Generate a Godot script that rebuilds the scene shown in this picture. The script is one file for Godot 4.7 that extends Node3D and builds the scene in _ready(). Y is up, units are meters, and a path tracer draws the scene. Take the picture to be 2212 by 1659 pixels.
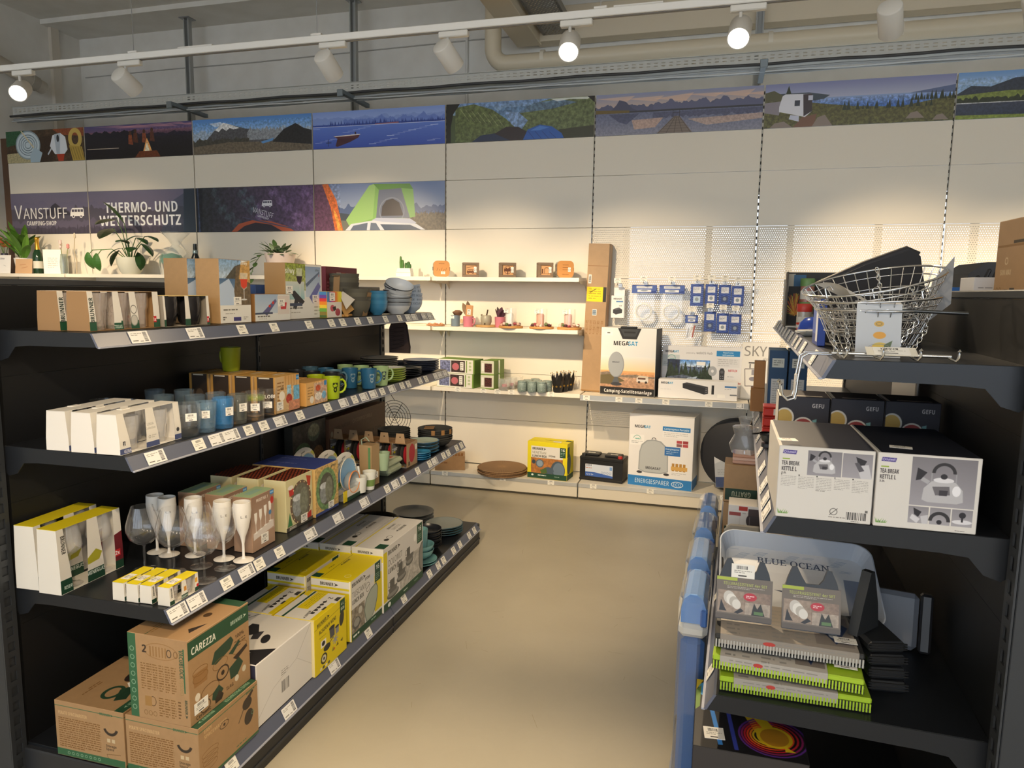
extends Node3D

# ------------------------------------------------------------------ drawing flat print
class Cv:
	var im: Image
	var w := 0
	var h := 0
	var o := Vector2.ZERO
	var s := Vector2.ONE
	var clip: Rect2i
	static var fonts := {}
	func _init(pw: int, ph: int, c: Color, on: Image = null):
		w = pw; h = ph
		im = on if on else Image.create(pw, ph, false, Image.FORMAT_RGBA8)
		clip = Rect2i(0, 0, pw, ph)
		if not on: im.fill(c)
	func view(x: float, y: float, sc: float) -> void:
		o = Vector2(x, y); s = Vector2(sc, sc)
	func rect(x: float, y: float, rw: float, rh: float, c: Color) -> void:
		var a := Vector2(x, y) * s + o
		var b := Vector2(x + rw, y + rh) * s + o
		im.fill_rect(Rect2i(Rect2(a.round(), (b.round() - a.round()).max(Vector2.ONE))).intersection(clip), c)
	func grad(x: float, y: float, rw: float, rh: float, c0: Color, c1: Color, across := false) -> void:
		var a := (Vector2(x, y) * s + o).round()
		var b := (Vector2(x + rw, y + rh) * s + o).round()
		var n := int(b.x - a.x) if across else int(b.y - a.y)
		for k in n:
			var c := c0.lerp(c1, (k + .5) / n)
			if across: im.fill_rect(Rect2i(int(a.x) + k, int(a.y), 1, int(b.y - a.y)).intersection(clip), c)
			else: im.fill_rect(Rect2i(int(a.x), int(a.y) + k, int(b.x - a.x), 1).intersection(clip), c)
	func raw(cons: Array, c: Color) -> void:   # even-odd, pixels
		var y0 := 1e9
		var y1 := -1e9
		for p in cons:
			for q in p:
				y0 = minf(y0, q.y); y1 = maxf(y1, q.y)
		var a := maxi(clip.position.y, int(floor(y0)))
		var b := mini(clip.end.y - 1, int(floor(y1)))
		for y in range(a, b + 1):
			var cov := {}
			for sub in 3:
				var yy := y + (sub + .5) / 3.0
				var xs: Array[float] = []
				for p in cons:
					var n: int = p.size()
					for k in n:
						var u: Vector2 = p[k]
						var v: Vector2 = p[(k + 1) % n]
						if (u.y <= yy) != (v.y <= yy):
							xs.append(u.x + (yy - u.y) / (v.y - u.y) * (v.x - u.x))
				xs.sort()
				for k in range(0, xs.size() - 1, 2):
					var xa := clampf(xs[k], clip.position.x, clip.end.x)
					var xb := clampf(xs[k + 1], clip.position.x, clip.end.x)
					if xb <= xa: continue
					var ia := int(xa)
					var ib := int(xb)
					if ia == ib:
						cov[ia] = cov.get(ia, 0.0) + xb - xa
					else:
						cov[ia] = cov.get(ia, 0.0) + ia + 1 - xa
						if ib < clip.end.x: cov[ib] = cov.get(ib, 0.0) + xb - ib
						for x in range(ia + 1, ib): cov[x] = cov.get(x, 0.0) + 1.0
			for x in cov:
				if x >= clip.position.x and x < clip.end.x:
					var t := minf(1.0, cov[x] / 3.0) * c.a
					im.set_pixel(x, y, c if t > .99 else im.get_pixel(x, y).lerp(Color(c, 1), t))
	func poly(pts: Array, c: Color) -> void:
		var p := PackedVector2Array()
		for k in range(0, pts.size(), 2): p.append(Vector2(pts[k], pts[k + 1]) * s + o)
		raw([p], c)
	func oval(x: float, y: float, rx: float, ry: float, turn := 0.0, n := 28) -> PackedVector2Array:
		var p := PackedVector2Array()
		for k in n:
			p.append((Vector2(x, y) + (Vector2(cos(TAU * k / n) * rx, sin(TAU * k / n) * ry)).rotated(turn)) * s + o)
		return p
	func ell(x: float, y: float, rx: float, ry: float, c: Color, turn := 0.0) -> void:
		raw([oval(x, y, rx, ry, turn)], c)
	func ring(x: float, y: float, rx: float, ry: float, t: float, c: Color, turn := 0.0) -> void:
		raw([oval(x, y, rx, ry, turn), oval(x, y, rx - t, ry - t, turn)], c)
	func line(x0: float, y0: float, x1: float, y1: float, t: float, c: Color) -> void:
		var d := (Vector2(x1 - x0, y1 - y0)).normalized().orthogonal() * t / 2
		poly([x0 + d.x, y0 + d.y, x1 + d.x, y1 + d.y, x1 - d.x, y1 - d.y, x0 - d.x, y0 - d.y], c)
	func arc(x: float, y: float, r: float, t: float, a0: float, a1: float, c: Color) -> void:
		var p := []
		for k in 17:
			var a := lerpf(a0, a1, k / 16.0)
			p.append_array([x + cos(a) * r, y + sin(a) * r])
		for k in 17:
			var a := lerpf(a1, a0, k / 16.0)
			p.append_array([x + cos(a) * (r - t), y + sin(a) * (r - t)])
		poly(p, c)
	# text: size is cap height; at 0 left, .5 centre, 1 right; turn in radians; fit > 0 squeezes to that width
	func text(txt: String, x: float, y: float, size: float, c: Color, bold := false, at := 0.0, turn := 0.0, fit := 0.0, face := "Droid Sans", slant := 0.0) -> void:
		var key := face + str(int(bold))
		if not fonts.has(key):
			var f := SystemFont.new()
			f.font_names = PackedStringArray([face]); f.font_weight = 700 if bold else 400
			fonts[key] = f
		var ts := TextServerManager.get_primary_interface()
		var rid: RID = fonts[key].get_rids()[0]
		var glyphs := []
		var pen := 0.0
		for ch in txt:
			var gi := ts.font_get_glyph_index(rid, 64, ch.unicode_at(0), 0)
			var d: Dictionary = ts.font_get_glyph_contours(rid, 64, gi)
			if d.has("points"):
				var start := 0
				for e in d.contours:
					var raw_pts: Array = d.points.slice(start, e + 1)
					start = e + 1
					glyphs.append([pen, raw_pts])
			pen += ts.font_get_glyph_advance(rid, 64, gi).x
		var k := size / 46.0
		var kx := k if fit <= 0 else minf(k, fit / maxf(pen, 1))
		var all := []
		for g in glyphs:
			var pts := PackedVector2Array()
			var q: Array = g[1]
			var n := q.size()
			for j in n:
				var a: Vector3 = q[j]
				var b: Vector3 = q[(j + 1) % n]
				var va := Vector2(a.x, a.y)
				var vb := Vector2(b.x, b.y)
				if int(a.z) == 1:
					pts.append(va)
				else:
					var pr: Vector3 = q[(j - 1 + n) % n]
					var st := Vector2(pr.x, pr.y) if int(pr.z) == 1 else (Vector2(pr.x, pr.y) + va) / 2
					var en := vb if int(b.z) == 1 else (va + vb) / 2
					for u in [.33, .67]:
						pts.append(st.lerp(va, u).lerp(va.lerp(en, u), u))
					if int(b.z) != 1: pts.append(en)
			var tr := PackedVector2Array()
			for p in pts:
				var l := Vector2((g[0] + p.x - at * pen) * kx - p.y * k * slant, p.y * k).rotated(turn)
				tr.append((Vector2(x, y) + l) * s + o)
			all.append(tr)
		if all: raw(all, c)
	func greek(x: float, y: float, rw: float, n: int, dy: float, c: Color, seed_ := 1, t := .45) -> void:
		var rng := RandomNumberGenerator.new(); rng.seed = seed_
		for k in n:
			var e := x
			var lim := x + rw * (1.0 if k < n - 1 else .6)
			while e < lim:
				var l := minf(rng.randf_range(.6, 2.2) * dy, lim - e)
				rect(e, y + k * dy, l, dy * t, c)
				e += l + dy * .35
	func bars(x: float, y: float, rw: float, rh: float, c: Color, upright := true) -> void:
		var rng := RandomNumberGenerator.new(); rng.seed = 7
		var e := 0.0
		var lim := rw if upright else rh
		while e < lim:
			var t := rng.randf_range(.02, .055) * lim
			if upright: rect(x + e, y, t, rh, c)
			else: rect(x, y + e, rw, t, c)
			e += t + rng.randf_range(.02, .06) * lim
	func speck(x: float, y: float, rw: float, rh: float, amount: float, freq: float, seed_ := 1) -> void:   # tone noise of a photographed texture
		var f := FastNoiseLite.new(); f.seed = seed_; f.frequency = freq; f.fractal_octaves = 5; f.fractal_gain = .65
		var a := (Vector2(x, y) * s + o).max(clip.position)
		var b := (Vector2(x + rw, y + rh) * s + o).min(clip.end)
		for py in range(int(a.y), int(b.y)):
			for px in range(int(a.x), int(b.x)):
				var t := 1.0 + f.get_noise_2d(px, py) * amount * .6
				var c := im.get_pixel(px, py)
				im.set_pixel(px, py, Color(minf(c.r * t, 1), minf(c.g * t, 1), minf(c.b * t, 1)))
	func ridge(x: float, rw: float, base: float, y: float, amp: float, freq: float, seed_: int, c: Color, fine := 0.5) -> void:   # a mountain range
		var f := FastNoiseLite.new(); f.seed = seed_; f.frequency = freq; f.fractal_octaves = 5; f.fractal_gain = fine; f.noise_type = FastNoiseLite.TYPE_PERLIN
		var p := [x, base]
		for k in 121:
			var u := x + rw * k / 120.0
			p.append_array([u, y - amp * (f.get_noise_1d(u * 100.0) * 1.6)])
		p.append_array([x + rw, base])
		poly(p, c)
	func firs(x: float, rw: float, base: float, hh: float, n: int, seed_: int, c: Color) -> void:
		var rng := RandomNumberGenerator.new(); rng.seed = seed_
		for k in n:
			var u := x + rw * (k + rng.randf()) / n
			var t := hh * rng.randf_range(.5, 1.1)
			poly([u - t * .2, base, u, base - t, u + t * .2, base], c)
	func tex() -> ImageTexture:
		return ImageTexture.create_from_image(im)

# ------------------------------------------------------------------ geometry collector
class G:
	var v := PackedVector3Array()
	var n := PackedVector3Array()
	var t := PackedVector2Array()
	var i := PackedInt32Array()
	var X := Transform3D.IDENTITY
	func vert(p: Vector3, nn: Vector3, uv := Vector2.ZERO) -> int:
		v.append(X * p); n.append((X.basis * nn).normalized()); t.append(uv)
		return v.size() - 1
	func tri(a: int, b: int, c: int) -> void:   # counter-clockwise from outside
		i.append(a); i.append(c); i.append(b)
	func quad(a: Vector3, b: Vector3, c: Vector3, d: Vector3, ua := Vector2(0, 1), ub := Vector2(1, 1), uc := Vector2(1, 0), ud := Vector2(0, 0)) -> void:
		var nn := (b - a).cross(c - a)
		if nn.length() < 1e-12: nn = (c - a).cross(d - a)
		nn = nn.normalized()
		var k := vert(a, nn, ua)
		vert(b, nn, ub); vert(c, nn, uc); vert(d, nn, ud)
		tri(k, k + 1, k + 2); tri(k, k + 2, k + 3)
	func face(p: Array, uv := Vector2.ZERO) -> void:   # flat convex fan, counter-clockwise
		var nn: Vector3 = ((p[1] - p[0]).cross(p[2] - p[0])).normalized()
		var k := v.size()
		for q in p: vert(q, nn, uv)
		for j in range(1, p.size() - 1): tri(k, k + j, k + j + 1)
	# box, centred on x and z, standing on y=0 (or centred with mid); b = chamfer
	func box(c: Vector3, sz: Vector3, b := 0.0, uvs := {}) -> void:
		var hx := sz / 2
		b = minf(b, minf(hx.x, minf(hx.y, hx.z)) * .9)
		var axes := [[Vector3.RIGHT, Vector3.FORWARD, Vector3.UP, "r"], [Vector3.LEFT, Vector3.BACK, Vector3.UP, "l"], [Vector3.BACK, Vector3.RIGHT, Vector3.UP, "n"], [Vector3.FORWARD, Vector3.LEFT, Vector3.UP, "f"], [Vector3.UP, Vector3.RIGHT, Vector3.FORWARD, "t"], [Vector3.DOWN, Vector3.RIGHT, Vector3.BACK, "b"]]
		for a in axes:
			var nn: Vector3 = a[0]
			var u: Vector3 = a[1]
			var w: Vector3 = a[2]
			var hu := (u.abs() * hx).length() - b
			var hw := (w.abs() * hx).length() - b
			var m: Vector3 = c + nn * (nn.abs() * hx).length()
			var r: Rect2 = uvs.get(a[3], uvs.get("*", Rect2(0, 0, 1, 1)))
			var e := r.end
			var q := [Vector2(r.position.x, e.y), e, Vector2(e.x, r.position.y), r.position]
			if a[3] == "t" and uvs.has("aisle"): q = [q[1], q[2], q[3], q[0]] if uvs.aisle > 0 else [q[3], q[0], q[1], q[2]]
			quad(m - u * hu - w * hw, m + u * hu - w * hw, m + u * hu + w * hw, m - u * hu + w * hw, q[0], q[1], q[2], q[3])
		if b > 0:
			var pl: Vector2 = uvs.get("plain", Vector2.ZERO)
			var ds := [Vector3.RIGHT, Vector3.UP, Vector3.BACK]
			for x in 3:   # edges along axis x
				var al: Vector3 = ds[x]
				var p1: Vector3 = ds[(x + 1) % 3]
				var p2: Vector3 = ds[(x + 2) % 3]
				var hl := hx[x] - b
				for s1 in [-1, 1]:
					for s2 in [-1, 1]:
						var q1: Vector3 = c + p1 * s1 * hx[(x + 1) % 3] + p2 * s2 * (hx[(x + 2) % 3] - b)
						var q2: Vector3 = c + p1 * s1 * (hx[(x + 1) % 3] - b) + p2 * s2 * hx[(x + 2) % 3]
						var pts := [q1 - al * hl, q1 + al * hl, q2 + al * hl, q2 - al * hl]
						var nn: Vector3 = (pts[1] - pts[0]).cross(pts[2] - pts[0])
						if nn.dot(p1 * s1 + p2 * s2) < 0: pts.reverse()
						face(pts, pl)
			for sx in [-1, 1]:
				for sy in [-1, 1]:
					for sz_ in [-1, 1]:
						var sg := Vector3(sx, sy, sz_)
						var pts := [c + sg * (hx - Vector3(0, b, b)), c + sg * (hx - Vector3(b, 0, b)), c + sg * (hx - Vector3(b, b, 0))]
						if (pts[1] - pts[0]).cross(pts[2] - pts[0]).dot(sg) < 0: pts.reverse()
						face(pts, pl)
	func lathe(prof: Array, seg := 24, c := Vector3.ZERO, squash := 1.0, lobes := 0, lobe := 0.0, uvw := 1.0) -> void:   # prof: r, y pairs from the bottom outside round to the top inside
		var p: Array[Vector2] = []
		for k in range(0, prof.size(), 2): p.append(Vector2(prof[k], prof[k + 1]))
		var m := p.size()
		var tot := 0.0
		var acc := [0.0]
		for k in m - 1:
			tot += p[k].distance_to(p[k + 1]); acc.append(tot)
		for k in m - 1:
			var d := p[k + 1] - p[k]
			if d.length() < 1e-7: continue
			var n0 := Vector2(d.y, -d.x).normalized()
			var na := n0
			var nb := n0
			if k > 0:
				var e := p[k] - p[k - 1]
				var q := Vector2(e.y, -e.x).normalized()
				if q.dot(n0) > .6: na = (q + n0).normalized()
			if k < m - 2:
				var e := p[k + 2] - p[k + 1]
				var q := Vector2(e.y, -e.x).normalized()
				if q.dot(n0) > .6: nb = (q + n0).normalized()
			var st := v.size()
			for j in seg + 1:
				var a := TAU * j / seg
				var cs := cos(a)
				var sn := sin(a)
				var lb := 1.0 + lobe * (cos(a * lobes) if lobes > 0 else 0.0)
				vert(c + Vector3(cs * p[k].x * lb, p[k].y, sn * p[k].x * squash * lb), Vector3(cs * na.x, na.y, sn * na.x), Vector2(uvw * (1.0 - float(j) / seg), 1.0 - acc[k] / tot))
				vert(c + Vector3(cs * p[k + 1].x * lb, p[k + 1].y, sn * p[k + 1].x * squash * lb), Vector3(cs * nb.x, nb.y, sn * nb.x), Vector2(uvw * (1.0 - float(j) / seg), 1.0 - acc[k + 1] / tot))
			for j in seg:
				var q := st + j * 2
				tri(q, q + 1, q + 3); tri(q, q + 3, q + 2)
	func tube(pts: Array, r: float, seg := 6, closed := false, r2 := -1.0) -> void:
		var m := pts.size()
		var st := v.size()
		var up := Vector3.UP
		for k in m:
			var a: Vector3 = pts[(k - 1 + m) % m] if closed or k > 0 else pts[k]
			var b: Vector3 = pts[(k + 1) % m] if closed or k < m - 1 else pts[k]
			var d := (b - a).normalized()
			if absf(d.dot(up)) > .95: up = Vector3.RIGHT if absf(d.x) < .8 else Vector3.BACK
			var x := d.cross(up).normalized()
			up = x.cross(d).normalized()
			var rr := r if r2 < 0 else lerpf(r, r2, float(k) / (m - 1))
			for j in seg:
				var w := x * cos(TAU * j / seg) + up * sin(TAU * j / seg)
				vert(pts[k] + w * rr, w)
		for k in (m if closed else m - 1):
			for j in seg:
				var a := st + k * seg + j
				var b := st + k * seg + (j + 1) % seg
				var c := st + ((k + 1) % m) * seg + j
				var d := st + ((k + 1) % m) * seg + (j + 1) % seg
				tri(a, d, b); tri(a, c, d)
		if not closed:
			var c0 := []
			var c1 := []
			for j in seg:
				c0.append(v[st + j]); c1.append(v[st + (m - 1) * seg + seg - 1 - j])
			var keep := X
			X = Transform3D.IDENTITY
			face(c0); face(c1)
			X = keep
	func prism(pts: Array, z0: float, z1: float, uvr := Rect2(), plain := Vector2.ZERO) -> void:   # outline x,y counter-clockwise, extruded from z0 to z1; front at z1
		var p := PackedVector2Array()
		for k in range(0, pts.size(), 2): p.append(Vector2(pts[k], pts[k + 1]))
		if Geometry2D.is_polygon_clockwise(p): p.reverse()   # Godot calls clockwise in y-up what is counter-clockwise in y-down
		var lo := p[0]
		var hi := p[0]
		for q in p:
			lo = lo.min(q); hi = hi.max(q)
		var tris := Geometry2D.triangulate_polygon(p)
		var area := 0.0
		for k in p.size(): area += p[k].cross(p[(k + 1) % p.size()])
		for side in 2:
			var st := v.size()
			for q in p:
				var uv := plain
				if uvr.size.x > 0 and side == 0:
					var u := (q - lo) / (hi - lo)
					uv = uvr.position + Vector2(u.x, 1 - u.y) * uvr.size
				vert(Vector3(q.x, q.y, z1 if side == 0 else z0), Vector3(0, 0, 1 if side == 0 else -1), uv)
			for k in range(0, tris.size(), 3):
				var a := p[tris[k]]
				var b := p[tris[k + 1]]
				var c := p[tris[k + 2]]
				var ccw := (b - a).cross(c - a) > 0
				if ccw == (side == 0): tri(st + tris[k], st + tris[k + 1], st + tris[k + 2])
				else: tri(st + tris[k], st + tris[k + 2], st + tris[k + 1])
		for k in p.size():
			var a := p[k]
			var b := p[(k + 1) % p.size()]
			if area < 0: quad(Vector3(b.x, b.y, z1), Vector3(b.x, b.y, z0), Vector3(a.x, a.y, z0), Vector3(a.x, a.y, z1), plain, plain, plain, plain)
			else: quad(Vector3(a.x, a.y, z1), Vector3(a.x, a.y, z0), Vector3(b.x, b.y, z0), Vector3(b.x, b.y, z1), plain, plain, plain, plain)
	func ball(c: Vector3, r: float, seg := 10) -> void:
		var pr := []
		for k in seg / 2 + 1:
			var a := -PI / 2 + PI * k / (seg / 2)
			pr.append_array([maxf(cos(a) * r, 0.00001), sin(a) * r])
		lathe(pr, seg, c)
	func mesh() -> ArrayMesh:
		var m := ArrayMesh.new()
		var a := []
		a.resize(Mesh.ARRAY_MAX)
		a[Mesh.ARRAY_VERTEX] = v; a[Mesh.ARRAY_NORMAL] = n; a[Mesh.ARRAY_TEX_UV] = t; a[Mesh.ARRAY_INDEX] = i
		m.add_surface_from_arrays(Mesh.PRIMITIVE_TRIANGLES, a)
		return m

# ------------------------------------------------------------------ printed cartons: their faces share a few large textures
class Page:
	const SIDE := 2048
	static var pages: Array = []
	var im: Image
	var x := 0
	var y := 0
	var row := 0
	var mats := {}
	static func room(w: int, h: int) -> Array:
		for p in pages:
			if p.x + w > SIDE and p.y + p.row + h <= SIDE:
				p.x = 0; p.y += p.row; p.row = 0
			if p.x + w <= SIDE and p.y + h <= SIDE:
				var at := Vector2i(p.x, p.y)
				p.x += w; p.row = maxi(p.row, h)
				return [p, at]
		var n := Page.new()
		n.im = Image.create(SIDE, SIDE, false, Image.FORMAT_RGBA8)
		n.im.fill(Color(.5, .5, .5))
		pages.append(n)
		return room(w, h)
	func mat(rough: float) -> StandardMaterial3D:
		if not mats.has(rough):
			var m := StandardMaterial3D.new()
			m.roughness = rough; m.texture_repeat = false
			mats[rough] = m
		return mats[rough]
	static func finish() -> void:
		for p in pages:
			var t := ImageTexture.create_from_image(p.im)
			for m in p.mats.values(): m.albedo_texture = t

class Carton:
	var sz: Vector3
	var cv: Cv
	var uvs := {}
	var at := {}
	var d: float
	var bevel := 0.0015
	var mesh_: ArrayMesh
	var page: Page
	func _init(size: Vector3, faces: String, base: Color, dens := 900.0):
		sz = size; d = dens
		var x := 8
		var hh := 10
		var dims := {"n": Vector2(sz.x, sz.y), "f": Vector2(sz.x, sz.y), "r": Vector2(sz.z, sz.y), "l": Vector2(sz.z, sz.y), "t": Vector2(sz.x, sz.z), "T": Vector2(sz.z, sz.x)}
		var rects := {}
		for f in faces:
			var q: Vector2 = (dims[f] * d).ceil()
			rects[f] = Rect2(x, 0, q.x, q.y)
			x += int(q.x) + 2; hh = maxi(hh, int(q.y) + 2)
		var got: Array = Page.room(x, hh)
		page = got[0]
		var org := Vector2(got[1])
		page.im.fill_rect(Rect2i(got[1], Vector2i(x, hh)), base)
		cv = Cv.new(Page.SIDE, Page.SIDE, base, page.im)
		var px := Vector2.ONE / Page.SIDE
		uvs["*"] = Rect2((org + Vector2(2, 2)) * px, Vector2(3, 3) * px)
		uvs["plain"] = (org + Vector2(4, 4)) * px
		for f in faces:
			var r: Rect2 = rects[f]
			r.position += org
			at[f] = r
			var uv := Rect2((r.position + Vector2(.5, .5)) * px, (r.size - Vector2.ONE) * px)
			if f == "T":
				uvs["t"] = uv; uvs["aisle"] = 1
			else: uvs[f] = uv
	func on(f: String) -> Cv:   # centimetres from the face's upper left corner
		var r: Rect2 = at[f]
		cv.view(r.position.x, r.position.y, d / 100.0)
		cv.clip = Rect2i(r)
		return cv
	func mesh() -> ArrayMesh:
		if not mesh_:
			var g := G.new()
			g.box(Vector3(0, sz.y / 2, 0), sz, bevel, uvs)
			mesh_ = g.mesh()
		return mesh_
	func mat(rough := .55) -> StandardMaterial3D:
		return page.mat(rough)

# ------------------------------------------------------------------ scene helpers
var names := {}
var mats := {}

func numbered(called: String) -> String:
	var k: int = names.get(called, 0)
	names[called] = k + 1
	return called if k == 0 else "%s_%03d" % [called, k]

func V(x: float, y: float, z: float) -> Vector3:
	return Vector3(x, y, z)

func C(hex: String) -> Color:
	return Color.html(hex)

func mt(hex: String, rough := .6, metal := 0.0) -> StandardMaterial3D:
	var key := "%s/%s/%s" % [hex, rough, metal]
	if not mats.has(key):
		var m := StandardMaterial3D.new()
		m.albedo_color = Color.html(hex); m.roughness = rough; m.metallic = metal
		mats[key] = m
	return mats[key]

func glass(hex: String, a := .05, thin := false) -> StandardMaterial3D:
	var key := "glass%s%s%s" % [hex, a, thin]
	if not mats.has(key):
		var m := StandardMaterial3D.new()
		m.albedo_color = Color(Color.html(hex), a); m.roughness = .02
		m.transparency = BaseMaterial3D.TRANSPARENCY_ALPHA
		if not thin:
			m.refraction_enabled = true; m.refraction_scale = .05
		mats[key] = m
	return mats[key]

func tag(o: Node3D, label: String, category: String, group := "", kind := "") -> Node3D:
	if label: o.set_meta("label", label)
	if category: o.set_meta("category", category)
	if group: o.set_meta("group", group)
	if kind: o.set_meta("kind", kind)
	return o

func base(called: String, label: String, category: String, at := Vector3.ZERO, turn := 0.0, group := "") -> Node3D:
	var o := Node3D.new()
	o.name = numbered(called); add_child(o)
	o.position = at; o.rotation.y = turn
	tag(o, label, category, group)
	return o

func one(called: String, label: String, category: String, mesh: Mesh, m: Material, at := Vector3.ZERO, turn := 0.0, group := "") -> MeshInstance3D:
	var o := MeshInstance3D.new()
	o.name = numbered(called); o.mesh = mesh; o.material_override = m; add_child(o)
	o.position = at; o.rotation.y = turn
	tag(o, label, category, group)
	return o

func part(parent: Node3D, called: String, mesh: Mesh, m: Material, at := Vector3.ZERO, rot := Vector3.ZERO) -> MeshInstance3D:
	var o := MeshInstance3D.new()
	o.name = called; o.mesh = mesh; o.material_override = m
	parent.add_child(o, true)
	o.position = at; o.rotation = rot
	return o

func struct(called: String, mesh: Mesh, m: Material, at := Vector3.ZERO) -> MeshInstance3D:
	var o := MeshInstance3D.new()
	o.name = called; o.mesh = mesh; o.material_override = m; add_child(o)
	o.position = at; o.set_meta("kind", "structure")
	return o

func copy(o: Node3D, label: String, at: Vector3, turn := 0.0) -> Node3D:
	var c: Node3D = o.duplicate()
	c.name = numbered(o.name.rstrip("0123456789").trim_suffix("_"))
	add_child(c)
	c.position = at; c.rotation.y = turn
	c.set_meta("label", label)
	return c

func bm(sz: Vector3, b := 0.0, c := Vector3.ZERO) -> ArrayMesh:
	var key := "bm%s%s%s" % [sz, b, c]
	if not mats.has(key):
		var g := G.new(); g.box(c, sz, b); mats[key] = g.mesh()
	return mats[key]

func lm(prof: Array, seg := 24, squash := 1.0) -> ArrayMesh:
	var g := G.new(); g.lathe(prof, seg, Vector3.ZERO, squash)
	return g.mesh()

func tm(pts: Array, r: float, seg := 6, closed := false) -> ArrayMesh:
	var g := G.new(); g.tube(pts, r, seg, closed)
	return g.mesh()

func texmat(cv: Cv, rough := .5) -> StandardMaterial3D:
	var m := StandardMaterial3D.new()
	m.albedo_texture = cv.tex(); m.roughness = rough; m.texture_repeat = false
	return m

func carton(called: String, label: String, category: String, c: Carton, at: Vector3, turn := 0.0, group := "", rough := .55) -> MeshInstance3D:
	return one(called, label, category, c.mesh(), c.mat(rough), at, turn, group)

var sticker_m: StandardMaterial3D
func sticker(parent: Node3D, at: Vector3, rot: Vector3, w := .05, h := .032) -> void:
	if not sticker_m:
		var cv := Cv.new(100, 64, C("efece4"))
		cv.bars(22, 8, 46, 16, C("2a2a2a")); cv.greek(12, 30, 76, 2, 8, C("8d8a84"), 3, .4); cv.rect(30, 51, 36, 6, C("44423f"))
		sticker_m = texmat(cv, .5)
	part(parent, "price_sticker", bm(Vector3(w, h, .0008)), sticker_m, at, rot)

# ------------------------------------------------------------------ camera, light, building
const SEAMS := [-6.975, -5.985, -4.735, -3.485, -2.235, -0.985, 0.265, 1.515, 2.765]
const WZ := -5.757          # front of the wall shelving panels
const W1 := 1.737
const W2 := 1.336
const W3 := 0.84
const W0 := 0.135
const S1 := 1.487
const S2 := 1.128
const S3 := 0.674
const S0 := 0.140
const NEAR := -1.65         # near end of both gondolas
const FAR := -4.235
const RX := 0.611           # spine of the right gondola at its near end
const RT := -0.034          # its turn

func light_setup() -> void:
	var cam := Camera3D.new()
	cam.name = "camera"; add_child(cam)
	cam.position = Vector3(0, 1.62, 0)
	cam.rotation = Vector3(deg_to_rad(-7.34), deg_to_rad(15.83), deg_to_rad(.79))
	cam.fov = rad_to_deg(2.0 * atan(829.5 / 1540.0))
	cam.current = true
	var we := WorldEnvironment.new()
	we.name = "world"
	var e := Environment.new()
	e.background_mode = Environment.BG_COLOR
	e.background_color = C("d6e2f0")
	e.background_energy_multiplier = 3.4
	e.tonemap_mode = Environment.TONE_MAPPER_LINEAR
	e.tonemap_exposure = 1.0
	e.sdfgi_enabled = true; e.ssao_enabled = true; e.ssil_enabled = true
	we.environment = e
	add_child(we)

const WARM := Color(1.0, .89, .73)

func spotlight(label: String, at: Vector3, aim: Vector3, energy: float, cone := 27.0) -> void:
	var t := base("track_spotlight", label, "spotlight", at, 0, "cylindrical spotlights on the ceiling track")
	part(t, "adapter", bm(Vector3(.15, .028, .032), .004), mt("d9d6cf", .5), Vector3(.03, -.016, 0))
	part(t, "stem", lm([.0001, -.075, .008, -.075, .008, -.03, .0001, -.03], 10), mt("c9c6bf", .5))
	var d := (aim - (at + Vector3(0, -.11, 0))).normalized()
	var b := Basis.looking_at(d, Vector3.UP if absf(d.y) < .95 else Vector3.RIGHT)   # -z to the aim
	b = b * Basis(Vector3.RIGHT, -PI / 2)   # lathe axis y now along the aim (downwards = +aim)
	var head := part(t, "lamp_head", lm([.0001, -.062, .043, -.062, .048, -.057, .048, .068, .044, .068, .044, .058, .0001, .058], 28), mt("cfccc5", .45), Vector3(0, -.11, 0))
	head.basis = b
	var gl := StandardMaterial3D.new()
	gl.albedo_color = Color(1, 1, 1); gl.emission_enabled = true; gl.emission = Color(1, .95, .88); gl.emission_energy_multiplier = 5.0
	part(head, "lamp_lens", lm([.0001, .0585, .043, .0585, .043, .061, .0001, .061], 24), gl)
	var l := SpotLight3D.new()
	l.name = "beam"
	t.add_child(l)
	l.position = Vector3(0, -.11, 0) + d * .075
	l.basis = Basis.looking_at(d, Vector3.UP if absf(d.y) < .95 else Vector3.RIGHT)
	l.light_color = WARM; l.light_energy = energy; l.spot_range = 20.0; l.spot_attenuation = 2.0; l.spot_angle = cone; l.spot_angle_attenuation = 1.0
	l.light_size = .04; l.shadow_enabled = true

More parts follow.
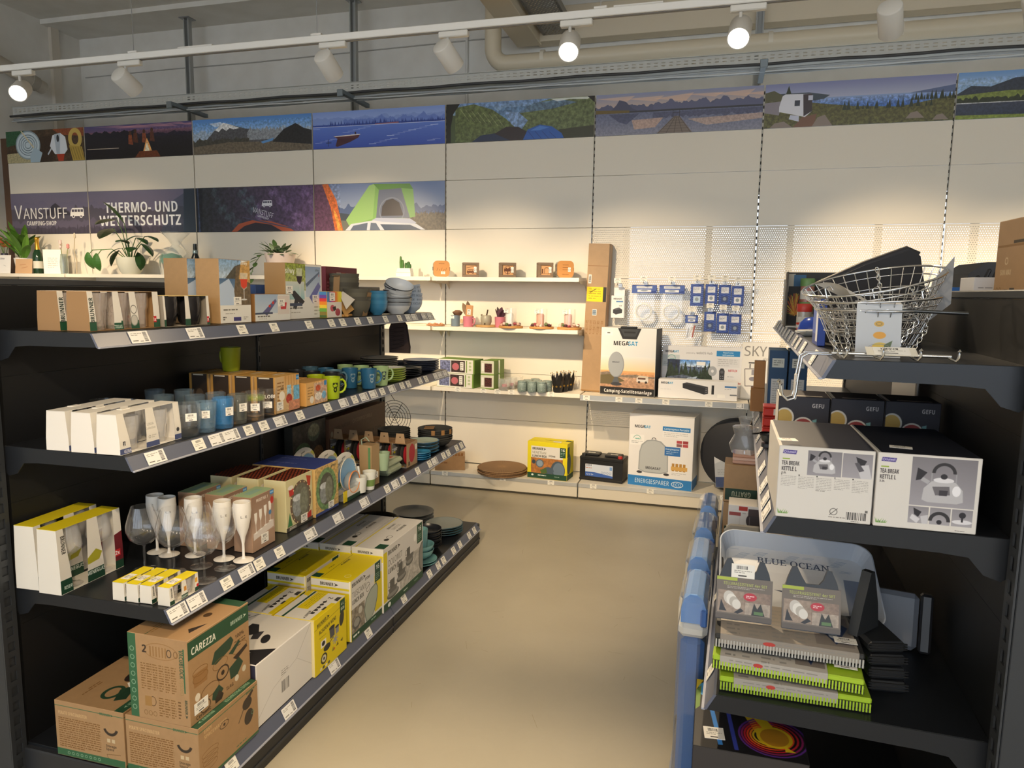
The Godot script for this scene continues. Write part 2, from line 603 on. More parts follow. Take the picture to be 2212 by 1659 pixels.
func perforated(w: float, h: float, pitch: float, r: float, z := 0.0) -> ArrayMesh:
	var g := G.new()
	var nx := int(w / pitch) - 1
	var ny := int(h / pitch) - 1
	var x0 := -nx * pitch / 2
	var y0 := -ny * pitch / 2
	var nn := Vector3.BACK
	for j in ny:
		var off := pitch * .25 * (1 if j % 2 else -1)
		for k in nx:
			var c := Vector3(x0 + (k + .5) * pitch + off, y0 + (j + .5) * pitch, z)
			var st := g.v.size()
			for q in 8:
				var a := TAU * q / 8 + PI / 8
				g.vert(c + Vector3(cos(a), sin(a), 0) * r, nn)
			for q in 4:
				g.vert(c + Vector3([1, -1, -1, 1][q], [1, 1, -1, -1][q], 0) * pitch / 2, nn)
			for q in 4:   # corner q faces inner points 2q, 2q+1
				g.tri(st + 8 + q, st + (2 * q + 1) % 8, st + 2 * q)
				g.tri(st + 8 + q, st + 8 + (q + 1) % 4, st + (2 * q + 1) % 8)
				g.tri(st + 8 + (q + 1) % 4, st + (2 * q + 2) % 8, st + (2 * q + 1) % 8)
	# plain margins
	for q in [[-w / 2, w / 2, -h / 2, y0], [-w / 2, w / 2, -y0, h / 2], [-w / 2, x0 + pitch * .25, y0, -y0], [-x0 - pitch * .25, w / 2, y0, -y0]]:
		g.quad(Vector3(q[0], q[2], z), Vector3(q[1], q[2], z), Vector3(q[1], q[3], z), Vector3(q[0], q[3], z))
	# folded edges
	for q in [[-h / 2, -1], [h / 2, 1]]:
		g.box(Vector3(0, q[0] - q[1] * .0007, z - .009), Vector3(w, .0014, .018))
	return g.mesh()

func building() -> void:
	var nt := NoiseTexture2D.new()
	var fn := FastNoiseLite.new(); fn.seed = 4; fn.frequency = .006; fn.fractal_octaves = 5
	nt.noise = fn; nt.width = 512; nt.height = 512; nt.seamless = true
	var gr := Gradient.new(); gr.set_color(0, C("bfb59e")); gr.set_color(1, C("c9bfa8"))
	nt.color_ramp = gr
	var fm := StandardMaterial3D.new()
	fm.albedo_texture = nt; fm.uv1_triplanar = true; fm.uv1_world_triplanar = true; fm.uv1_scale = Vector3(.45, .45, .45); fm.roughness = .38
	struct("floor", bm(Vector3(14, .2, 15)), fm, Vector3(-1.0, -.1, -.2))
	var g := G.new()   # scuffs on the floor coating
	var rng := RandomNumberGenerator.new(); rng.seed = 11
	for k in 26:
		var c := Vector3(rng.randf_range(-1.3, -.15), .0004, rng.randf_range(-4.6, -2.3))
		var a := rng.randf() * TAU
		var l := rng.randf_range(.006, .05)
		var d := Vector3(cos(a), 0, sin(a))
		var s := Vector3(-sin(a), 0, cos(a)) * .0012
		g.quad(c - d * l - s, c - d * l + s, c + d * l + s, c + d * l - s)
	var sc := struct("floor_scuffs", g.mesh(), mt("b3a688", .5)); sc.set_meta("kind", "stuff"); tag(sc, "faint scuff marks on the beige floor coating", "scuffs")
	var pl := NoiseTexture2D.new()
	var f2 := FastNoiseLite.new(); f2.seed = 9; f2.frequency = .02; f2.fractal_octaves = 4
	pl.noise = f2; pl.width = 256; pl.height = 256; pl.seamless = true
	var g2 := Gradient.new(); g2.set_color(0, C("ddd9d0")); g2.set_color(1, C("e9e6df"))
	pl.color_ramp = g2
	var wm := StandardMaterial3D.new()
	wm.albedo_texture = pl; wm.uv1_triplanar = true; wm.uv1_world_triplanar = true; wm.uv1_scale = Vector3(.5, .5, .5); wm.roughness = .9
	# back wall with a window band behind the perforated panels
	g = G.new()
	g.box(Vector3(-4.2, 2.3, -7.1), Vector3(6.6, 4.6, .2))
	g.box(Vector3(2.55, .5, -7.1), Vector3(6.9, 1.0, .2))
	g.box(Vector3(2.55, 3.6, -7.1), Vector3(6.9, 2.0, .2))
	g.box(Vector3(4.6, 1.8, -7.1), Vector3(2.8, 1.6, .2))
	struct("wall_back", g.mesh(), wm)
	g = G.new()
	for x in [-.87, -.1, .62, 1.35, 2.1, 2.85, 3.17]: g.box(Vector3(x, 1.8, -7.1), Vector3(.055, 1.6, .06))
	for y in [1.03, 2.57]: g.box(Vector3(1.15, y, -7.1), Vector3(4.1, .06, .06))
	struct("window_1", g.mesh(), mt("9a958c", .6))
	var film := StandardMaterial3D.new(); film.albedo_color = Color(.8, .83, .86, .25); film.roughness = .6; film.transparency = BaseMaterial3D.TRANSPARENCY_ALPHA
	struct("window_2", bm(Vector3(4.1, 1.6, .006)), film, Vector3(1.15, 1.8, -7.15))
	g = G.new()
	g.box(Vector3(-7.37, 2.3, -.2), Vector3(.2, 4.6, 14))
	struct("wall_left", g.mesh(), wm)
	struct("trim_1", bm(Vector3(.05, 4.5, .10)), mt("d3cabb", .8), Vector3(-7.25, 2.25, -6.64))
	struct("wall_right", bm(Vector3(.2, 4.6, 14)), wm, Vector3(5.9, 2.3, -.2))
	# the shop front behind the camera: a broad window
	g = G.new()
	g.box(Vector3(-.7, .25, 6.9), Vector3(13.4, .5, .2))
	g.box(Vector3(-.7, 4.4, 6.9), Vector3(13.4, .4, .2))
	for x in [-6.9, -3.6, -.4, 2.8, 5.6]: g.box(Vector3(x, 2.3, 6.9), Vector3(.3, 3.8, .2))
	struct("wall_front", g.mesh(), wm)
	struct("ceiling", bm(Vector3(14, .2, 14.4)), wm, Vector3(-.7, 4.61, -.2))
	struct("trim_2", bm(Vector3(13.2, .05, .5)), wm, Vector3(-.7, 4.485, -6.75))
	var bmat := mt("d9ccb4", .75)
	var bt := one("ceiling_beam", "cream ceiling beam running away from the camera above the pipe elbow", "beam", bm(Vector3(.24, .5, 13), .006), bmat, Vector3(-1.83, 4.19, -.4))
	bt.set_meta("kind", "structure"); bt.remove_meta("category")
	struct("trim_3", bm(Vector3(9.2, .3, .16), .004), bmat, Vector3(-1.55 + 4.4, 4.1, -6.9))
	# perforated tray beside the beam
	var pt := base("cable_tray", "perforated steel cable tray beside the cream ceiling beam", "cable tray", Vector3(-1.53, 4.0, -6.05))
	part(pt, "tray_bottom", perforated(.30, 1.7, .03, .007), mt("8d8a85", .45, .6), Vector3.ZERO, Vector3(PI / 2, 0, 0))
	for s in [-1, 1]: part(pt, "tray_side", bm(Vector3(.002, .06, 1.7)), mt("8d8a85", .45, .6), Vector3(.15 * s, .03, 0))
	# long tray above the wall shelving
	var steel := mt("c2c3be", .5, .15)
	var t := base("cable_tray", "long galvanised cable tray with slotted side above the wall panels", "cable tray", Vector3(-2.3, 3.42, -6.0))
	g = G.new()
	var run := 9.7
	g.box(Vector3(0, .028, 0), Vector3(run, .026, .0015)); g.box(Vector3(0, .0005, 0), Vector3(run, .015, .0015)); g.box(Vector3(0, -.029, 0), Vector3(run, .028, .0015))
	var x := -run / 2
	while x < run / 2 - .02:
		g.box(Vector3(x + .014, 0, 0), Vector3(.028, .04, .0014)); x += .058
	part(t, "slotted_side", g.mesh(), steel)
	part(t, "tray_bottom", bm(Vector3(run, .002, .2)), steel, Vector3(0, -.041, -.1))
	part(t, "rear_side", bm(Vector3(run, .08, .002)), steel, Vector3(0, 0, -.2))
	part(t, "top_lip", bm(Vector3(run, .003, .018)), steel, Vector3(0, .037, .008))
	var cables := [[.012, -.058, .03, "3a3b3d"], [.011, -.084, -.01, "a8adb0"], [.010, -.102, -.045, "9da3a7"], [.007, -.108, .012, "c7cbcd"]]
	for c in cables:
		g = G.new()
		var pts := []
		for k in 40: pts.append(Vector3(-run / 2 + run * k / 39.0, c[1] + sin(k * 1.7 + c[0] * 900) * .004, c[2]))
		g.tube(pts, c[0], 8)
		one("cable_conduit", ["black insulated cable tied under the long tray", "thick grey conduit under the long cable tray", "thin grey conduit at the back under the long tray", "pale thin conduit along the bottom of the long tray"][cables.find(c)], "conduit", g.mesh(), mt(c[3], .45, .2 if c[3] != "3a3b3d" else 0.0), t.position, 0, "conduits under the cable tray")
	# hanging posts and cantilever brackets
	var pw := ["galvanised hanging post nearest the left wall corner", "galvanised hanging post beside the cream ceiling beam", "galvanised hanging post behind the lit right spotlight"]
	for k in 3:
		var px: float = [-5.56, -3.6, .24][k]
		var po := base("hanging_post", pw[k], "steel post", Vector3(px, 3.3, -6.75), 0, "galvanised posts carrying the cable tray")
		g = G.new()
		g.box(Vector3(-.027, .58, 0), Vector3(.012, 1.16, .05)); g.box(Vector3(.027, .58, 0), Vector3(.012, 1.16, .05)); g.box(Vector3(0, .58, -.02), Vector3(.05, 1.16, .006))
		part(po, "channel", g.mesh(), mt("a5a6a3", .5, .2))
		part(po, "top_plate", bm(Vector3(.12, .01, .12)), mt("a5a6a8", .4, .7), Vector3(0, 1.155, 0))
	for k in 3:
		var px: float = [-5.0, -3.22, .25][k]
		var br := base("tray_bracket", ["bracket arm under the tray above the mountain poster", "bracket arm under the tray above the blue lake poster", "bracket arm under the tray above the jetty poster"][k], "bracket", Vector3(px, 3.325, -6.1), 0, "brackets under the cable tray")
		part(br, "arm", bm(Vector3(.04, .035, .5), .002), mt("7f8a92", .5, .3), Vector3(0, 0, .06))
		part(br, "end_cap", bm(Vector3(.055, .06, .02), .003), mt("7f8a92", .4, .6), Vector3(0, -.015, .32))
	# pipe
	var pv := base("drain_pipe", "thick cream drain pipe with elbow running along the wall", "pipe", Vector3(0, 3.655, -6.45))
	g = G.new()
	var pts := [Vector3(-2.05, .8, 0)]
	for k in 9: pts.append(Vector3(-2.05 + .14 - .14 * cos(PI / 2 * k / 8), .14 - .14 * sin(PI / 2 * k / 8), 0))
	pts.append(Vector3(5.8, .03, 0))
	g.tube(pts, .075, 20)
	part(pv, "pipe_body", g.mesh(), mt("d8ccb3", .4))
	for xx in [-1.6, .3, 1.25, 2.6]: part(pv, "pipe_clip", tm([Vector3(xx, .005 + .012, 0), Vector3(xx + .035, .005 + .012, 0)], .0775, 20), mt("e0d8c6", .4))
	one("wall_conduit", "thin white conduit running down the wall left of the ceiling beam", "conduit", tm([Vector3(0, .35, 0), Vector3(0, -.6, 0)], .014, 8), mt("dcd9d3", .6), Vector3(-2.49, 3.8, -6.98))
	one("wall_cable", "thin grey cable stapled along the upper back wall", "cable", tm([Vector3(-7.2, 0, 0), Vector3(-6, .015, 0), Vector3(-5, .01, 0), Vector3(-3.6, .03, 0), Vector3(-2.4, .045, 0), Vector3(-1.9, .045, 0)], .006, 6), mt("b5b2ac", .7), Vector3(0, 4.03, -6.99))
	var jb := base("junction_box", "grey junction box under the tray above the valley poster", "junction box", Vector3(-2.55, 3.36, -6.97))
	part(jb, "box_body", bm(Vector3(.16, .12, .06), .004), mt("b9bdb9", .6)); part(jb, "box_lid", bm(Vector3(.14, .1, .01), .003), mt("c5c9c5", .6), Vector3(0, 0, .034))
	one("bent_conduit", "white bent conduit leaving the junction box under the tray", "conduit", tm([Vector3(0, 0, 0), Vector3(.5, 0, 0), Vector3(.68, -.01, 0), Vector3(.78, -.06, 0), Vector3(.82, -.16, 0), Vector3(.82, -.5, 0)], .017, 8), mt("d5d8d4", .6), Vector3(-2.46, 3.37, -6.96))
	one("wall_duct", "pale grey plastic wall duct hanging below the pipe elbow", "duct", bm(Vector3(.42, .3, .08), .005), mt("ccd0cb", .6), Vector3(-1.4, 3.3, -6.955))
	for k in 2:
		var sb := base("switch_box", ["grey switch box above the camping stove poster", "white switch box right beside the grey one above the stove poster"][k], "switch box", Vector3([-6.95, -6.6][k], 3.34, -6.94))
		part(sb, "box_body", bm(Vector3([.2, .22][k], .2, .09), .006), mt(["a6a6a0", "d8d8d2"][k], .6)); part(sb, "cover", bm(Vector3(.14, .15, .012), .004), mt(["b2b2ac", "e4e4de"][k], .6), Vector3(0, 0, .05))
	one("wooden_post", "dark brown wooden post at the shelving's far end", "post", bm(Vector3(.09, 3.1, .12), .004), mt("5b4433", .8), Vector3(-7.06, 1.55, -5.86))
	var pp := base("grey_duct_pipe", "short grey pipe slanting on the side wall behind the lit lamp", "pipe", Vector3(-7.12, 3.86, -5.9))
	part(pp, "pipe_body", tm([Vector3(0, .12, .5), Vector3(0, -.12, -.45)], .07, 14), mt("bdb5a6", .6)); part(pp, "pipe_collar", tm([Vector3(0, -.08, -.29), Vector3(0, -.1, -.37)], .078, 14), mt("a9a294", .6))
	# lighting track
	var tr := base("lighting_track", "long white ceiling lighting track hung on thin wires", "track", Vector3(-2.0, 2.88, -3.4))
	part(tr, "rail", bm(Vector3(8.2, .034, .036), .003), mt("e4e2dd", .4))
	part(tr, "slot", bm(Vector3(8.18, .004, .016)), mt("6d6b68", .5), Vector3(0, -.0185, 0))
	for xx in [-1.16, -.02, 1.43, 2.9, -2.9]:
		part(tr, "wire", bm(Vector3(.0022, 1.6, .0022)), mt("9a9a9a", .4, .6), Vector3(xx, .82, 0))
		part(tr, "clip", bm(Vector3(.06, .012, .03), .002), mt("dcd9d3", .4), Vector3(xx, .023, 0))
	for xx in [-.75, 1.6]: part(tr, "splice_plate", bm(Vector3(.22, .008, .03), .001), mt("d5d2cc", .4), Vector3(xx, .021, 0))

func lamps() -> void:
	var y := 2.863
	spotlight("lit spotlight at the far left end of the track", Vector3(-3.98, y, -3.4), Vector3(-2.3, 1.2, -1.0), 6.0, 30)
	spotlight("spotlight turned to the campfire poster wall", Vector3(-3.22, y, -3.4), Vector3(-3.0, 1.5, -5.75), 6.4)
	spotlight("spotlight turned to the wall beside the second hanging post", Vector3(-1.96, y, -3.4), Vector3(-1.75, 1.2, -5.75), 6.4)
	spotlight("tilted spotlight left of the cream ceiling beam", Vector3(-1.31, y, -3.4), Vector3(-.5, 1.1, -5.75), 6.4)
	spotlight("lit spotlight in front of the pipe elbow", Vector3(-.71, y, -3.4), Vector3(-.45, .7, -1.1), 5.0, 38)
	spotlight("lit spotlight in front of the third hanging post", Vector3(.04, y, -3.4), Vector3(-.2, .8, -1.2), 3.6, 36)
	spotlight("spotlight above the white van poster turned to the wall", Vector3(.63, y, -3.4), Vector3(1.3, 1.2, -5.75), 7.0)
	spotlight("spotlight beyond the left picture edge turned to the plants", Vector3(-4.75, y, -3.4), Vector3(-5.6, 1.55, -5.75), 5.0)
	spotlight("spotlight far beyond the left picture edge turned to the wall", Vector3(-5.6, y, -3.4), Vector3(-6.6, 1.5, -5.75), 4.0)
	spotlight("spotlight cut by the upper right corner of the picture", Vector3(1.15, y, -3.4), Vector3(2.3, 1.2, -5.5), 8.0)
	# the next track of the shop, above and behind the camera, lights the near half of the aisle
	var tr := base("lighting_track", "second white lighting track above the camera, out of view", "track", Vector3(-1.0, 2.88, .1))
	part(tr, "rail", bm(Vector3(6, .034, .036), .003), mt("e4e2dd", .4))
	for xx in [-2.0, 0.0, 2.0]: part(tr, "wire", bm(Vector3(.0022, 1.6, .0022)), mt("9a9a9a", .4, .6), Vector3(xx, .82, 0))
	spotlight("spotlight of the second track aimed at the near left shelf", Vector3(-.3, y, .1), Vector3(-1.9, .75, -2.0), 3.2, 34)
	spotlight("spotlight of the second track aimed down the aisle floor", Vector3(-.9, y, .1), Vector3(-.75, 0, -4.6), 12.0, 15)
	spotlight("spotlight of the second track aimed at the near right shelf", Vector3(-1.4, y, .1), Vector3(.6, .95, -1.8), 1.2, 30)
	spotlight("spotlight of the second track aimed at the far left shelf", Vector3(.1, y, .1), Vector3(-1.7, .7, -3.3), 4.5, 26)

	# flat ceiling panels of the main shop floor behind the camera
	var pm := StandardMaterial3D.new(); pm.albedo_color = Color(1, 1, 1); pm.emission_enabled = true; pm.emission = Color(1, .93, .82); pm.emission_energy_multiplier = 2.0
	for k in 4:
		var at := Vector3([-4.0, -1.2, 1.6, 4.0][k], 4.44, [3.6, 3.2, 3.2, 3.6][k])
		var p := base("ceiling_light_panel", ["white ceiling light panel far left behind the camera", "white ceiling light panel above the camera's left shoulder", "white ceiling light panel above the camera's right shoulder", "white ceiling light panel far right behind the camera"][k], "ceiling light", at, 0, "ceiling light panels behind the camera")
		part(p, "frame", bm(Vector3(.66, .05, 1.26), .004), mt("dcdad5", .5), Vector3(0, .026, 0)); part(p, "light_diffuser", bm(Vector3(.6, .008, 1.2)), pm, Vector3(0, -.004, 0))
		var l := AreaLight3D.new(); l.name = "glow"; p.add_child(l); l.position = Vector3(0, -.012, 0); l.rotation = Vector3(-PI / 2, 0, 0); l.area_size = Vector2(.6, 1.2); l.area_range = 25.0; l.area_attenuation = 2.0; l.light_color = Color(1, .92, .80); l.light_energy = 3.0; l.shadow_enabled = true

# ------------------------------------------------------------------ wall shelving
const BAYS := ["one metre end bay of the wall shelving with the stove poster", "wall shelving bay with the campfire poster", "wall shelving bay with the snowy mountain poster", "wall shelving bay with the boat on blue lake poster", "wall shelving bay with three shelves of gifts under the valley poster", "wall shelving bay with perforated back holding satellite boxes", "wall shelving bay with perforated back under the white van poster", "last wall shelving bay cut by the picture's edge"]
func wall_shelving() -> void:
	var pm := mt("e6dfd0", .42)
	var um := mt("2b2925", .5)
	var sm := mt("ece5d6", .4)
	var rows := [3.15, 2.842, 2.54, 2.139, 1.739, 1.339, .939, .539, .139]
	var perf := {}
	for k in 8:
		var x0: float = SEAMS[k] + .005
		var x1: float = SEAMS[k + 1] - .005
		var w := x1 - x0
		var mx := (x0 + x1) / 2
		var bay := base("shelf_bay", BAYS[k], "wall shelving", Vector3(mx, 0, WZ), 0, "bays of the cream wall shelving")
		for j in 8:
			var top: float = rows[j] - .0015
			var bot: float = rows[j + 1] + .0015
			if k >= 5 and j >= 3 and j <= 6:
				var key := "%.2f" % w
				if not perf.has(key): perf[key] = perforated(w, top - bot, .0155, .0031)
				part(bay, "perforated_panel", perf[key], pm, Vector3(0, (top + bot) / 2, 0))
			else:
				part(bay, "panel", bm(Vector3(w, top - bot, .018), .0012), pm, Vector3(0, (top + bot) / 2, -.009))
		# upright with slots, recessed in the gap at the bay's left
		var key2 := "upright"
		if not perf.has(key2):
			var g := G.new()
			for s in [-1, 1]: g.box(Vector3(.0046 * s, 1.57, -.03), Vector3(.0012, 3.14, .003))
			var y := .05
			while y < 3.12:
				g.box(Vector3(0, y, -.03), Vector3(.008, .022, .002)); y += .05
			perf[key2] = g.mesh()
		part(bay, "slotted_upright", perf[key2], um, Vector3(SEAMS[k] - mx + .0002, 0, .012))
		# shelves
		var lv := []
		var cut := .03 if k == 4 else 0.0
		if k <= 4: lv.append([W1, .32, false])
		if k == 3 or k == 4:
			lv.append([W2, .32, false]); lv.append([W3, .32, false])
		if k >= 5: lv.append([W3 - .002, .36, true])
		for q in lv:
			var g := G.new()
			if q[0] < W2: cut = 0.0
			g.box(Vector3(-cut / 2, -.0137, q[1] / 2), Vector3(w - cut, .025, q[1]), .002)
			if not q[2]: g.box(Vector3(-cut / 2, -.0172, q[1] + .001), Vector3(w - cut, .032, .004), .001)
			var sh := part(bay, "shelf", g.mesh(), sm, Vector3(0, q[0], .001))
			for s in [-1, 1]:
				var b := G.new()
				b.X = Transform3D(Basis(Vector3.UP, PI / 2), Vector3((w / 2 - .03) * s, -.026, 0))
				b.prism([0, 0, -.05, 0, -.3, 0, -.28, -.018, -.06, -.03, 0, -.075], -.002, .002)
				part(sh, "bracket", b.mesh(), mt("d8d0bf", .45))
			part(sh, "joint_clip", bm(Vector3(.012, .034, .006), .001), mt("d9d2c2", .4), Vector3(-w / 2 + .006, -.016, q[1] + .003))
			if q[2]:
				part(sh, "price_rail", bm(Vector3(w, .04, .006), .0015), mt("b9bcbd", .3, .35), Vector3(0, -.018, q[1] + .004))
				part(sh, "rail_lip", bm(Vector3(w, .006, .014), .0015), mt("d2d4d5", .3, .35), Vector3(0, -.038, q[1] + .006))
		# base shelf and plinth
		var bs := part(bay, "base_shelf", bm(Vector3(w, .02, .34), .002), sm, Vector3(0, W0 - .0112, .17))
		part(bs, "price_rail", bm(Vector3(w, .03, .008), .002), mt("c2c3c1", .3, .35), Vector3(0, -.006, .176))
		part(bay, "plinth", bm(Vector3(w, .092, .016), .0015), mt("ddd5c3", .5), Vector3(0, .066, .336))
		part(bay, "plinth_gap", bm(Vector3(w, .018, .01)), mt("4b4639", .7), Vector3(0, .011, .325))

# ------------------------------------------------------------------ price tags
var tag_mesh: ArrayMesh
var wide_mesh: ArrayMesh
var tag_m: Array = []
func tag_setup() -> void:
	var g := G.new(); g.box(Vector3.ZERO, Vector3(.052, .038, .001), 0.0, {"*": Rect2(.02, .02, .01, .01), "n": Rect2(0, 0, 1, 1)})
	tag_mesh = g.mesh()
	g = G.new(); g.box(Vector3.ZERO, Vector3(.076, .04, .001), 0.0, {"*": Rect2(.02, .02, .01, .01), "n": Rect2(0, 0, 1, 1)}); wide_mesh = g.mesh()
	var a := Cv.new(92, 68, C("f2efe4"))
	a.bars(26, 8, 40, 14, C("2e2e2e")); a.greek(12, 30, 68, 2, 9, C("9b9890"), 5, .35); a.rect(30, 54, 34, 5, C("55534e"))
	var b := Cv.new(92, 68, C("eeedea"))
	b.greek(8, 12, 52, 2, 9, C("8a8780"), 8, .35); b.rect(8, 52, 26, 5, C("6a675f")); b.bars(66, 6, 18, 52, C("3a3a3c"), false); b.rect(42, 56, 16, 4, C("77746c"))
	tag_m = [texmat(a, .45), texmat(b, .45)]

# ------------------------------------------------------------------ gondolas
func gondola(label: String, side: float, at: Vector3, turn: float, tags: Array) -> void:   # side +1: shelves towards +x
	var dark := mt("23262b", .34, .3)
	var dark2 := mt("101113", .5, .05)
	var railm := mt("5c6274", .32)
	var o := base("gondola", label, "gondola shelving", at, turn)
	var L := NEAR - FAR
	var half := L / 2
	var lv := [[S1, .385], [S2, .485], [S3, .595], [S0, .70]]
	for b in 2:
		var zc := -half * (b + .5)
		# back panels
		var yb := .11
		for hh in [.43, .4, .4, .28]:
			part(o, "back_panel", bm(Vector3(.018, hh - .0006, half - .02)), dark2, Vector3(-side * .009, yb + hh / 2, zc)); yb += hh
		for q in lv:
			var y: float = q[0]
			var d: float = q[1]
			var g := G.new()
			g.box(Vector3(side * (d / 2 - .0135), -.0132, 0), Vector3(d - .027, .024, half - .006), .001)
			var sh := part(o, "shelf", g.mesh(), dark, Vector3(0, y, zc))
			# sloping price rail: profile in x,y
			g = G.new()
			var e := d - .027
			g.X = Transform3D(Basis(), Vector3(0, 0, 0))
			var pr := [e - .004, -.003, e + .006, -.003, d, -.043, d - .006, -.045, d - .012, -.04]
			if side < 0:
				for k in range(0, pr.size(), 2): pr[k] = -pr[k]
			g.prism(pr, -half / 2 + .003, half / 2 - .003)
			var rail := part(sh, "price_rail", g.mesh(), railm)
			part(sh, "rail_lip", bm(Vector3(.009, .005, half - .006), .001), mt("a4a8b6", .3), Vector3(side * (d + .001), -.044, 0))
			if y > .3:
				for s in [-1, 1]:   # end brackets, deeper at the post
					var w := G.new()
					var zz: float = (half / 2 - .003) * s
					var pts := [0, -.002, e - .002, -.002, d - .008, -.043, .13, -.046, .075, -.05, .045, -.085, .012, -.095, 0, -.085]
					if side < 0:
						for k in range(0, pts.size(), 2): pts[k] = -pts[k]
					w.prism(pts, zz - .0015, zz + .0015)
					part(sh, "bracket", w.mesh(), dark)
			# tags: z positions along the rail
			var ang := atan2(.043, .021)
			for tg in tags[lv.find(q)]:
				var z: float = tg[0] - at.z   # distance from the near end, negative
				if (b == 0) != (z > -half): continue
				var tp := part(sh, "price_tag", wide_mesh if tg[1] else tag_mesh, tag_m[tg[1]], Vector3(side * (d - .0085), -.0215, z - zc), Vector3(0, 0, 0))
				tp.basis = Basis(Vector3.UP, side * PI / 2) * Basis(Vector3.RIGHT, -(PI / 2 - ang) + .0)
		# kick plate
		part(o, "kick_plate", bm(Vector3(.02, .10, half - .006), .002), mt("26272a", .45, .1), Vector3(side * .685, .05, zc))
		part(o, "kick_ledge", bm(Vector3(.05, .012, half - .006), .002), mt("303236", .4, .1), Vector3(side * .675, .006 + .03, zc))
	part(o, "top_cap", bm(Vector3(.03, .02, L), .003), mt("3f4246", .4, .2), Vector3(-side * .012, 1.63, -half))
	# posts with slots
	for k in 3:
		var z: float = [.03, -half, -L - .03][k] if k != 1 else -half
		var g := G.new()
		var wz := .05 if k != 1 else .018
		for s in [-1, 1]: g.box(Vector3(side * .004, .81, z + (wz / 2 - wz * .14) * s), Vector3(.004, 1.62, wz * .28))
		var y := .06
		while y < 1.6:
			g.box(Vector3(side * .004, y, z), Vector3(.004, .02, wz * .45)); y += .05
		g.box(Vector3(-side * .03, .81, z), Vector3(.06, 1.62, wz * .96), .002)
		part(o, "post", g.mesh(), mt("393c40", .42, .2))
	# cross bar foot at the near end
	part(o, "foot", bm(Vector3(.69, .13, .03), .004), mt("2f3135", .42, .15), Vector3(side * .345, .065, .0))
	part(o, "foot", bm(Vector3(.69, .13, .03), .004), mt("2f3135", .42, .15), Vector3(side * .345, .065, -L))
	part(o, "end_upright_cover", bm(Vector3(.5, 1.62, .004), .001), mt("35383c", .45, .2), Vector3(-side * .31, .81, .03))

# ------------------------------------------------------------------ printed posters on the panels
func poster(called: String, label: String, k: int, top: float, bot: float, cv: Cv) -> void:
	var x0: float = SEAMS[k] + .006
	var x1: float = SEAMS[k + 1] - .006
	var g := G.new()
	g.box(Vector3.ZERO, Vector3(x1 - x0, top - bot, .003), 0.0, {"*": Rect2(.001, .001, .002, .002), "n": Rect2(0, 0, 1, 1)})
	one(called, label, "poster" if called == "poster" else "sign", g.mesh(), texmat(cv, .32), Vector3((x0 + x1) / 2, (top + bot) / 2, WZ + .0018), 0, "printed panels on the wall shelving")

func pv(w: float, h: float, c: Color) -> Cv:
	var cv := Cv.new(int(w * 6.4), int(h * 6.4), c)
	cv.view(0, 0, 6.4)
	return cv

func van_icon(c: Cv, x: float, y: float, w: float, on: Color, off: Color) -> void:
	var u := w / 10.0
	c.poly([x, y + 4.6 * u, x + .3 * u, y + 2.6 * u, x + 1.2 * u, y + .5 * u, x + 2 * u, y, x + 9.2 * u, y, x + 9.8 * u, y + .6 * u, x + 10 * u, y + 4.6 * u], on)
	for k in 4: c.rect(x + (1.3 + k * 2.1) * u, y + .8 * u, 1.7 * u, 1.4 * u, off)
	for k in [2.3, 7.8]:
		c.ell(x + k * u, y + 4.6 * u, 1.0 * u, 1.0 * u, on); c.ell(x + k * u, y + 4.6 * u, .5 * u, .5 * u, off)

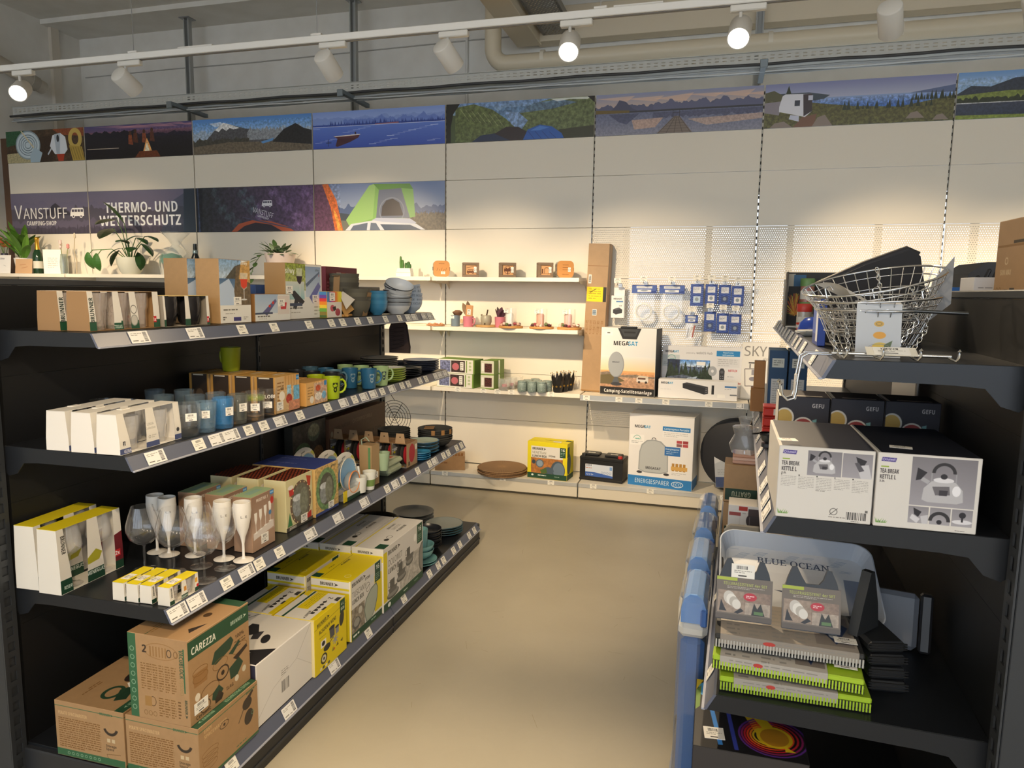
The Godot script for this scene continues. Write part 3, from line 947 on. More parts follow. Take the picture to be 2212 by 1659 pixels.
func posters() -> void:
	var c := pv(99, 30.8, C("4a3a2c"))   # camping stove, moka pot, rope
	c.speck(0, 0, 99, 31, .7, .02, 3)
	c.poly([0, 0, 26, 0, 18, 12, 0, 15], C("2c5a3d")); c.poly([60, 0, 99, 0, 99, 8, 70, 6], C("8b4a2e")); c.poly([0, 22, 34, 20, 40, 31, 0, 31], C("b5ab84")); c.poly([28, 8, 60, 6, 58, 31, 40, 31], C("3a2b22"))
	c.speck(0, 0, 99, 31, .5, .06, 8)
	c.ell(28, 14, 16, 14, C("8ea0ac")); c.ell(28, 14, 14.6, 12.6, C("c7d6df"))
	for k in 4: c.ring(28, 14, 12.0 - k * 2.6, 10.2 - k * 2.2, .8, C("6b7f8e"))
	c.line(20, 0, 42, 24, 1.3, C("d6c7a2")); c.poly([36, 16, 46, 22, 42, 31, 30, 31, 30, 24], C("a9c0cf"))
	c.poly([56, 16, 60, 6, 70, 4, 76, 8, 78, 20, 74, 24, 62, 24], C("dfe6ee")); c.poly([62, 5, 70, 4, 68, 24, 64, 24], C("b4c0cc")); c.poly([64, 24, 74, 24, 72, 31, 66, 31], C("b03b22")); c.line(58, 18, 53, 24, 1.6, C("c9d2da")); c.ell(66.5, 9, 1.6, 3.4, C("2b3038"))
	c.ring(88, 10, 8.5, 10, 4.4, C("c9ae5c")); c.poly([80, 16, 96, 18, 99, 31, 84, 31], C("b79a48"))
	for k in 5: c.line(82 + k * 3, 18, 86 + k * 3, 30, .7, C("86702f"))
	poster("poster", "poster photo of a camping stove, moka pot and rope", 0, 3.15, 2.842, c)

	c = pv(124, 30.8, C("1c1a24"))   # camp fire at night
	c.grad(0, 0, 124, 10, C("4d4a78"), C("7a5a78")); c.grad(0, 6, 124, 6, C("80596c"), C("3a2f44"))
	for k in 9: c.poly([10 + k * 13, 1.2 + (k % 3), 40 + k * 12, .4 + (k % 2), 64 + k * 9, 2.4 + (k % 3) * .8], Color(.85, .6, .62, .45))
	c.ridge(0, 60, 14, 6, 4, .0009, 4, C("1d1d2b")); c.ridge(60, 64, 14, 9, 2.4, .0012, 9, C("232034"))
	c.grad(0, 12, 124, 19, C("22202c"), C("15141a")); c.rect(2, 21, 38, .5, C("c8b9a8"))
	for q in [[54, 8, 0], [60, 6.5, 1], [70, 7, 0], [79, 6, 1]]:
		c.ell(q[0], q[1], 1.6, 1.9, C("4a2d22")); c.poly([q[0] - 2.6, q[1] + 10, q[0] - 2, q[1] + 1.6, q[0] + 2, q[1] + 1.6, q[0] + 3, q[1] + 11], C("8a4b30") if q[2] == 0 else C("5c3326"))
	c.poly([68, 26, 71, 18, 73, 13, 76, 19, 79, 27], C("f4b06a")); c.poly([70, 25, 73, 17, 76, 26], C("fff0d2")); c.poly([64, 25, 84, 25, 88, 31, 58, 31], C("703a22")); c.speck(40, 4, 84, 26, .5, .05, 2)
	poster("poster", "poster photo of people round a camp fire at night", 1, 3.15, 2.842, c)

	c = pv(124, 30.8, C("6f9fd8"))   # snowy mountains
	c.grad(0, 0, 124, 16, C("4f86d0"), C("a8c8e8")); c.poly([18, 4, 30, 3, 36, 6, 24, 7], Color(1, 1, 1, .6))
	c.ridge(0, 124, 24, 11, 5, .0014, 21, C("9fb2c9")); c.poly([10, 22, 24, 10, 33, 3.6, 42, 6, 55, 9.5, 70, 12, 84, 18, 90, 24, 10, 24], C("53545a"))
	c.poly([24, 10, 33, 3.6, 42, 6, 50, 9, 44, 10, 40, 8.6, 36, 11, 32, 8.4, 28, 11.6], C("e3e6ea")); c.ridge(58, 40, 20, 11, 4.4, .003, 5, C("8d939c"))
	c.ridge(0, 60, 31, 18, 3, .002, 31, C("474640")); c.poly([80, 26, 96, 12, 108, 7.5, 116, 12, 124, 14, 124, 31, 80, 31], C("26272c"))
	c.poly([0, 24, 40, 21, 80, 22, 124, 26, 124, 31, 0, 31], C("6d6355")); c.poly([72, 22, 86, 19, 84, 21.5, 74, 23.6], C("5b92cf")); c.speck(0, 3, 124, 28, .55, .05, 12); c.poly([72, 22, 86, 19, 84, 21.5, 74, 23.6], C("5f96d2"))
	poster("poster", "poster photo of a snow-capped mountain above a valley", 2, 3.15, 2.842, c)

	c = pv(124, 30.8, C("4d68c2"))   # boat on a lake
	c.grad(0, 0, 124, 13, C("7f9ade"), C("a9bdea")); c.ridge(0, 124, 14, 5.5, 3.4, .0011, 14, C("7f98d8")); c.ridge(30, 94, 14, 7, 4.6, .0013, 44, C("6680cc"))
	c.rect(0, 11, 124, 1.4, C("2f4aa0")); c.firs(16, 108, 12.2, 4.4, 70, 6, C("28408f")); c.firs(0, 40, 12.4, 2.6, 26, 8, C("3a55ad"))
	c.grad(0, 12.4, 124, 19, C("5f7fd6"), C("3b55b4")); c.rect(0, 12.3, 124, .5, C("c5d3f3")); c.poly([60, 11.8, 82, 11.2, 82, 12, 60, 12.4], C("a0606a"))
	for k in 30: c.rect(fmod(k * 37.0, 116), 14 + fmod(k * 5.3, 15), 7, .18, Color(.85, .9, 1, .5))
	c.poly([20, 20.6, 46, 19.6, 44, 22.6, 24, 22.8], C("5a2e36")); c.poly([20, 20.6, 46, 19.6, 45.6, 20.4, 22, 21.3], C("e6ddd6")); c.poly([24, 22.8, 44, 22.6, 36, 26, 24, 29.6, 22, 29], C("4a2733")); c.rect(40.6, 17.6, 1.4, 2, C("3a2a38")); c.line(15, 23, 15, 29, .5, C("2a3358")); c.line(13, 26, 18, 26, .6, C("2a3358"))
	poster("poster", "poster photo of a small boat on a blue lake", 3, 3.15, 2.842, c)

	c = pv(124, 30.8, C("4d5a3a"))   # valley seen from a tent, sleeping bags
	c.grad(0, 0, 124, 9, C("6f8fc0"), C("8aa5bf")); c.ridge(30, 60, 16, 5, 3.5, .0012, 3, C("5f7fa6"))
	c.poly([8, 31, 8, 3, 24, 1, 40, 6, 52, 14, 56, 18, 40, 31], C("5f6b3f")); c.poly([60, 12, 72, 4, 90, 0, 124, 0, 124, 31, 70, 22], C("64704a")); c.poly([62, 10, 74, 3, 96, 1, 110, 4, 90, 8], C("5f7890")); c.poly([50, 8, 62, 9, 70, 16, 64, 24, 56, 18], C("7f9cc6"))
	for k in 7: c.line(12 + k * 5, 4 + k, 20 + k * 5, 14 + k, .3, Color(.8, .8, .62, .6))
	c.speck(8, 0, 116, 31, .8, .035, 5); c.poly([88, .3, 122, .3, 118, 2.2, 104, 1.4, 94, 2.6], Color(.94, .96, .97, .8))
	c.poly([0, 0, 12, 0, 6, 8, 4, 18, 4, 31, 0, 31], C("17160f")); c.poly([124, 0, 118, 0, 124, 5], C("17160f")); c.poly([96, 24, 124, 22, 124, 31, 90, 31], C("3c3d2a"))
	c.poly([22, 31, 30, 26, 44, 24.5, 56, 27, 60, 31], C("27324f")); c.poly([42, 25, 52, 20, 62, 20.5, 70, 25, 70, 31, 56, 31], C("2e2326")); c.poly([66, 31, 70, 23, 80, 19.6, 90, 21.5, 98, 27, 100, 31], C("2b5cb0")); c.poly([72, 24, 80, 20.5, 88, 22, 80, 24], C("4a7fd0"))
	for k in 4: c.line(70 + k * 6, 24 + k * .5, 76 + k * 6, 31, .4, C("1d3f80"))
	poster("poster", "poster photo of a green valley with sleeping bags in front", 4, 3.15, 2.842, c)

	c = pv(124, 30.8, C("8b8ba0"))   # jetty at dusk
	c.grad(0, 0, 124, 14, C("8790b4"), C("d8b79a"))
	for k in 6: c.poly([k * 22, 3 + k % 3, 30 + k * 22, 2 + k % 2, 24 + k * 22, 6 + k % 3], Color(.95, .78, .64, .5))
	c.ridge(0, 124, 15, 9, 3, .0016, 17, C("565a78")); c.poly([10, 14, 16, 8, 18, 4.6, 23, 6, 28, 11, 34, 14], C("4a4d68")); c.ridge(44, 80, 15, 8, 4, .0013, 7, C("5d6180")); c.rect(0, 13.2, 124, 1.2, C("33343c")); c.poly([0, 11.6, 26, 12.6, 26, 14.4, 0, 14.4], C("6b5a2c"))
	c.grad(0, 14.4, 124, 17, C("666d8c"), C("8c8d9e")); c.poly([10, 15, 34, 15, 24, 23, 18, 21], C("4c5270")); c.ridge(44, 80, 15, 19, 2.6, .002, 27, C("525774")); c.poly([28, 20, 52, 19, 46, 26, 30, 27], Color(.93, .73, .58, .55)); c.poly([70, 21, 124, 19, 124, 23, 84, 26], Color(.93, .75, .6, .5)); c.speck(0, 14, 124, 17, .35, .06, 4)
	c.poly([60, 18.5, 64, 18.5, 74, 31, 47, 31], C("7c6f66"))
	for k in 5: c.line(60.4 + k * .8, 18.5, 48 + k * 6.2, 31, .35, C("4d443f"))
	for k in 6: c.line(60 - k * 2, 19.5 + k * 2, 64.5 + k * 1.6, 19.5 + k * 2, .2, C("4d443f"))
	c.line(59, 13.6, 59, 19, .3, C("2c2a2c")); c.line(64, 13.6, 64, 19, .3, C("2c2a2c")); c.line(59, 16, 64, 16, .25, C("2c2a2c"))
	poster("poster", "poster photo of a wooden jetty on a lake at dusk", 5, 3.15, 2.842, c)

	c = pv(124, 30.8, C("6f86b8"))   # van above a lake
	c.grad(0, 0, 124, 12, C("7f86b4"), C("b4bad2")); c.grad(36, 11, 88, 10, C("8fa6d2"), C("2f5fb4")); c.poly([0, 7, 30, 7, 44, 9.5, 40, 12, 0, 16], C("3d4a58")); c.poly([96, 11, 124, 7, 124, 12, 110, 11.6], C("5a6a92"))
	c.poly([0, 6, 6, 4.6, 12, 8, 14, 14, 0, 15], C("5a5a40")); c.poly([0, 13, 30, 14, 60, 18, 90, 20, 124, 14, 124, 31, 0, 31], C("5d5c34")); c.speck(0, 12, 124, 19, .9, .05, 15)
	c.firs(52, 60, 20.4, 6.5, 16, 5, C("2a3426")); c.firs(96, 28, 16, 6, 14, 9, C("27301f")); c.poly([14, 8, 16, 1.5, 18, 8], C("24301f")); c.poly([0, 13, 13, 12, 10, 22, 0, 20], C("8b8590")); c.poly([26, 24, 36, 22, 34, 31, 20, 31], C("7a5644"))
	c.poly([10, 16, 12, 8.6, 14, 7.4, 32, 8, 32.6, 20, 28, 24, 20, 22, 10, 19.6], C("dfe2ee")); c.poly([26, 8, 32, 8, 32.6, 20, 27, 23.4], C("3b333a")); c.rect(20.4, 12, 3.6, 4, C("30394a")); c.poly([18, 22, 24, 23, 24, 27, 17, 25], C("c9cfe4")); c.rect(29.6, 9, 3, 3.4, C("c9cfe4"))
	for q in [[40, 27, 7, 4], [12, 29, 9, 2.6], [100, 26, 6, 2.4], [116, 28, 5, 2]]: c.poly([q[0] - q[2], q[1] + q[3], q[0] - q[2] * .5, q[1] - q[3] * .6, q[0] + q[2] * .2, q[1] - q[3], q[0] + q[2], q[1] + q[3]], C("8d8078"))
	poster("poster", "poster photo of a white van above a blue lake", 6, 3.15, 2.842, c)

	c = pv(124, 30.8, C("8fb0d8"))   # hills and reflection
	c.grad(0, 0, 124, 8, C("6f9bd6"), C("a3c0e2")); c.poly([0, 14, 8, 9, 20, 10, 34, 5, 60, 4, 90, 8, 124, 6, 124, 18, 0, 18], C("333c4c")); c.poly([0, 15, 30, 13, 70, 14, 124, 12, 124, 20, 0, 20], C("7c8a44")); c.ridge(0, 124, 21, 17, 2.6, .004, 3, C("2c3524")); c.rect(0, 20, 124, .7, C("b9bcc0")); c.grad(0, 20.7, 124, 8, C("3a4458"), C("2c3850")); c.poly([0, 28, 50, 29, 124, 27, 124, 31, 0, 31], C("7e8f3c")); c.speck(0, 4, 124, 27, .5, .05, 19)
	poster("poster", "poster photo of dark hills mirrored in a lake", 7, 3.15, 2.842, c)

	var hills := func(q: Cv, w: float, sd: int):
		q.grad(0, 0, w, 40, C("76728a"), C("5b5468"))
		q.ridge(0, w, 40, 10, 5, .0011, sd, C("6b6780")); q.ridge(0, w, 40, 16, 7, .0010, sd + 1, C("54515f")); q.ridge(0, w, 40, 27, 5, .0013, sd + 2, C("625c70")); q.ridge(0, w, 40, 34, 4, .0016, sd + 3, C("4c4758"))
		q.firs(0, w, 40.2, 9, int(w / 4), sd, C("45414f"))
	c = pv(99, 40.1, C("5b5468"))
	hills.call(c, 99, 3); c.poly([42, 22, 54, 12, 58, 10, 64, 14, 80, 22], C("3a3844"))
	c.text("V", 4, 25, 13.5, C("f4f2ee")); c.text("ANSTUFF", 15.5, 25, 10.5, C("f4f2ee"), false, 0, 0, 57); c.text("CAMPING-SHOP", 19, 31.6, 4.2, C("f4f2ee"), true, 0, 0, 39); van_icon(c, 76, 15.2, 17.5, C("f4f2ee"), C("54515f"))
	poster("shop_sign", "grey hill sign with the camping shop name and van logo", 0, 2.54, 2.139, c)
	c = pv(124, 40.1, C("5b5468"))
	hills.call(c, 124, 5)
	c.poly([112, 0, 124, 0, 124, 40, 110, 40], C("2f3c4c")); c.poly([96, 12, 112, 4, 112, 40, 84, 40], Color(.2, .27, .35, .45))
	c.text("THERMO- UND", 62, 20.6, 9.6, C("eef1f4"), true, .5, 0, 86); c.text("WETTERSCHUTZ", 60, 33, 9.6, C("eef1f4"), true, .5, 0, 96)
	poster("shop_sign", "grey hill sign lettered thermo and weather protection", 1, 2.54, 2.139, c)

	c = pv(124, 40.1, C("2b3540"))   # shiny tent cloth
	c.grad(0, 0, 124, 40, C("2a3138"), C("5f4a70"), true); c.poly([0, 0, 8, 0, 6, 40, 0, 40], C("1d2430")); c.poly([2, 0, 3, 0, 4, 40, 2, 40], C("3a4866"))
	for k in 34:
		var x := 20.0 + fmod(k * 47.3, 102.0)
		var y := fmod(k * 13.7, 34.0)
		c.poly([x, y, x + 4, y + 2, x + 1 + k % 5, y + 9, x - 3, y + 5], Color(.62, .5, .72, .28) if x > 64 else Color(.34, .48, .5, .3))
	c.speck(0, 0, 124, 40, .7, .03, 33)
	c.poly([38, 40, 46, 33, 62, 29.5, 80, 31, 98, 36, 104, 40], C("b0573c")); c.poly([44, 40, 52, 35, 64, 32, 80, 34, 92, 40], C("2e2a38")); c.line(50, 27, 104, 38, 1.0, C("4a4c6a"))
	c.text("VANSTUFF", 61, 22.5, 4.6, C("dfe0ea"), false, 0, .28, 22); van_icon(c, 71, 12.4, 11, C("dfe0ea"), C("40415a")); c.text("CAMPING-SHOP", 66, 26.6, 1.9, C("dfe0ea"), true, 0, .28, 12)
	poster("poster", "poster of dark shiny tent cloth with small van logo", 2, 2.54, 2.139, c)

	c = pv(124, 40.1, C("8fa3c4"))   # roof tent
	c.grad(0, 0, 124, 40, C("7f90b8"), C("b9c2d2")); c.ridge(0, 124, 40, 20, 4.6, .0016, 6, C("5f7098")); c.rect(0, 27, 124, 14, C("7b7a70")); c.ridge(90, 34, 41, 26, 3, .006, 8, C("6d6252")); c.poly([20, 24, 40, 27, 40, 32, 20, 31], C("4c5560")); c.speck(84, 24, 40, 17, .7, .05, 3)
	c.poly([0, 0, 14, 0, 22, 14, 28, 40, 0, 40], C("6a4860")); c.poly([8, 0, 14, 0, 22, 14, 28, 40, 20, 40, 16, 20], C("d8713a")); c.poly([18, 20, 22, 26, 27, 40, 23, 40], C("f0a84c")); c.speck(0, 0, 26, 40, .6, .04, 9)
	c.poly([31, 31, 54, 2, 58, 1, 92, 1.5, 95, 6, 97, 29, 92, 30, 88, 30, 34, 36], C("8fc06a")); c.poly([31, 31, 54, 2, 60, 1, 57, 30, 34, 36], C("a5cf7c")); c.poly([63, 6, 84, 5, 92, 30, 60, 30], C("787f92")); c.poly([58, 1, 92, 1.5, 95, 6, 84, 5, 63, 6], C("6fa04e"))
	c.poly([65, 28, 66, 20, 70, 15, 76, 13.6, 82, 17, 86, 28], C("4b4344")); c.ring(75, 24, 12, 11.6, 1.0, C("8f96a8")); c.poly([60, 30, 92, 30, 92, 41, 60, 41], Color(0, 0, 0, 0))
	c.poly([56, 31.5, 60, 29.6, 92, 30.4, 98, 34, 96, 35.5, 62, 33.5], C("c6cbe0")); c.poly([30, 40, 36, 34.5, 58, 31.6, 66, 33, 98, 35, 106, 40], C("e2e5ee")); c.poly([35, 40, 38, 36, 52, 33.6, 51, 40], C("6a7488")); c.poly([54, 40, 55, 33.6, 60, 34, 64, 40], C("6d788c")); c.poly([64, 35, 92, 35.8, 102, 40, 68, 40], C("4d5a72"))
	poster("poster", "poster of a green roof tent on a white van", 3, 2.54, 2.139, c)

# ------------------------------------------------------------------ things on the wall shelving
func leaf_mesh(l: float, w: float, droop: float) -> ArrayMesh:   # grows along +y from the origin, bends towards +z
	var g := G.new()
	var n := 7
	var rows := []
	for k in n + 1:
		var u := float(k) / n
		var a := droop * u
		var c := V(0, sin(a) / maxf(absf(droop), .01) * l if absf(droop) > .01 else u * l, (1 - cos(a)) / maxf(absf(droop), .01) * l * signf(droop))
		var hw := w / 2 * pow(sin(PI * clampf(.04 + u * .95, 0, 1)), .75)
		var nn := V(0, -sin(a), cos(a))
		rows.append([c, hw, nn])
	for s in [-1, 1]:
		for k in n:
			var a: Array = rows[k]
			var b: Array = rows[k + 1]
			var lift := .18
			var pa: Vector3 = a[0] + V(s * a[1], 0, 0) + a[2] * a[1] * lift
			var pb: Vector3 = b[0] + V(s * b[1], 0, 0) + b[2] * b[1] * lift
			if s > 0: g.quad(a[0], pa, pb, b[0])
			else: g.quad(pa, a[0], b[0], pb)
	return g.mesh()

func leaf_on(parent: Node3D, m: Mesh, mat: Material, at: Vector3, yaw: float, lean: float) -> void:
	var o := part(parent, "leaf", m, mat, at)
	o.basis = Basis(Vector3.UP, yaw) * Basis(Vector3.RIGHT, lean)

func wall_things() -> void:
	var z := -5.58
	var rng := RandomNumberGenerator.new(); rng.seed = 5
	# flowering plant at the far end
	var t := base("potted_plant", "bushy bright green potted plant behind the white card", "plant", V(-6.62, W1, z + .02))
	part(t, "pot", lm([.0001, 0, .065, 0, .085, .15, .078, .15, .07, .13, .0001, .13], 20), mt("e4e0da", .5))
	var la := leaf_mesh(.24, .075, 1.0)
	var lb := leaf_mesh(.30, .06, .5)
	for k in 22:
		var a := rng.randf_range(-1.7, 1.7)
		leaf_on(t, la if k % 2 else lb, mt(["4f7a2c", "5f8f35", "76a545"][k % 3], .45), V(sin(a) * .03, .13 + rng.randf() * .12, cos(a) * .03), a, rng.randf_range(.1, .6))
	for k in 7:
		var a := rng.randf() * TAU
		part(t, "stem", tm([V(sin(a) * .02, .12, cos(a) * .02), V(sin(a) * .06, .38, cos(a) * .05)], .004, 5), mt("6d9440", .6))
	t = base("flower_bunch", "orange flowers at the left picture edge beside the green plant", "flowers", V(-6.90, W1, z - .01))
	part(t, "vase", lm([.0001, 0, .03, 0, .04, .08, .032, .2, .029, .2, .0001, .02], 16), mt("2a2438", .2))
	for k in 5:
		part(t, "bloom", lm([.0001, 0, .028, .012, .034, .03, .012, .04, .0001, .036], 12), mt(["c4683a", "b5593a", "d18a50"][k % 3], .7), V(cos(k * 1.3) * .045, .26 + .03 * (k % 3), sin(k * 1.3) * .035))
		part(t, "stem", tm([V(0, .15, 0), V(cos(k * 1.3) * .045, .26 + .03 * (k % 3), sin(k * 1.3) * .035)], .003, 5), mt("5a7a35", .6))
	var c := Carton.new(V(.2, .18, .004), "n", C("f1f0ee"), 500); c.on("n").line(8, 3, 13, 3.4, .5, C("8a8d96")); c.cv.text("Danke", 10, 4.6, 1.4, C("8d8f9a"), false, .5); c.cv.line(4, 8, 7, 7, .2, C("9a9aa2")); c.cv.line(12, 10, 15, 11, .2, C("9a9aa2"))
	carton("greeting_card", "white greeting card in front of the bushy green plant", "card", c, V(-6.82, W1, z + .10), .1).rotation.x = -.12
	c = Carton.new(V(.19, .14, .004), "n", C("cfa982"), 500); c.on("n").line(5, 6, 12, 5, .3, C("a5643a")); c.cv.line(7, 9, 14, 7.6, .25, C("a5643a"))
	carton("greeting_card", "kraft brown greeting card in front of the green bottle", "card", c, V(-6.53, W1, z + .11), .1).rotation.x = -.12
	t = base("wine_bottle", "green sparkling wine bottle with gold foil neck", "bottle", V(-6.43, W1, z + .03))
	part(t, "bottle_body", lm([.0001, 0, .044, 0, .046, .01, .046, .15, .04, .19, .022, .235, .017, .26, .0001, .26], 22), mt("1d3a24", .12))
	part(t, "foil", lm([.023, .232, .0185, .26, .0185, .325, .021, .33, .021, .345, .016, .352, .0001, .353], 20), mt("c99a35", .3, .7))
	part(t, "bottle_label", lm([.0466, .05, .0466, .12], 22), mt("d9d6c8", .6))
	c = Carton.new(V(.17, .235, .01), "nl", C("f0eee9"), 500); c.on("n").greek(4, 8, 9, 6, 1.8, C("c4c2bd"), 4, .3)
	carton("booklet", "white upright booklet between bottle and flower vase", "booklet", c, V(-6.28, W1, z), .45)
	t = base("flower_vase", "small glass vase with pale dried flowers", "vase", V(-6.12, W1, z + .02))
	part(t, "vase", lm([.0001, 0, .035, 0, .038, .1, .028, .19, .026, .19, .035, .1, .032, .006, .0001, .006], 18), glass("dfe8e4", .12))
	for k in 7:
		var e := V(sin(k * 2.1) * .05, .25 + .018 * (k % 4), cos(k * 2.1) * .03)
		part(t, "stem", tm([V(sin(k * 2.1) * .01, .01, 0), e], .002, 5), mt("8a8f5a", .6))
		part(t, "bloom", lm([.0001, -.012, .014, 0, .012, .016, .0001, .022], 8), mt(["e2c9c4", "d98f8a", "ece3d0"][k % 3], .7), e)
	t = base("dried_twig", "tall thin dried twig in a narrow vase before the shelf joint", "twig", V(-5.93, W1, z + .06))
	part(t, "stem", tm([V(0, .0, 0), V(.01, .12, 0), V(-.015, .22, 0), V(.0, .34, 0)], .004, 5), mt("b9a98c", .7)); part(t, "seed_head", lm([.0001, .33, .012, .345, .008, .38, .0001, .39], 8), mt("d8cbb4", .7))
	# peace lily in a cream pot
	t = base("potted_plant", "dark green broad-leaved plant in a round cream pot", "plant", V(-5.28, W1, z + .07))
	part(t, "pot", lm([.0001, 0, .075, 0, .095, .03, .117, .10, .122, .155, .114, .155, .105, .135, .0001, .135], 26), mt("d6d6c6", .35))
	var dk := mt("24451f", .4)
	var lv := leaf_mesh(.25, .135, .9)
	var ls := leaf_mesh(.18, .095, 1.3)
	var sp := [[-.10, .50, -1.5, 1.3, 1], [-.02, .47, -.6, .3, 1], [-.15, .42, -1.8, 1.5, 1], [.10, .33, 1.4, 1.3, 0], [.16, .28, 1.6, 1.7, 0], [.06, .24, .6, 1.2, 0], [-.06, .24, -.7, 1.6, 0], [-.1, .22, -1.3, 2.0, 0], [.12, .2, 1.2, 2.3, 0], [.02, .28, .1, .9, 0], [-.02, .30, 2.6, .6, 0], [.2, .34, 1.5, 1.2, 0]]
	for q in sp:
		part(t, "stem", tm([V(q[0] * .15, .13, 0), V(q[0] * .5, q[1] * .75, .02), V(q[0], q[1], .03)], .004, 5), mt("3a5a2a", .5))
		leaf_on(t, lv if q[4] else ls, dk, V(q[0], q[1], .03), q[2], q[3])
	for q in [[-.40, .17, 2.9], [-.30, .16, 2.7]]:
		part(t, "stem", tm([V(-.03, .13, 0), V(-.16, .23, .05), V(q[0] + .05, .22, .08), V(q[0], q[1], .09)], .004, 5), mt("4f7a35", .5))
		leaf_on(t, ls, mt("3c6a2c", .4), V(q[0], q[1] + .03, .09), .1, q[2])
	# cellophane gift basket
	t = base("gift_basket", "gift basket wrapped in iridescent cellophane behind the tall carton", "gift", V(-4.82, W1, z + .01))
	part(t, "basket", lm([.0001, 0, .1, 0, .12, .1, .115, .1, .095, .008, .0001, .008], 22), mt("6b4a2e", .8))
	var ce := StandardMaterial3D.new(); ce.albedo_color = Color(.9, .96, .97, .1); ce.roughness = .05; ce.metallic = .1; ce.transparency = BaseMaterial3D.TRANSPARENCY_ALPHA
	var g := G.new(); g.lathe([.13, .0, .14, .08, .135, .16, .1, .21, .045, .25, .03, .27, .06, .32, .12, .385], 26, Vector3.ZERO, 1.0, 9, .09)
	part(t, "cellophane", g.mesh(), ce)
	part(t, "green_foil", lm([.0001, .09, .09, .1, .1, .14, .08, .18, .0001, .2], 9), mt("2f9a72", .25, .5), V(-.03, 0, .02))
	t = base("wine_bottle", "dark bottle with silver collar behind the gift basket", "bottle", V(-4.60, W1, z + .02))
	part(t, "bottle_body", lm([.0001, 0, .04, 0, .04, .14, .018, .2, .016, .28, .0001, .28], 18), mt("1a2528", .15)); part(t, "collar", lm([.019, .19, .022, .2, .022, .215, .017, .225], 16), mt("9fb3b5", .25, .6))
	# variegated plant in a bowl
	t = base("potted_plant", "variegated trailing plant in a pale pink bowl", "plant", V(-3.70, W1, z + .04))
	part(t, "pot", lm([.0001, 0, .09, 0, .135, .19, .127, .19, .115, .165, .0001, .165], 26), mt("d8c8c0", .4))
	var lg := leaf_mesh(.085, .042, .7)
	for k in 46:
		var a := rng.randf_range(-1.7, 1.7)
		var r := rng.randf_range(.0, .11)
		var y := .17 + rng.randf() * .07
		leaf_on(t, lg, mt(["3f5e34", "8fa67a", "56743f", "a9bb92"][k % 4], .45), V(sin(a) * r, y, cos(a) * r), a, rng.randf_range(.2, 1.4))
	for k in 9:
		var u := k / 8.0
		leaf_on(t, lg, mt(["3f5e34", "8fa67a", "56743f"][k % 3], .45), V(-.13 - u * .12, .19 - u * u * .2, .06), -1.4 + (k % 3) * .9, 1.3 + u * .8)
	part(t, "stem", tm([V(-.05, .18, .03), V(-.15, .18, .06), V(-.22, .1, .06), V(-.26, .0, .06)], .003, 5), mt("6d8a55", .5))
	# cactus in a white van-shaped pot
	t = base("potted_cactus", "small cactus pair in a white van-shaped pot", "cactus", V(-2.51, W1, z + .05))
	g = G.new(); g.prism([-.065, 0, .065, 0, .067, .03, .058, .068, -.052, .068, -.067, .03], -.03, .03); part(t, "pot", g.mesh(), mt("e8e8e4", .3))
	part(t, "pot_trim", bm(V(.132, .006, .063), .001), mt("c9ccca", .35), V(0, .032, 0))
	for q in [[-.035, .105, .011], [-.018, .075, .013], [.012, .05, .014], [.035, .06, .016], [.02, .035, .014], [.048, .04, .012]]:
		part(t, "cactus_stem", lm([.0001, 0, q[2] * .8, 0, q[2], q[1] * .5, q[2] * .7, q[1] * .92, .0001, q[1]], 10), mt(["3d6b35", "4f7d3a"][int(q[1] * 1000) % 2], .6), V(q[0], .064, 0))
	# bamboo-lid lunch boxes and wooden gift boxes
	var wood := mt("c48a4e", .5)
	for k in 2:
		var lx: float = [-2.175, -1.145][k]
		t = base("lunch_box", ["steel lunch box with bamboo lid at the shelf joint", "steel lunch box with bamboo lid right of the wooden boxes"][k], "lunch box", V(lx, W1 + .0025, z + .07), .5, "steel lunch boxes with bamboo lids")
		var sh := func(w: float, h: float, r: float) -> Array:
			var p := []
			for q in 4:
				for j in 5:
					var a := PI / 2 * q + PI / 2 * j / 4.0
					p.append_array([[1, -1, -1, 1][q] * (w / 2 - r) + cos(a) * r, h / 2 + [1, 1, -1, -1][q] * (h / 2 - r) + sin(a) * r])
			return p
		g = G.new(); g.prism(sh.call(.128, .125, .03), -.06, .0); part(t, "steel_body", g.mesh(), mt("a9a8a4", .3, .8))
		var cv := Cv.new(96, 96, C("c98f52")); cv.view(0, 0, 7.6)
		cv.text(["aufessen", "Abenteuer"][k], 6.3, [2.6, 10.6][k], .8, C("7a4a22"), false, .5)
		if k == 0: for m in 5: cv.line(2.6 + m * 1.7, 8, 3.4 + m * 1.7, 5.6 + (m % 2), .25, C("7a4a22"))
		else: for m in 3: cv.rect(4, 3 + m * 1.8, 4.5, .25, C("7a4a22"))
		g = G.new(); g.prism(sh.call(.132, .129, .032), .0, .012, Rect2(0, 0, 1, 1), Vector2(.02, .02)); part(t, "bamboo_lid", g.mesh(), texmat(cv, .5), V(0, -.002, 0))
		for s in [-1, 1]: part(t, "clasp", bm(V(.006, .03, .02), .002), mt("8b8a86", .3, .8), V(.069 * s, .062, -.01))
		sticker(t, V([.012, .03][k], [.03, .06][k], .0128), V(0, 0, [0.0, PI / 2][k]), .034, .022)
	var bx := [-1.93, -1.62, -1.305]
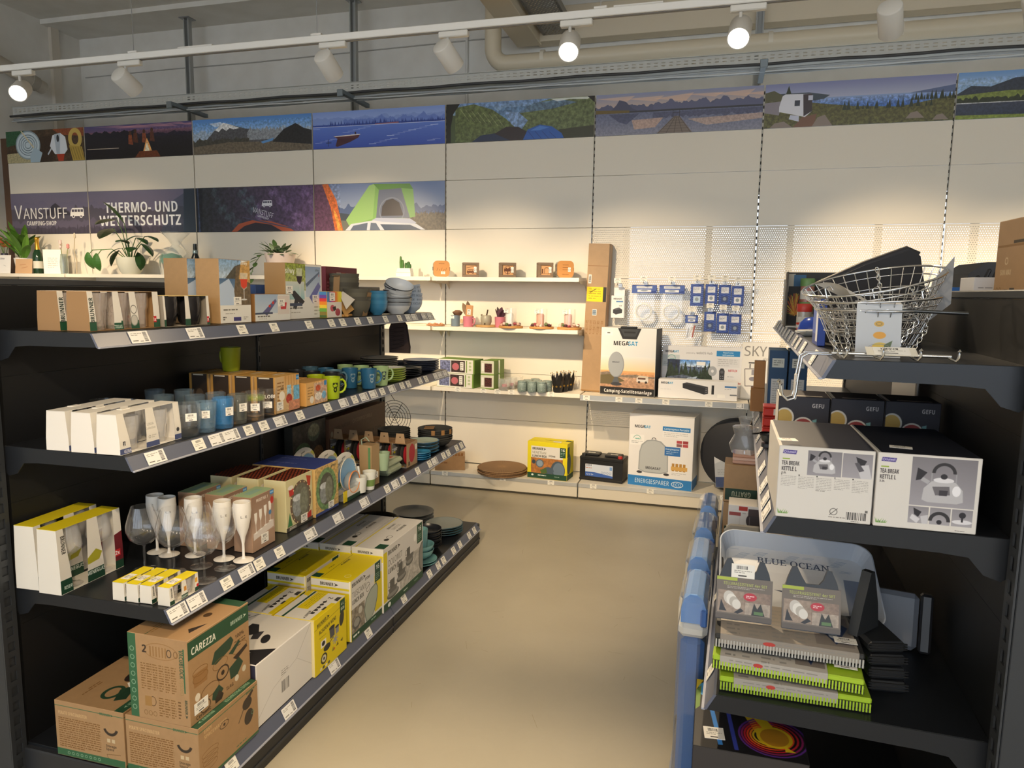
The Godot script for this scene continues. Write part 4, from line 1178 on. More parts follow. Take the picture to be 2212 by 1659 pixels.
	for k in 3:
		t = base("wooden_box", ["grey wooden gift box with engraved van picture", "grey wooden gift box with engraved mountain crest", "grey wooden gift box with engraved tent arch"][k], "wooden box", V(bx[k], W1, z + [.04, .03, .05][k]), .42, "engraved wooden gift boxes")
		var w := .132 if k < 2 else .122
		g = G.new()
		g.box(V(0, .01, -.035), V(w, .02, .075), .002); g.box(V(0, .107, -.035), V(w, .02, .075), .002)
		for s in [-1, 1]: g.box(V((w / 2 - .011) * s, .0585, -.035), V(.022, .077, .075), .002)
		part(t, "frame", g.mesh(), mt("7d6a58", .65))
		var cv := Cv.new(90, 78, C("c99a6a")); cv.view(0, 0, 10)
		var ink := C("5b341c")
		if k == 0: van_icon(cv, 1.2, 3.6, 6, ink, C("c99a6a")); cv.line(1, 2.2, 7, 1.2, .3, ink); cv.ring(2.3, 6.6, .6, .6, .2, ink); cv.ring(6.4, 6.6, .6, .6, .2, ink)
		elif k == 1: cv.ring(4.4, 3.9, 3, 3.2, .35, ink); cv.poly([1.6, 3.6, 3.4, 1.8, 4.4, 3, 5.6, 1.6, 7.3, 3.6, 7, 5, 2, 5], ink); cv.rect(4, 5, .8, 2.4, ink)
		else: cv.arc(5.4, 3.6, 1.9, .4, PI, TAU, ink); cv.rect(3.5, 3.6, .4, 2.8, ink); cv.rect(6.9, 3.6, .4, 2.8, ink); cv.rect(1.6, 3, 1.0, 3.4, ink); cv.rect(1, 6.6, 6.4, .25, ink)
		g = G.new(); g.quad(V(-.045, .02, -.008), V(.045, .02, -.008), V(.045, .097, -.008), V(-.045, .097, -.008)); g.box(V(0, .0585, -.014), V(.09, .076, .01))
		part(t, "engraved_plate", g.mesh(), texmat(cv, .55))
		sticker(t, V(.034, .06, .004), V(0, 0, PI / 2), .044, .022)
	# gift sets on the second shelf
	z = -5.56
	t = base("drink_mug", "blue grey mug with gift tag and dried flowers", "mug", V(-2.07, W2, z)); part(t, "cup", lm([.0001, 0, .036, 0, .039, .09, .036, .09, .033, .006, .0001, .006], 22), mt("6f7f8c", .3)); sticker(t, V(-.012, .074, .039), Vector3.ZERO, .03, .022)
	part(t, "flower_sprig", lm([.0001, .08, .03, .09, .045, .115, .02, .13, .0001, .12], 7), mt("7a5a45", .8), V(.02, 0, 0))
	t = base("drink_mug", "pink mug holding a kraft sachet beside the blue grey mug", "mug", V(-1.94, W2, z + .05), -.3)
	part(t, "cup", lm([.0001, 0, .04, 0, .044, .085, .041, .085, .037, .006, .0001, .006], 22), mt("cf7d8c", .35))
	part(t, "handle", tm([V(.04, .07, 0), V(.062, .068, 0), V(.068, .045, 0), V(.058, .022, 0), V(.04, .02, 0)], .005, 8), mt("cf7d8c", .35))
	part(t, "kraft_sachet", bm(V(.07, .1, .012), .004), mt("c9986a", .7), V(.01, .125, 0), V(0, 0, -.08)); sticker(t, V(.012, .12, .0075), V(0, 0, -.08), .035, .045); part(t, "wood_disc", lm([.0001, 0, .018, 0, .018, .005, .0001, .005], 14), mt("d9b48a", .7), V(-.035, .045, .04), V(PI / 2, 0, .3)); part(t, "dried_leaf", leaf_mesh(.12, .05, .4), mt("8c7358", .8), V(-.02, .08, -.02), V(-.1, .2, .35))
	part(t, "dried_leaf", leaf_mesh(.13, .05, .3), mt("74604c", .8), V(-.01, .08, -.03), V(0, .4, .1))
	t = base("candle_jar", "pebbled glass jar on a wooden disc with twigs", "candle", V(-1.80, W2, z + .01))
	part(t, "wooden_disc", lm([.0001, 0, .085, 0, .087, .008, .085, .016, .0001, .016], 20), mt("c39a62", .6)); part(t, "jar", lm([.0001, .016, .036, .016, .046, .04, .046, .08, .036, .095, .0001, .095], 12), mt("a8a390", .35)); part(t, "twig", tm([V(.0, .02, .04), V(.02, .14, .02)], .006, 6), mt("4d3d30", .8)); part(t, "twig", tm([V(-.03, .02, -.03), V(-.05, .1, -.03)], .007, 6), mt("6b5a48", .8))
	t = base("drink_mug", "pink mug with purple dried flowers behind the candles", "mug", V(-1.685, W2, z + .0), .6)
	part(t, "cup", lm([.0001, 0, .04, 0, .044, .085, .041, .085, .037, .006, .0001, .006], 22), mt("cf7d8c", .35))
	for k in 5: part(t, "dried_flower", leaf_mesh(.10, .045, .5), mt(["5c3a4a", "70485a", "4a3a3a"][k % 3], .8), V(sin(k * 1.3) * .02, .07, cos(k * 1.3) * .02), V(.5 * cos(k * 1.3), k, -.5 * sin(k * 1.3)))
	var cl := ["ecebe6", "d99a80", "e0aca4"]
	for k in 3:
		t = base("candle_set", ["white pillar candle in glass on a wooden disc with blossoms", "salmon pillar candle in glass on a wooden disc with blossoms", "pink pillar candle in glass on a wooden disc with blossoms"][k], "candle", V([-1.575, -1.325, -1.105][k], W2, z + [.06, .05, .03][k]), 0, "candle gift sets on wooden discs")
		part(t, "wooden_disc", lm([.0001, 0, .095, 0, .098, .008, .095, .017, .0001, .017], 24), mt("c48f52", .6))
		part(t, "pillar_candle", lm([.0001, .017, .03, .017, .031, .108, .024, .118, .0001, .116], 18), mt(cl[k], .5), V(-.012, 0, 0))
		part(t, "glass_cylinder", lm([.046, .017, .046, .158, .0445, .158, .0445, .018], 24), glass("f4f7f5", .06, true))
		sticker(t, V(-.03, .135, .043), Vector3.ZERO, .036, .026)
		for q in 14:
			var a := TAU * q / 14.0
			part(t, "blossom", lm([.0001, 0, .012, .006, .015, .018, .006, .024, .0001, .02], 7), mt(["e8d8cc", "9c4a52", "6d7a52", "d9b5a5", "5a3a44"][(q * 3 + k) % 5], .8), V(cos(a) * .072, .012 + (q % 3) * .006, sin(a) * .072), V(.4 * sin(q), 0, .4 * cos(q * 2.0)))
	t = base("dried_wreath", "flat dried flower wreath lying at the shelf joint", "wreath", V(-2.22, W2, z + .06)); g = G.new(); g.lathe([.05, 0, .075, .004, .075, .012, .05, .016, .035, .008, .05, 0], 14, Vector3.ZERO, 1.0, 5, .06); part(t, "ring", g.mesh(), mt("c98f62", .8))
	for k in 6: part(t, "blossom", lm([.0001, 0, .012, .004, .008, .012, .0001, .012], 7), mt(["d9a584", "b5735a"][k % 2], .8), V(cos(k * 1.05) * .055, .012, sin(k * 1.05) * .055))
	# third shelf: green gift cartons, acrylic box, speckled tins, crowns
	z = -5.55
	c = Carton.new(V(.335, .115, .17), "nrt", C("6f8f3a"), 500)
	var f := c.on("n"); f.rect(0, 0, 33.5, 11.5, C("e9e6da")); f.rect(2.2, 1.0, 9.5, 9.6, C("6d7396")); f.speck(2.2, 1, 9.5, 9.6, 1.2, .09, 3); f.rect(12.4, 1.0, 12.6, 9.6, C("3a2a26")); f.speck(12.4, 1, 12.6, 9.6, 1.6, .12, 6); f.ell(16.5, 6, 3.2, 3, C("c06a72")); f.rect(20.5, 2, 3.2, 7, C("eceae2")); f.greek(20.9, 3, 2.4, 4, 1.5, C("9a978f"), 2, .4)
	f.rect(26, .8, 1.0, 9.8, C("7d9a45"))
	for k in 3: f.rect(28.5, 1.6 + k * 2.8, 2.2, 1.8, C("b9c49a"))
	f.rect(32.4, 0, 1.1, 11.5, C("7d9a45"))
	f = c.on("r"); f.rect(0, 0, 17, 11.5, C("6a8c38")); f = c.on("t"); f.rect(0, 0, 33.5, 17, C("7c9a48"))
	var a1 := carton("tea_light_carton", "lower wide green gift carton with berry photo", "carton", c, V(-2.02, W3, z + .02), -.12, "green gift cartons on the third wall shelf")
	copy(a1, "upper wide green gift carton stacked on its twin", V(-2.012, W3 + .1155, z + .02), -.12)
	c = Carton.new(V(.115, .115, .10), "nrt", C("7d9a48"), 500)
	f = c.on("n"); f.rect(0, 0, 11.5, 11.5, C("d9d8c4")); f.rect(3.4, 2.2, 6.4, 7.4, C("4a2420")); f.speck(3.4, 2.2, 6.4, 7.4, 1.8, .14, 4); f.rect(.8, 2, 2.0, 6.6, C("eeece6")); f.rect(0, 10.6, 11.5, .9, C("8aa552"))
	for k in 4: carton("tea_light_carton", ["small green berry carton at the front beside the acrylic box", "small green berry carton behind the front one", "small green berry carton on top of the front one", "small green berry carton on top at the back"][k], "carton", c, V(-1.745 + .02 * (k % 2), W3 + (.1155 if k >= 2 else 0.0), z + .07 - .102 * (k % 2)), -.06, "green gift cartons on the third wall shelf")
	for k in 3:
		t = base("acrylic_box", ["clear acrylic box with a tea light at the front", "clear acrylic box with a tea light in the middle", "clear acrylic box with a tea light at the back"][k], "candle box", V(-1.61 + .03 * k, W3, z + .09 - .085 * k), -.05, "clear acrylic tea light boxes")
		g = G.new()
		for s in [-1, 1]:
			g.box(V(.037 * s, .045, 0), V(.002, .09, .076)); g.box(V(0, .045, .037 * s), V(.076, .09, .002))
		g.box(V(0, .089, 0), V(.076, .002, .076)); part(t, "clear_case", g.mesh(), glass("eef3f2", .12, true)); part(t, "tea_light", lm([.0001, 0, .022, 0, .022, .02, .0001, .02], 16), mt("c9737a", .5), V(0, .025, 0)); part(t, "insert", bm(V(.07, .024, .07), .001), mt("7b6b5e", .7), V(0, .013, 0))
	var spk := Cv.new(128, 64, C("7f908a")); var rg := RandomNumberGenerator.new(); rg.seed = 3
	for k in 700: spk.rect(rg.randi() % 128, rg.randi() % 64, 1 + rg.randi() % 2, 1, [C("e9eeeb"), C("4a5754"), C("c3cfca")][rg.randi() % 3])
	var spm := texmat(spk, .35)
	g = G.new(); g.lathe([.036, 0, .038, .003, .038, .068, .036, .071], 20); var tin := g.mesh()
	g = G.new(); g.lathe([.0001, .0705, .036, .0705, .037, .072, .037, .082, .035, .084, .0001, .084], 20); var lid := g.mesh()
	for k in 7:
		t = base("speckled_tin", ["speckled grey tin at the front left of its cluster", "speckled grey tin second in the front row", "speckled grey tin third in the front row", "speckled grey tin behind the front left one", "speckled grey tin in the middle of the rear row", "speckled grey tin at the right of the rear row", "speckled grey tin at the back of the cluster"][k], "tin", V([-1.455, -1.375, -1.295, -1.43, -1.35, -1.27, -1.39][k], W3, z + [.12, .12, .12, .035, .035, .035, -.05][k]), 0, "speckled grey tins")
		part(t, "tin_body", tin, spm); part(t, "tin_lid", lid, spm)
	for k in 3:
		t = base("crown_lantern", ["black crown lantern with gold stars in front", "black crown lantern behind the front one", "black crown lantern at the back right"][k], "lantern", V([-1.175, -1.145, -1.12][k], W3, z + [.08, -.0, -.08][k]), .3 * k, "black crown lanterns")
		g = G.new()
		var n := 8
		for j in n:
			var a0 := TAU * j / n
			var a2 := TAU * (j + 1) / n
			var r0 := .034
			var r1 := .05
			var p := func(a: float, r: float, y: float) -> Vector3: return V(cos(a) * r, y, sin(a) * r)
			var am := (a0 + a2) / 2
			g.quad(p.call(a2, r0, 0), p.call(a0, r0, 0), p.call(a0, r1, .09), p.call(a2, r1, .09)); g.face([p.call(a2, r1, .09), p.call(a0, r1, .09), p.call(am, r1 + .008, .15)])
			g.face([p.call(a0, r1 - .002, .09), p.call(a2, r1 - .002, .09), p.call(am, r1 + .006, .15)])
		part(t, "crown_body", g.mesh(), mt("201e1d", .5))
		for j in n: part(t, "gold_bead", lm([.0001, -.005, .005, 0, .0001, .005], 6), mt("c9a24a", .3, .7), V(cos(TAU * (j + .5) / n) * .058, .152, sin(TAU * (j + .5) / n) * .058))
		for j in 3:
			var st := []
			for q in 10: st.append_array([cos(TAU * q / 10 + PI / 2) * (.011 if q % 2 == 0 else .005), sin(TAU * q / 10 + PI / 2) * (.011 if q % 2 == 0 else .005)])
			g = G.new(); g.prism(st, 0, .0012)
			var q2 := part(t, "gold_star", g.mesh(), mt("c9a24a", .3, .7))
			q2.basis = Basis(Vector3.UP, PI / 2 - (PI / 2 - .7 + j * .7)) * Basis(Vector3.RIGHT, .17); q2.position = V(cos(PI / 2 - .7 + j * .7) * .0455, .05, sin(PI / 2 - .7 + j * .7) * .0455)
	# wall shelf price tags
	for q in [[-1.9, 0], [-1.68, 0], [-1.56, 0], [-1.445, 0], [-1.28, 0], [-1.12, 0]]:
		one("shelf_price_tag", ["price tag below the wide green cartons", "price tag below the small green cartons", "price tag below the acrylic boxes", "price tag between acrylic boxes and tins", "price tag below the speckled tins", "price tag below the crown lanterns"][[-1.9, -1.68, -1.56, -1.445, -1.28, -1.12].find(q[0])], "price tag", tag_mesh, tag_m[0], V(q[0] - .1, W3 - .014, WZ + .3255), 0, "price tags on the wall shelves")
	for k in 5: one("shelf_price_tag", ["price tag at the left end of the satellite shelf rail", "price tag under the satellite dish carton", "price tag under the gap beside the satellite carton", "price tag under the sound bar carton", "price tag under the television carton's right half"][k], "price tag", tag_mesh, tag_m[0], V([-.93, -.68, -.53, -.33, -.02][k], W3 - .02, WZ + .369), 0, "price tags on the wall shelves")
	one("shelf_price_tag", "barcode tag at the right end of the satellite shelf rail", "price tag", tag_mesh, tag_m[1], V(.20, W3 - .02, WZ + .369))
	for k in 6: one("shelf_price_tag", ["price tag on the bottom rail under the woven mats", "price tag on the bottom rail under the yellow lunch set", "price tag on the bottom rail under the battery", "price tag on the bottom rail under the blue and white carton", "price tag on the bottom rail beside the grey bag", "price tag on the bottom rail left of the mats"][k], "price tag", tag_mesh, tag_m[0], V([-1.60, -1.20, -.86, -.42, .12, -2.1][k], W0 - .014, WZ + .3525), 0, "price tags on the bottom rail")
	big_cartons()

func big_cartons() -> void:
	var t: Node3D
	var f: Cv
	# tall brown carton
	var c := Carton.new(V(.165, 1.165, .13), "nr", C("a98a66"), 420)
	f = c.on("n"); f.speck(0, 0, 16.5, 116.5, .07, .02, 2); f.rect(1.2, 24, 2.4, 7, C("e9e6e0")); f.bars(1.6, 25, 1.6, 5, C("33302c"), false); f.rect(.5, 33.5, 13, 11.5, C("f2d500")); f.rect(13.5, 33.5, 2.6, 11.5, C("1c1c1c")); f.greek(2, 35, 10, 5, 1.8, C("a89300"), 3, .3); f.line(3, 38, 8, 35, .4, C("2c2a10"))
	f.rect(5.6, 51, 3.6, 5, C("cdd6d8")); f.bars(6, 51.6, 2.8, 3.6, C("6a7f92"), false); f.rect(0, 17, 16.5, .3, C("8f6840"))
	for k in 5: f.greek(1 + k * 3, 60, 2.2, 11, 1.0, C("8a6438"), k, .4)
	f.rect(0, 115.5, 16.5, 1, C("96703f")); f = c.on("r"); f.speck(0, 0, 13, 116, .07, .02, 4); f.rect(5, 0, 3, 116, C("bb8f60")); f.rect(0, 40, 13, .3, C("8f6840"))
	t = carton("tall_carton", "tall narrow brown carton leaning by the perforated wall", "carton", c, V(-.93, W3, -5.675), -.06); t.rotation.z = -.03
	part(t, "tape_strip", bm(V(.1, .003, .1), .001), mt("d8cfc0", .25), V(0, 1.166, 0))
	# satellite dish carton with black carrying handle
	c = Carton.new(V(.43, .52, .20), "nrt", C("ececea"), 620)
	f = c.on("n"); f.grad(0, 22, 44.5, 12, C("f0efec"), C("f3d9a8")); f.grad(0, 33, 44.5, 4, C("f0b878"), C("d9966a")); f.poly([0, 35, 6, 34, 14, 36.5, 28, 35.6, 44.5, 37, 44.5, 40, 0, 40], C("8a7a6a")); f.grad(0, 38, 44.5, 9, C("c9a284"), C("b58a6a")); f.speck(0, 35, 44.5, 12, .5, .05, 3); f.poly([0, 37, 10, 36, 20, 41, 8, 44, 0, 44], C("6d6040"))
	f.rect(0, 46.2, 44.5, 5.8, C("1a1817")); f.text("Camping-Satellitenanlage", 22.2, 50.4, 2.6, C("f5f3ef"), true, .5, 0, 38)
	f.text("MEGA", 9.6, 13.4, 3.2, C("1c1b1a"), true, 0, 0, 14.5); f.text("SAT", 21.4, 13.4, 3.2, C("2a93c8"), true, 0, 0, 10.5); f.rect(21.4, 11.6, 8.6, .35, C("ececea"))
	f.ell(12.5, 28.5, 6.3, 10, C("8d9298")); f.ell(12.2, 28.3, 5.9, 9.6, C("a9aeb3")); f.text("MEGASAT", 12.2, 27, .9, C("3a3d42"), true, .5); f.poly([11.5, 38, 14, 38, 15.5, 43, 9.5, 43], C("5d6268")); f.ell(13, 43.6, 4.4, 1.4, C("3d3f45")); f.rect(29, 37.6, 9, 3.6, C("e6ddd2")); f.poly([29, 37.6, 31, 36, 38, 36.4, 38, 38, 29, 38.2], C("dccdb8"))
	for k in 2: f.ell(31 + k * 5.4, 41.2, .9, .9, C("3a302a"))
	f.rect(30, 37.8, 6, 1.2, C("6a4a3a"))
	f.poly([13, 0, 31.5, 0, 28, 8.4, 17, 8.4], C("26282a")); f.poly([15, .8, 29.6, .8, 27, 6.4, 18, 6.4], C("3b3e41")); f.rect(18, 2.6, 9, 1.2, C("1d1f20")); f.rect(3, 3, 6, 3, C("f8f6f2")); f.rect(4.6, 3.6, 2.4, .8, C("5a5854"))
	f = c.on("r"); f.rect(0, 0, 20, 52, C("23252a")); f = c.on("t"); f.rect(0, 0, 44.5, 24, C("dcdbd8"))
	t = carton("satellite_carton", "large white carton showing a satellite dish and desert camp", "carton", c, V(-.622, W3, -5.59), -.14)
	part(t, "handle", bm(V(.13, .02, .03), .006), mt("232527", .4), V(0, .522, .09))
	# television carton
	c = Carton.new(V(.60, .385, .10), "nrt", C("e4e4e6"), 620)
	f = c.on("n"); f.text("MEGA", 2, 5, 1.7, C("26262a"), true, 0, 0, 7.4); f.text("SAT", 8.2, 5, 1.7, C("2a8fc4"), true, 0, 0, 5.4); f.text("powered by", 18, 5.4, .9, C("7a7c80")); f.text("webOS Hub", 25.5, 5.6, 1.7, C("6f7176"), false, 0, 0, 12); f.rect(40.5, 2.6, 17, 4.2, C("2a86c6")); f.text("Royal Line", 49, 4.4, 1.1, C("e8f2fa"), true, .5); f.text("52Premium", 49, 6.3, 1.1, C("e8f2fa"), true, .5)
	f.rect(41, 8, 16.5, 7, C("dcdde0")); f.greek(42, 9, 14, 4, 1.5, C("b4b6ba"), 2, .3); f.rect(0, 6.8, 13, 8.8, C("c4cdd2")); f.arc(7, 9.6, 3, .3, 3.4, 6.6, C("3a9a8a")); f.text("ready", 7.4, 10.4, .9, C("3a8a9a"), true, .5); f.greek(1, 12.6, 11, 2, 1.1, C("8d979c"), 4, .3)
	f.rect(4, 10.4, 32, 20, C("28324a")); f.grad(13.4, 10.4, 22.6, 5.4, C("4a86d0"), C("d2dcea")); f.ridge(13, 23, 24, 16, 4, .006, 4, C("5a6a86")); f.firs(4, 32, 25, 13, 18, 6, C("2c3a28")); f.poly([4, 24, 16, 22, 26, 24, 36, 26, 36, 30.4, 4, 30.4], C("5a6478")); f.poly([12, 30, 20, 24, 27, 23, 24, 28, 30, 30.4], C("b8c8dc")); f.speck(4, 10.4, 32, 20, .9, .05, 8); f.rect(26, 11.4, 6.6, 3, C("f2f2f0"))
	f.ring(38, 18.4, 3.2, 3.8, 3.2, C("a9adb2")); f.ell(38, 18.4, 1, 1.2, C("e4e4e6")); f.poly([43, 18, 44, 16, 46, 16, 47, 18, 46.6, 30, 43.4, 30], C("33353a")); f.ell(45, 18.8, 1.2, 1.2, C("5a5c62"))
	for k in 4: for j in 2: f.ell(44.3 + j * 1.4, 22 + k * 1.8, .4, .4, C("80838a"))
	f.text("NETFLIX", 49.5, 18.4, 1.7, C("b8373c"), true, 0, 0, 6.6); f.rect(49.2, 26.4, 2.0, 1.4, C("d0342c")); f.text("YouTube", 51.6, 27.7, 1.3, C("a8453e"), true); f.greek(49, 22, 8, 1, 1.2, C("b4b6ba"), 3, .3)
	carton("television_carton", "wide white television carton with waterfall screen photo", "carton", c, V(-.085, W3, -5.69), -.02)
	c = Carton.new(V(.575, .142, .11), "nrt", C("efeeee"), 620)
	f = c.on("n"); f.text("MEGA", 1.8, 3.4, 1.5, C("26262a"), true, 0, 0, 6.4); f.text("SAT", 7.2, 3.4, 1.5, C("2a8fc4"), true, 0, 0, 4.6); f.poly([18, 2.6, 21, 1.6, 36.5, 4.4, 36.8, 9.6, 34, 10.4, 18.2, 6], C("3d3d41")); f.poly([18, 2.6, 34.4, 5.4, 34, 10.4, 18.2, 6], C("2a2a2d"))
	for k in 3: f.rect(34.8, 5.6 + k * 1.4, 1.2, .5, C("8a8a90"))
	f.rect(39.2, 3, 1.8, 7, C("26262a")); f.rect(48.5, 3, 8.4, 1.3, C("4a7fb8")); f.greek(48.5, 5.4, 8, 1, 1, C("b8b8ba"), 3, .3); f.greek(1.6, 7.4, 13, 1, 1.0, C("cfcfd0"), 6, .4); f.rect(52.4, 9.4, 5, 1, C("7a8088")); f.rect(43.6, 9.6, 5.4, 2.6, C("f9f8f5"))
	carton("sound_bar_carton", "long low white sound bar carton in front of the television carton", "carton", c, V(-.108, W3, -5.53), -.02)
	c = Carton.new(V(.26, .43, .12), "nlt", C("ebe9e4"), 620)
	f = c.on("n"); f.text("SKY", 1, 10, 7.4, C("8d8b88"), false, 0, 0, 18); f.text("alpha", 15, 13, 2, C("a09e9a")); f.rect(5, 14.6, 5.6, 1, C("4a4848"))
	for k in 2: f.rect(5.6 + k * 3.6, 16, 1, 3.4, C("7a7878"))
	f.line(2.4, 20, 16, 19.4, .4, C("3a3838")); f.line(2.4, 20, 3.2, 33, .4, C("3a3838")); f.line(3.2, 33, 12, 32.6, .4, C("3a3838")); f.ell(8.4, 27.4, 2.6, 1.6, C("8c8a96")); f.rect(7.4, 20.4, 2, 4, C("9a98a0")); f.rect(0, 42, 26, 1, C("c9c6bf"))
	carton("lamp_carton", "white upright carton with a lamp drawing beside the television carton", "carton", c, V(.335, W3, -5.68), -.03)
	# bottom shelf
	c = Carton.new(V(.335, .30, .17), "nrt", C("e8d400"), 620)
	f = c.on("n"); f.rect(0, 0, 33.5, 30, C("e9d81a")); f.rect(3, 3.6, 27, 21.6, C("e4e0d8")); f.rect(3, 13, 27, 12.6, C("b4763c")); f.speck(3, 13, 27, 12.6, .5, .04, 3); f.ell(10.6, 17.6, 3.4, 3.4, C("5a6a78")); f.ell(10.6, 17.6, 2.6, 2.6, C("8fa2b2")); f.ell(26, 22, 6, 7.4, C("485866")); f.ell(26.6, 22, 4.8, 6.2, C("6d8092")); f.ell(18, 23, 4.6, 3.0, C("4f5f6e")); f.ell(5.4, 16.6, 1.6, 1.7, C("39444f")); f.poly([11, 23, 16, 21, 17, 25, 12, 25.6], C("4f6a34"))
	f.text("BRUNNER", 4, 6.6, 1.9, C("2a2a22"), true, 0, 0, 9.4); f.poly([13.8, 4.6, 15.6, 5.6, 13.8, 6.8, 14.4, 5.6], C("2a2a22")); f.text("VENETIAN", 4, 9.8, 1.9, C("8a8672"), false, 0, 0, 12); f.text("LUNCH BOX", 4, 12.6, 1.8, C("33332c"), true, 0, 0, 12.4); f.text("STONE", 18, 11.6, 1.3, C("3a3a34"), true); f.rect(27.4, 3.4, 4.8, 8, C("1f4a34")); f.text("16", 29.8, 6.4, 2.2, C("f2f2ee"), true, .5); f.greek(28, 7.4, 3.6, 3, 1.2, C("9ab8a4"), 3, .4)
	f.rect(0, 25.6, 33.5, 4.4, C("1f4a34")); f.greek(9, 27, 12, 1, 1.6, C("e9efe9"), 5, .5); f.ell(4.4, 27.4, 1.0, .8, C("e9efe9")); f.greek(23, 27.2, 7, 1, 1.2, C("b8ccc0"), 6, .4)
	f = c.on("r"); f.rect(0, 0, 17, 30, C("ded018")); f.ell(5, 17, 5, 8.4, C("51626f")); f.rect(0, 25.6, 17, 4.4, C("1f4a34")); f.rect(0, 3, 6, 8, C("1f4a34")); f = c.on("t"); f.rect(0, 0, 33.5, 17, C("ecdb10")); f.rect(12, 8, 18, .7, C("3a3a20")); f.rect(20, 9.6, 7, 4, C("e9e6df")); f.rect(29, 3, 4.5, 5, C("2a4a2c"))
	var vb := carton("lunch_set_carton", "yellow stoneware lunch set carton on the wall's bottom shelf", "carton", c, V(-1.235, W0, -5.53), -.1)
	# cork mats
	var cork := Cv.new(256, 256, C("9c7c5a")); cork.view(0, 0, 1)
	for k in 30: cork.ring(128, 128, 126.0 - k * 4.2, 126.0 - k * 4.2, 1.8, C("6f5236"))
	for k in 60: cork.line(128 + cos(k * TAU / 60) * 6, 128 + sin(k * TAU / 60) * 6, 128 + cos(k * TAU / 60) * 126, 128 + sin(k * TAU / 60) * 126, .9, Color(.78, .6, .4, .6))
	var cm := texmat(cork, .8)
	for k in 4:
		var g := G.new()
		g.lathe([.2, 0, .206, .006, .2, .012], 36)
		var n := 36
		for j in n:
			var a0 := TAU * j / n
			var a2 := TAU * (j + 1) / n
			g.face([V(0, .012, 0), V(cos(a2) * .2, .012, sin(a2) * .2), V(cos(a0) * .2, .012, sin(a0) * .2)])
		for q in g.v.size(): g.t[q] = Vector2(.5 + g.v[q].x / .42, .5 + g.v[q].z / .42)
		one("woven_mat", ["lowest round woven placemat of the stack", "second round woven placemat from the bottom", "third round woven placemat from the bottom", "topmost round woven placemat of the stack"][k], "placemat", g.mesh(), cm, V(-1.645 + [.004, -.006, .005, -.003][k], W0 + .0125 * k, -5.545), k * .7, "round woven placemats")
	# kraft box at the far left of the bottom shelf
	c = Carton.new(V(.25, .12, .18), "nr", C("9c7850"), 420); f = c.on("n"); f.greek(3, 5, 12, 1, 2.4, C("7d5229"), 3, .5); f.speck(0, 0, 25, 12, .1, .03, 3)
	t = carton("kraft_carton", "open kraft carton with corrugated rim behind the gondola end", "carton", c, V(-2.11, W0, -5.55), .35)
	for k in 9: part(t, "flap_corner", bm(V(.018, .028, .003), .001), mt("96683a", .8), V(-.1 + k * .025, .13, .085), V(.2, 0, .3 * (k % 2)))
	# car battery
	t = base("car_battery", "black car battery with blue and white label", "battery", V(-.81, W0, -5.60), -.12)
	c = Carton.new(V(.35, .165, .17), "n", C("1e1e20"), 700); f = c.on("n"); f.rect(4.6, 3.2, 22.6, 10, C("cfd8e8")); f.rect(4.6, 3.2, 6, 1.8, C("eef0f2")); f.text("EXIDE", 5, 4.8, 1.3, C("2a3a6a"), true); f.rect(4.6, 9.6, 8, 3.6, C("3d62b0")); f.poly([12.6, 9.6, 27.2, 11.6, 27.2, 13.2, 12.6, 13.2], C("3d62b0"))
	for k in 4: f.ring(18.4 + k * 2.2, 9.4, .9, .9, .25, C("7a8fb4"))
	f.greek(5, 6, 8, 1, 1, C("c97a5a"), 4, .5); f.text("12 V 5+", 5.4, 12.2, 1.3, C("eef2f8"), true); f.rect(24.6, 4.2, 2, 2.6, C("7aa0d8"))
	part(t, "battery_case", c.mesh(), c.mat(.35)); part(t, "battery_cover", bm(V(.356, .03, .176), .006), mt("18181a", .4), V(0, .178, 0))
	part(t, "terminal_block", bm(V(.13, .018, .1), .005), mt("222224", .45), V(-.1, .2, -.01)); part(t, "terminal_block", bm(V(.13, .018, .1), .005), mt("222224", .45), V(.08, .2, -.01)); part(t, "red_terminal", lm([.0001, 0, .02, 0, .018, .02, .0001, .02], 14), mt("c0332c", .4), V(.145, .19, .05)); part(t, "black_terminal", lm([.0001, 0, .02, 0, .018, .02, .0001, .02], 14), mt("2a2a2c", .4), V(-.15, .19, .05))
	part(t, "base_ledge", bm(V(.356, .02, .18), .004), mt("161618", .5), V(0, .011, 0)); sticker(t, V(-.1, .2095, .0), V(-PI / 2, 0, 0), .06, .02); sticker(t, V(.085, .2095, .0), V(-PI / 2, 0, 0), .06, .02)
	# blue and white satellite dome carton
	c = Carton.new(V(.495, .57, .23), "nrt", C("efedec"), 620)
	f = c.on("n"); f.rect(0, 49, 49.5, 8, C("2a7fc4")); f.text("ENERGIESPARER", 5.4, 54.6, 3.4, C("f1f5f9"), false, 0, 0, 27); f.ring(38.6, 53, 4.6, 2.4, .5, C("f1f5f9")); f.text("ECO", 38.6, 54.2, 2.4, C("f1f5f9"), false, .5); f.text("MEGA", 4, 11, 2.1, C("26262a"), true, 0, 0, 9); f.text("SAT", 11.6, 11, 2.1, C("2a8fc4"), true, 0, 0, 6.6)
	f.rect(26, 8.4, 21, 3.4, C("2a7fc4")); f.text("Campingman Portable", 36.5, 10.9, 1.5, C("f1f5f9"), true, .5, 0, 19); f.rect(26, 12, 21, 5, C("f4f3f2")); f.greek(27, 13, 18, 3, 1.3, C("b4b4b6"), 3, .3)
	for k in 4: f.rect(37 + (k % 2) * 4.6, 18.6 + (k / 2) * 2.6, 4, 2.2, [C("b8454a"), C("a03a3e"), C("8c5a5c"), C("b8454a")][k])
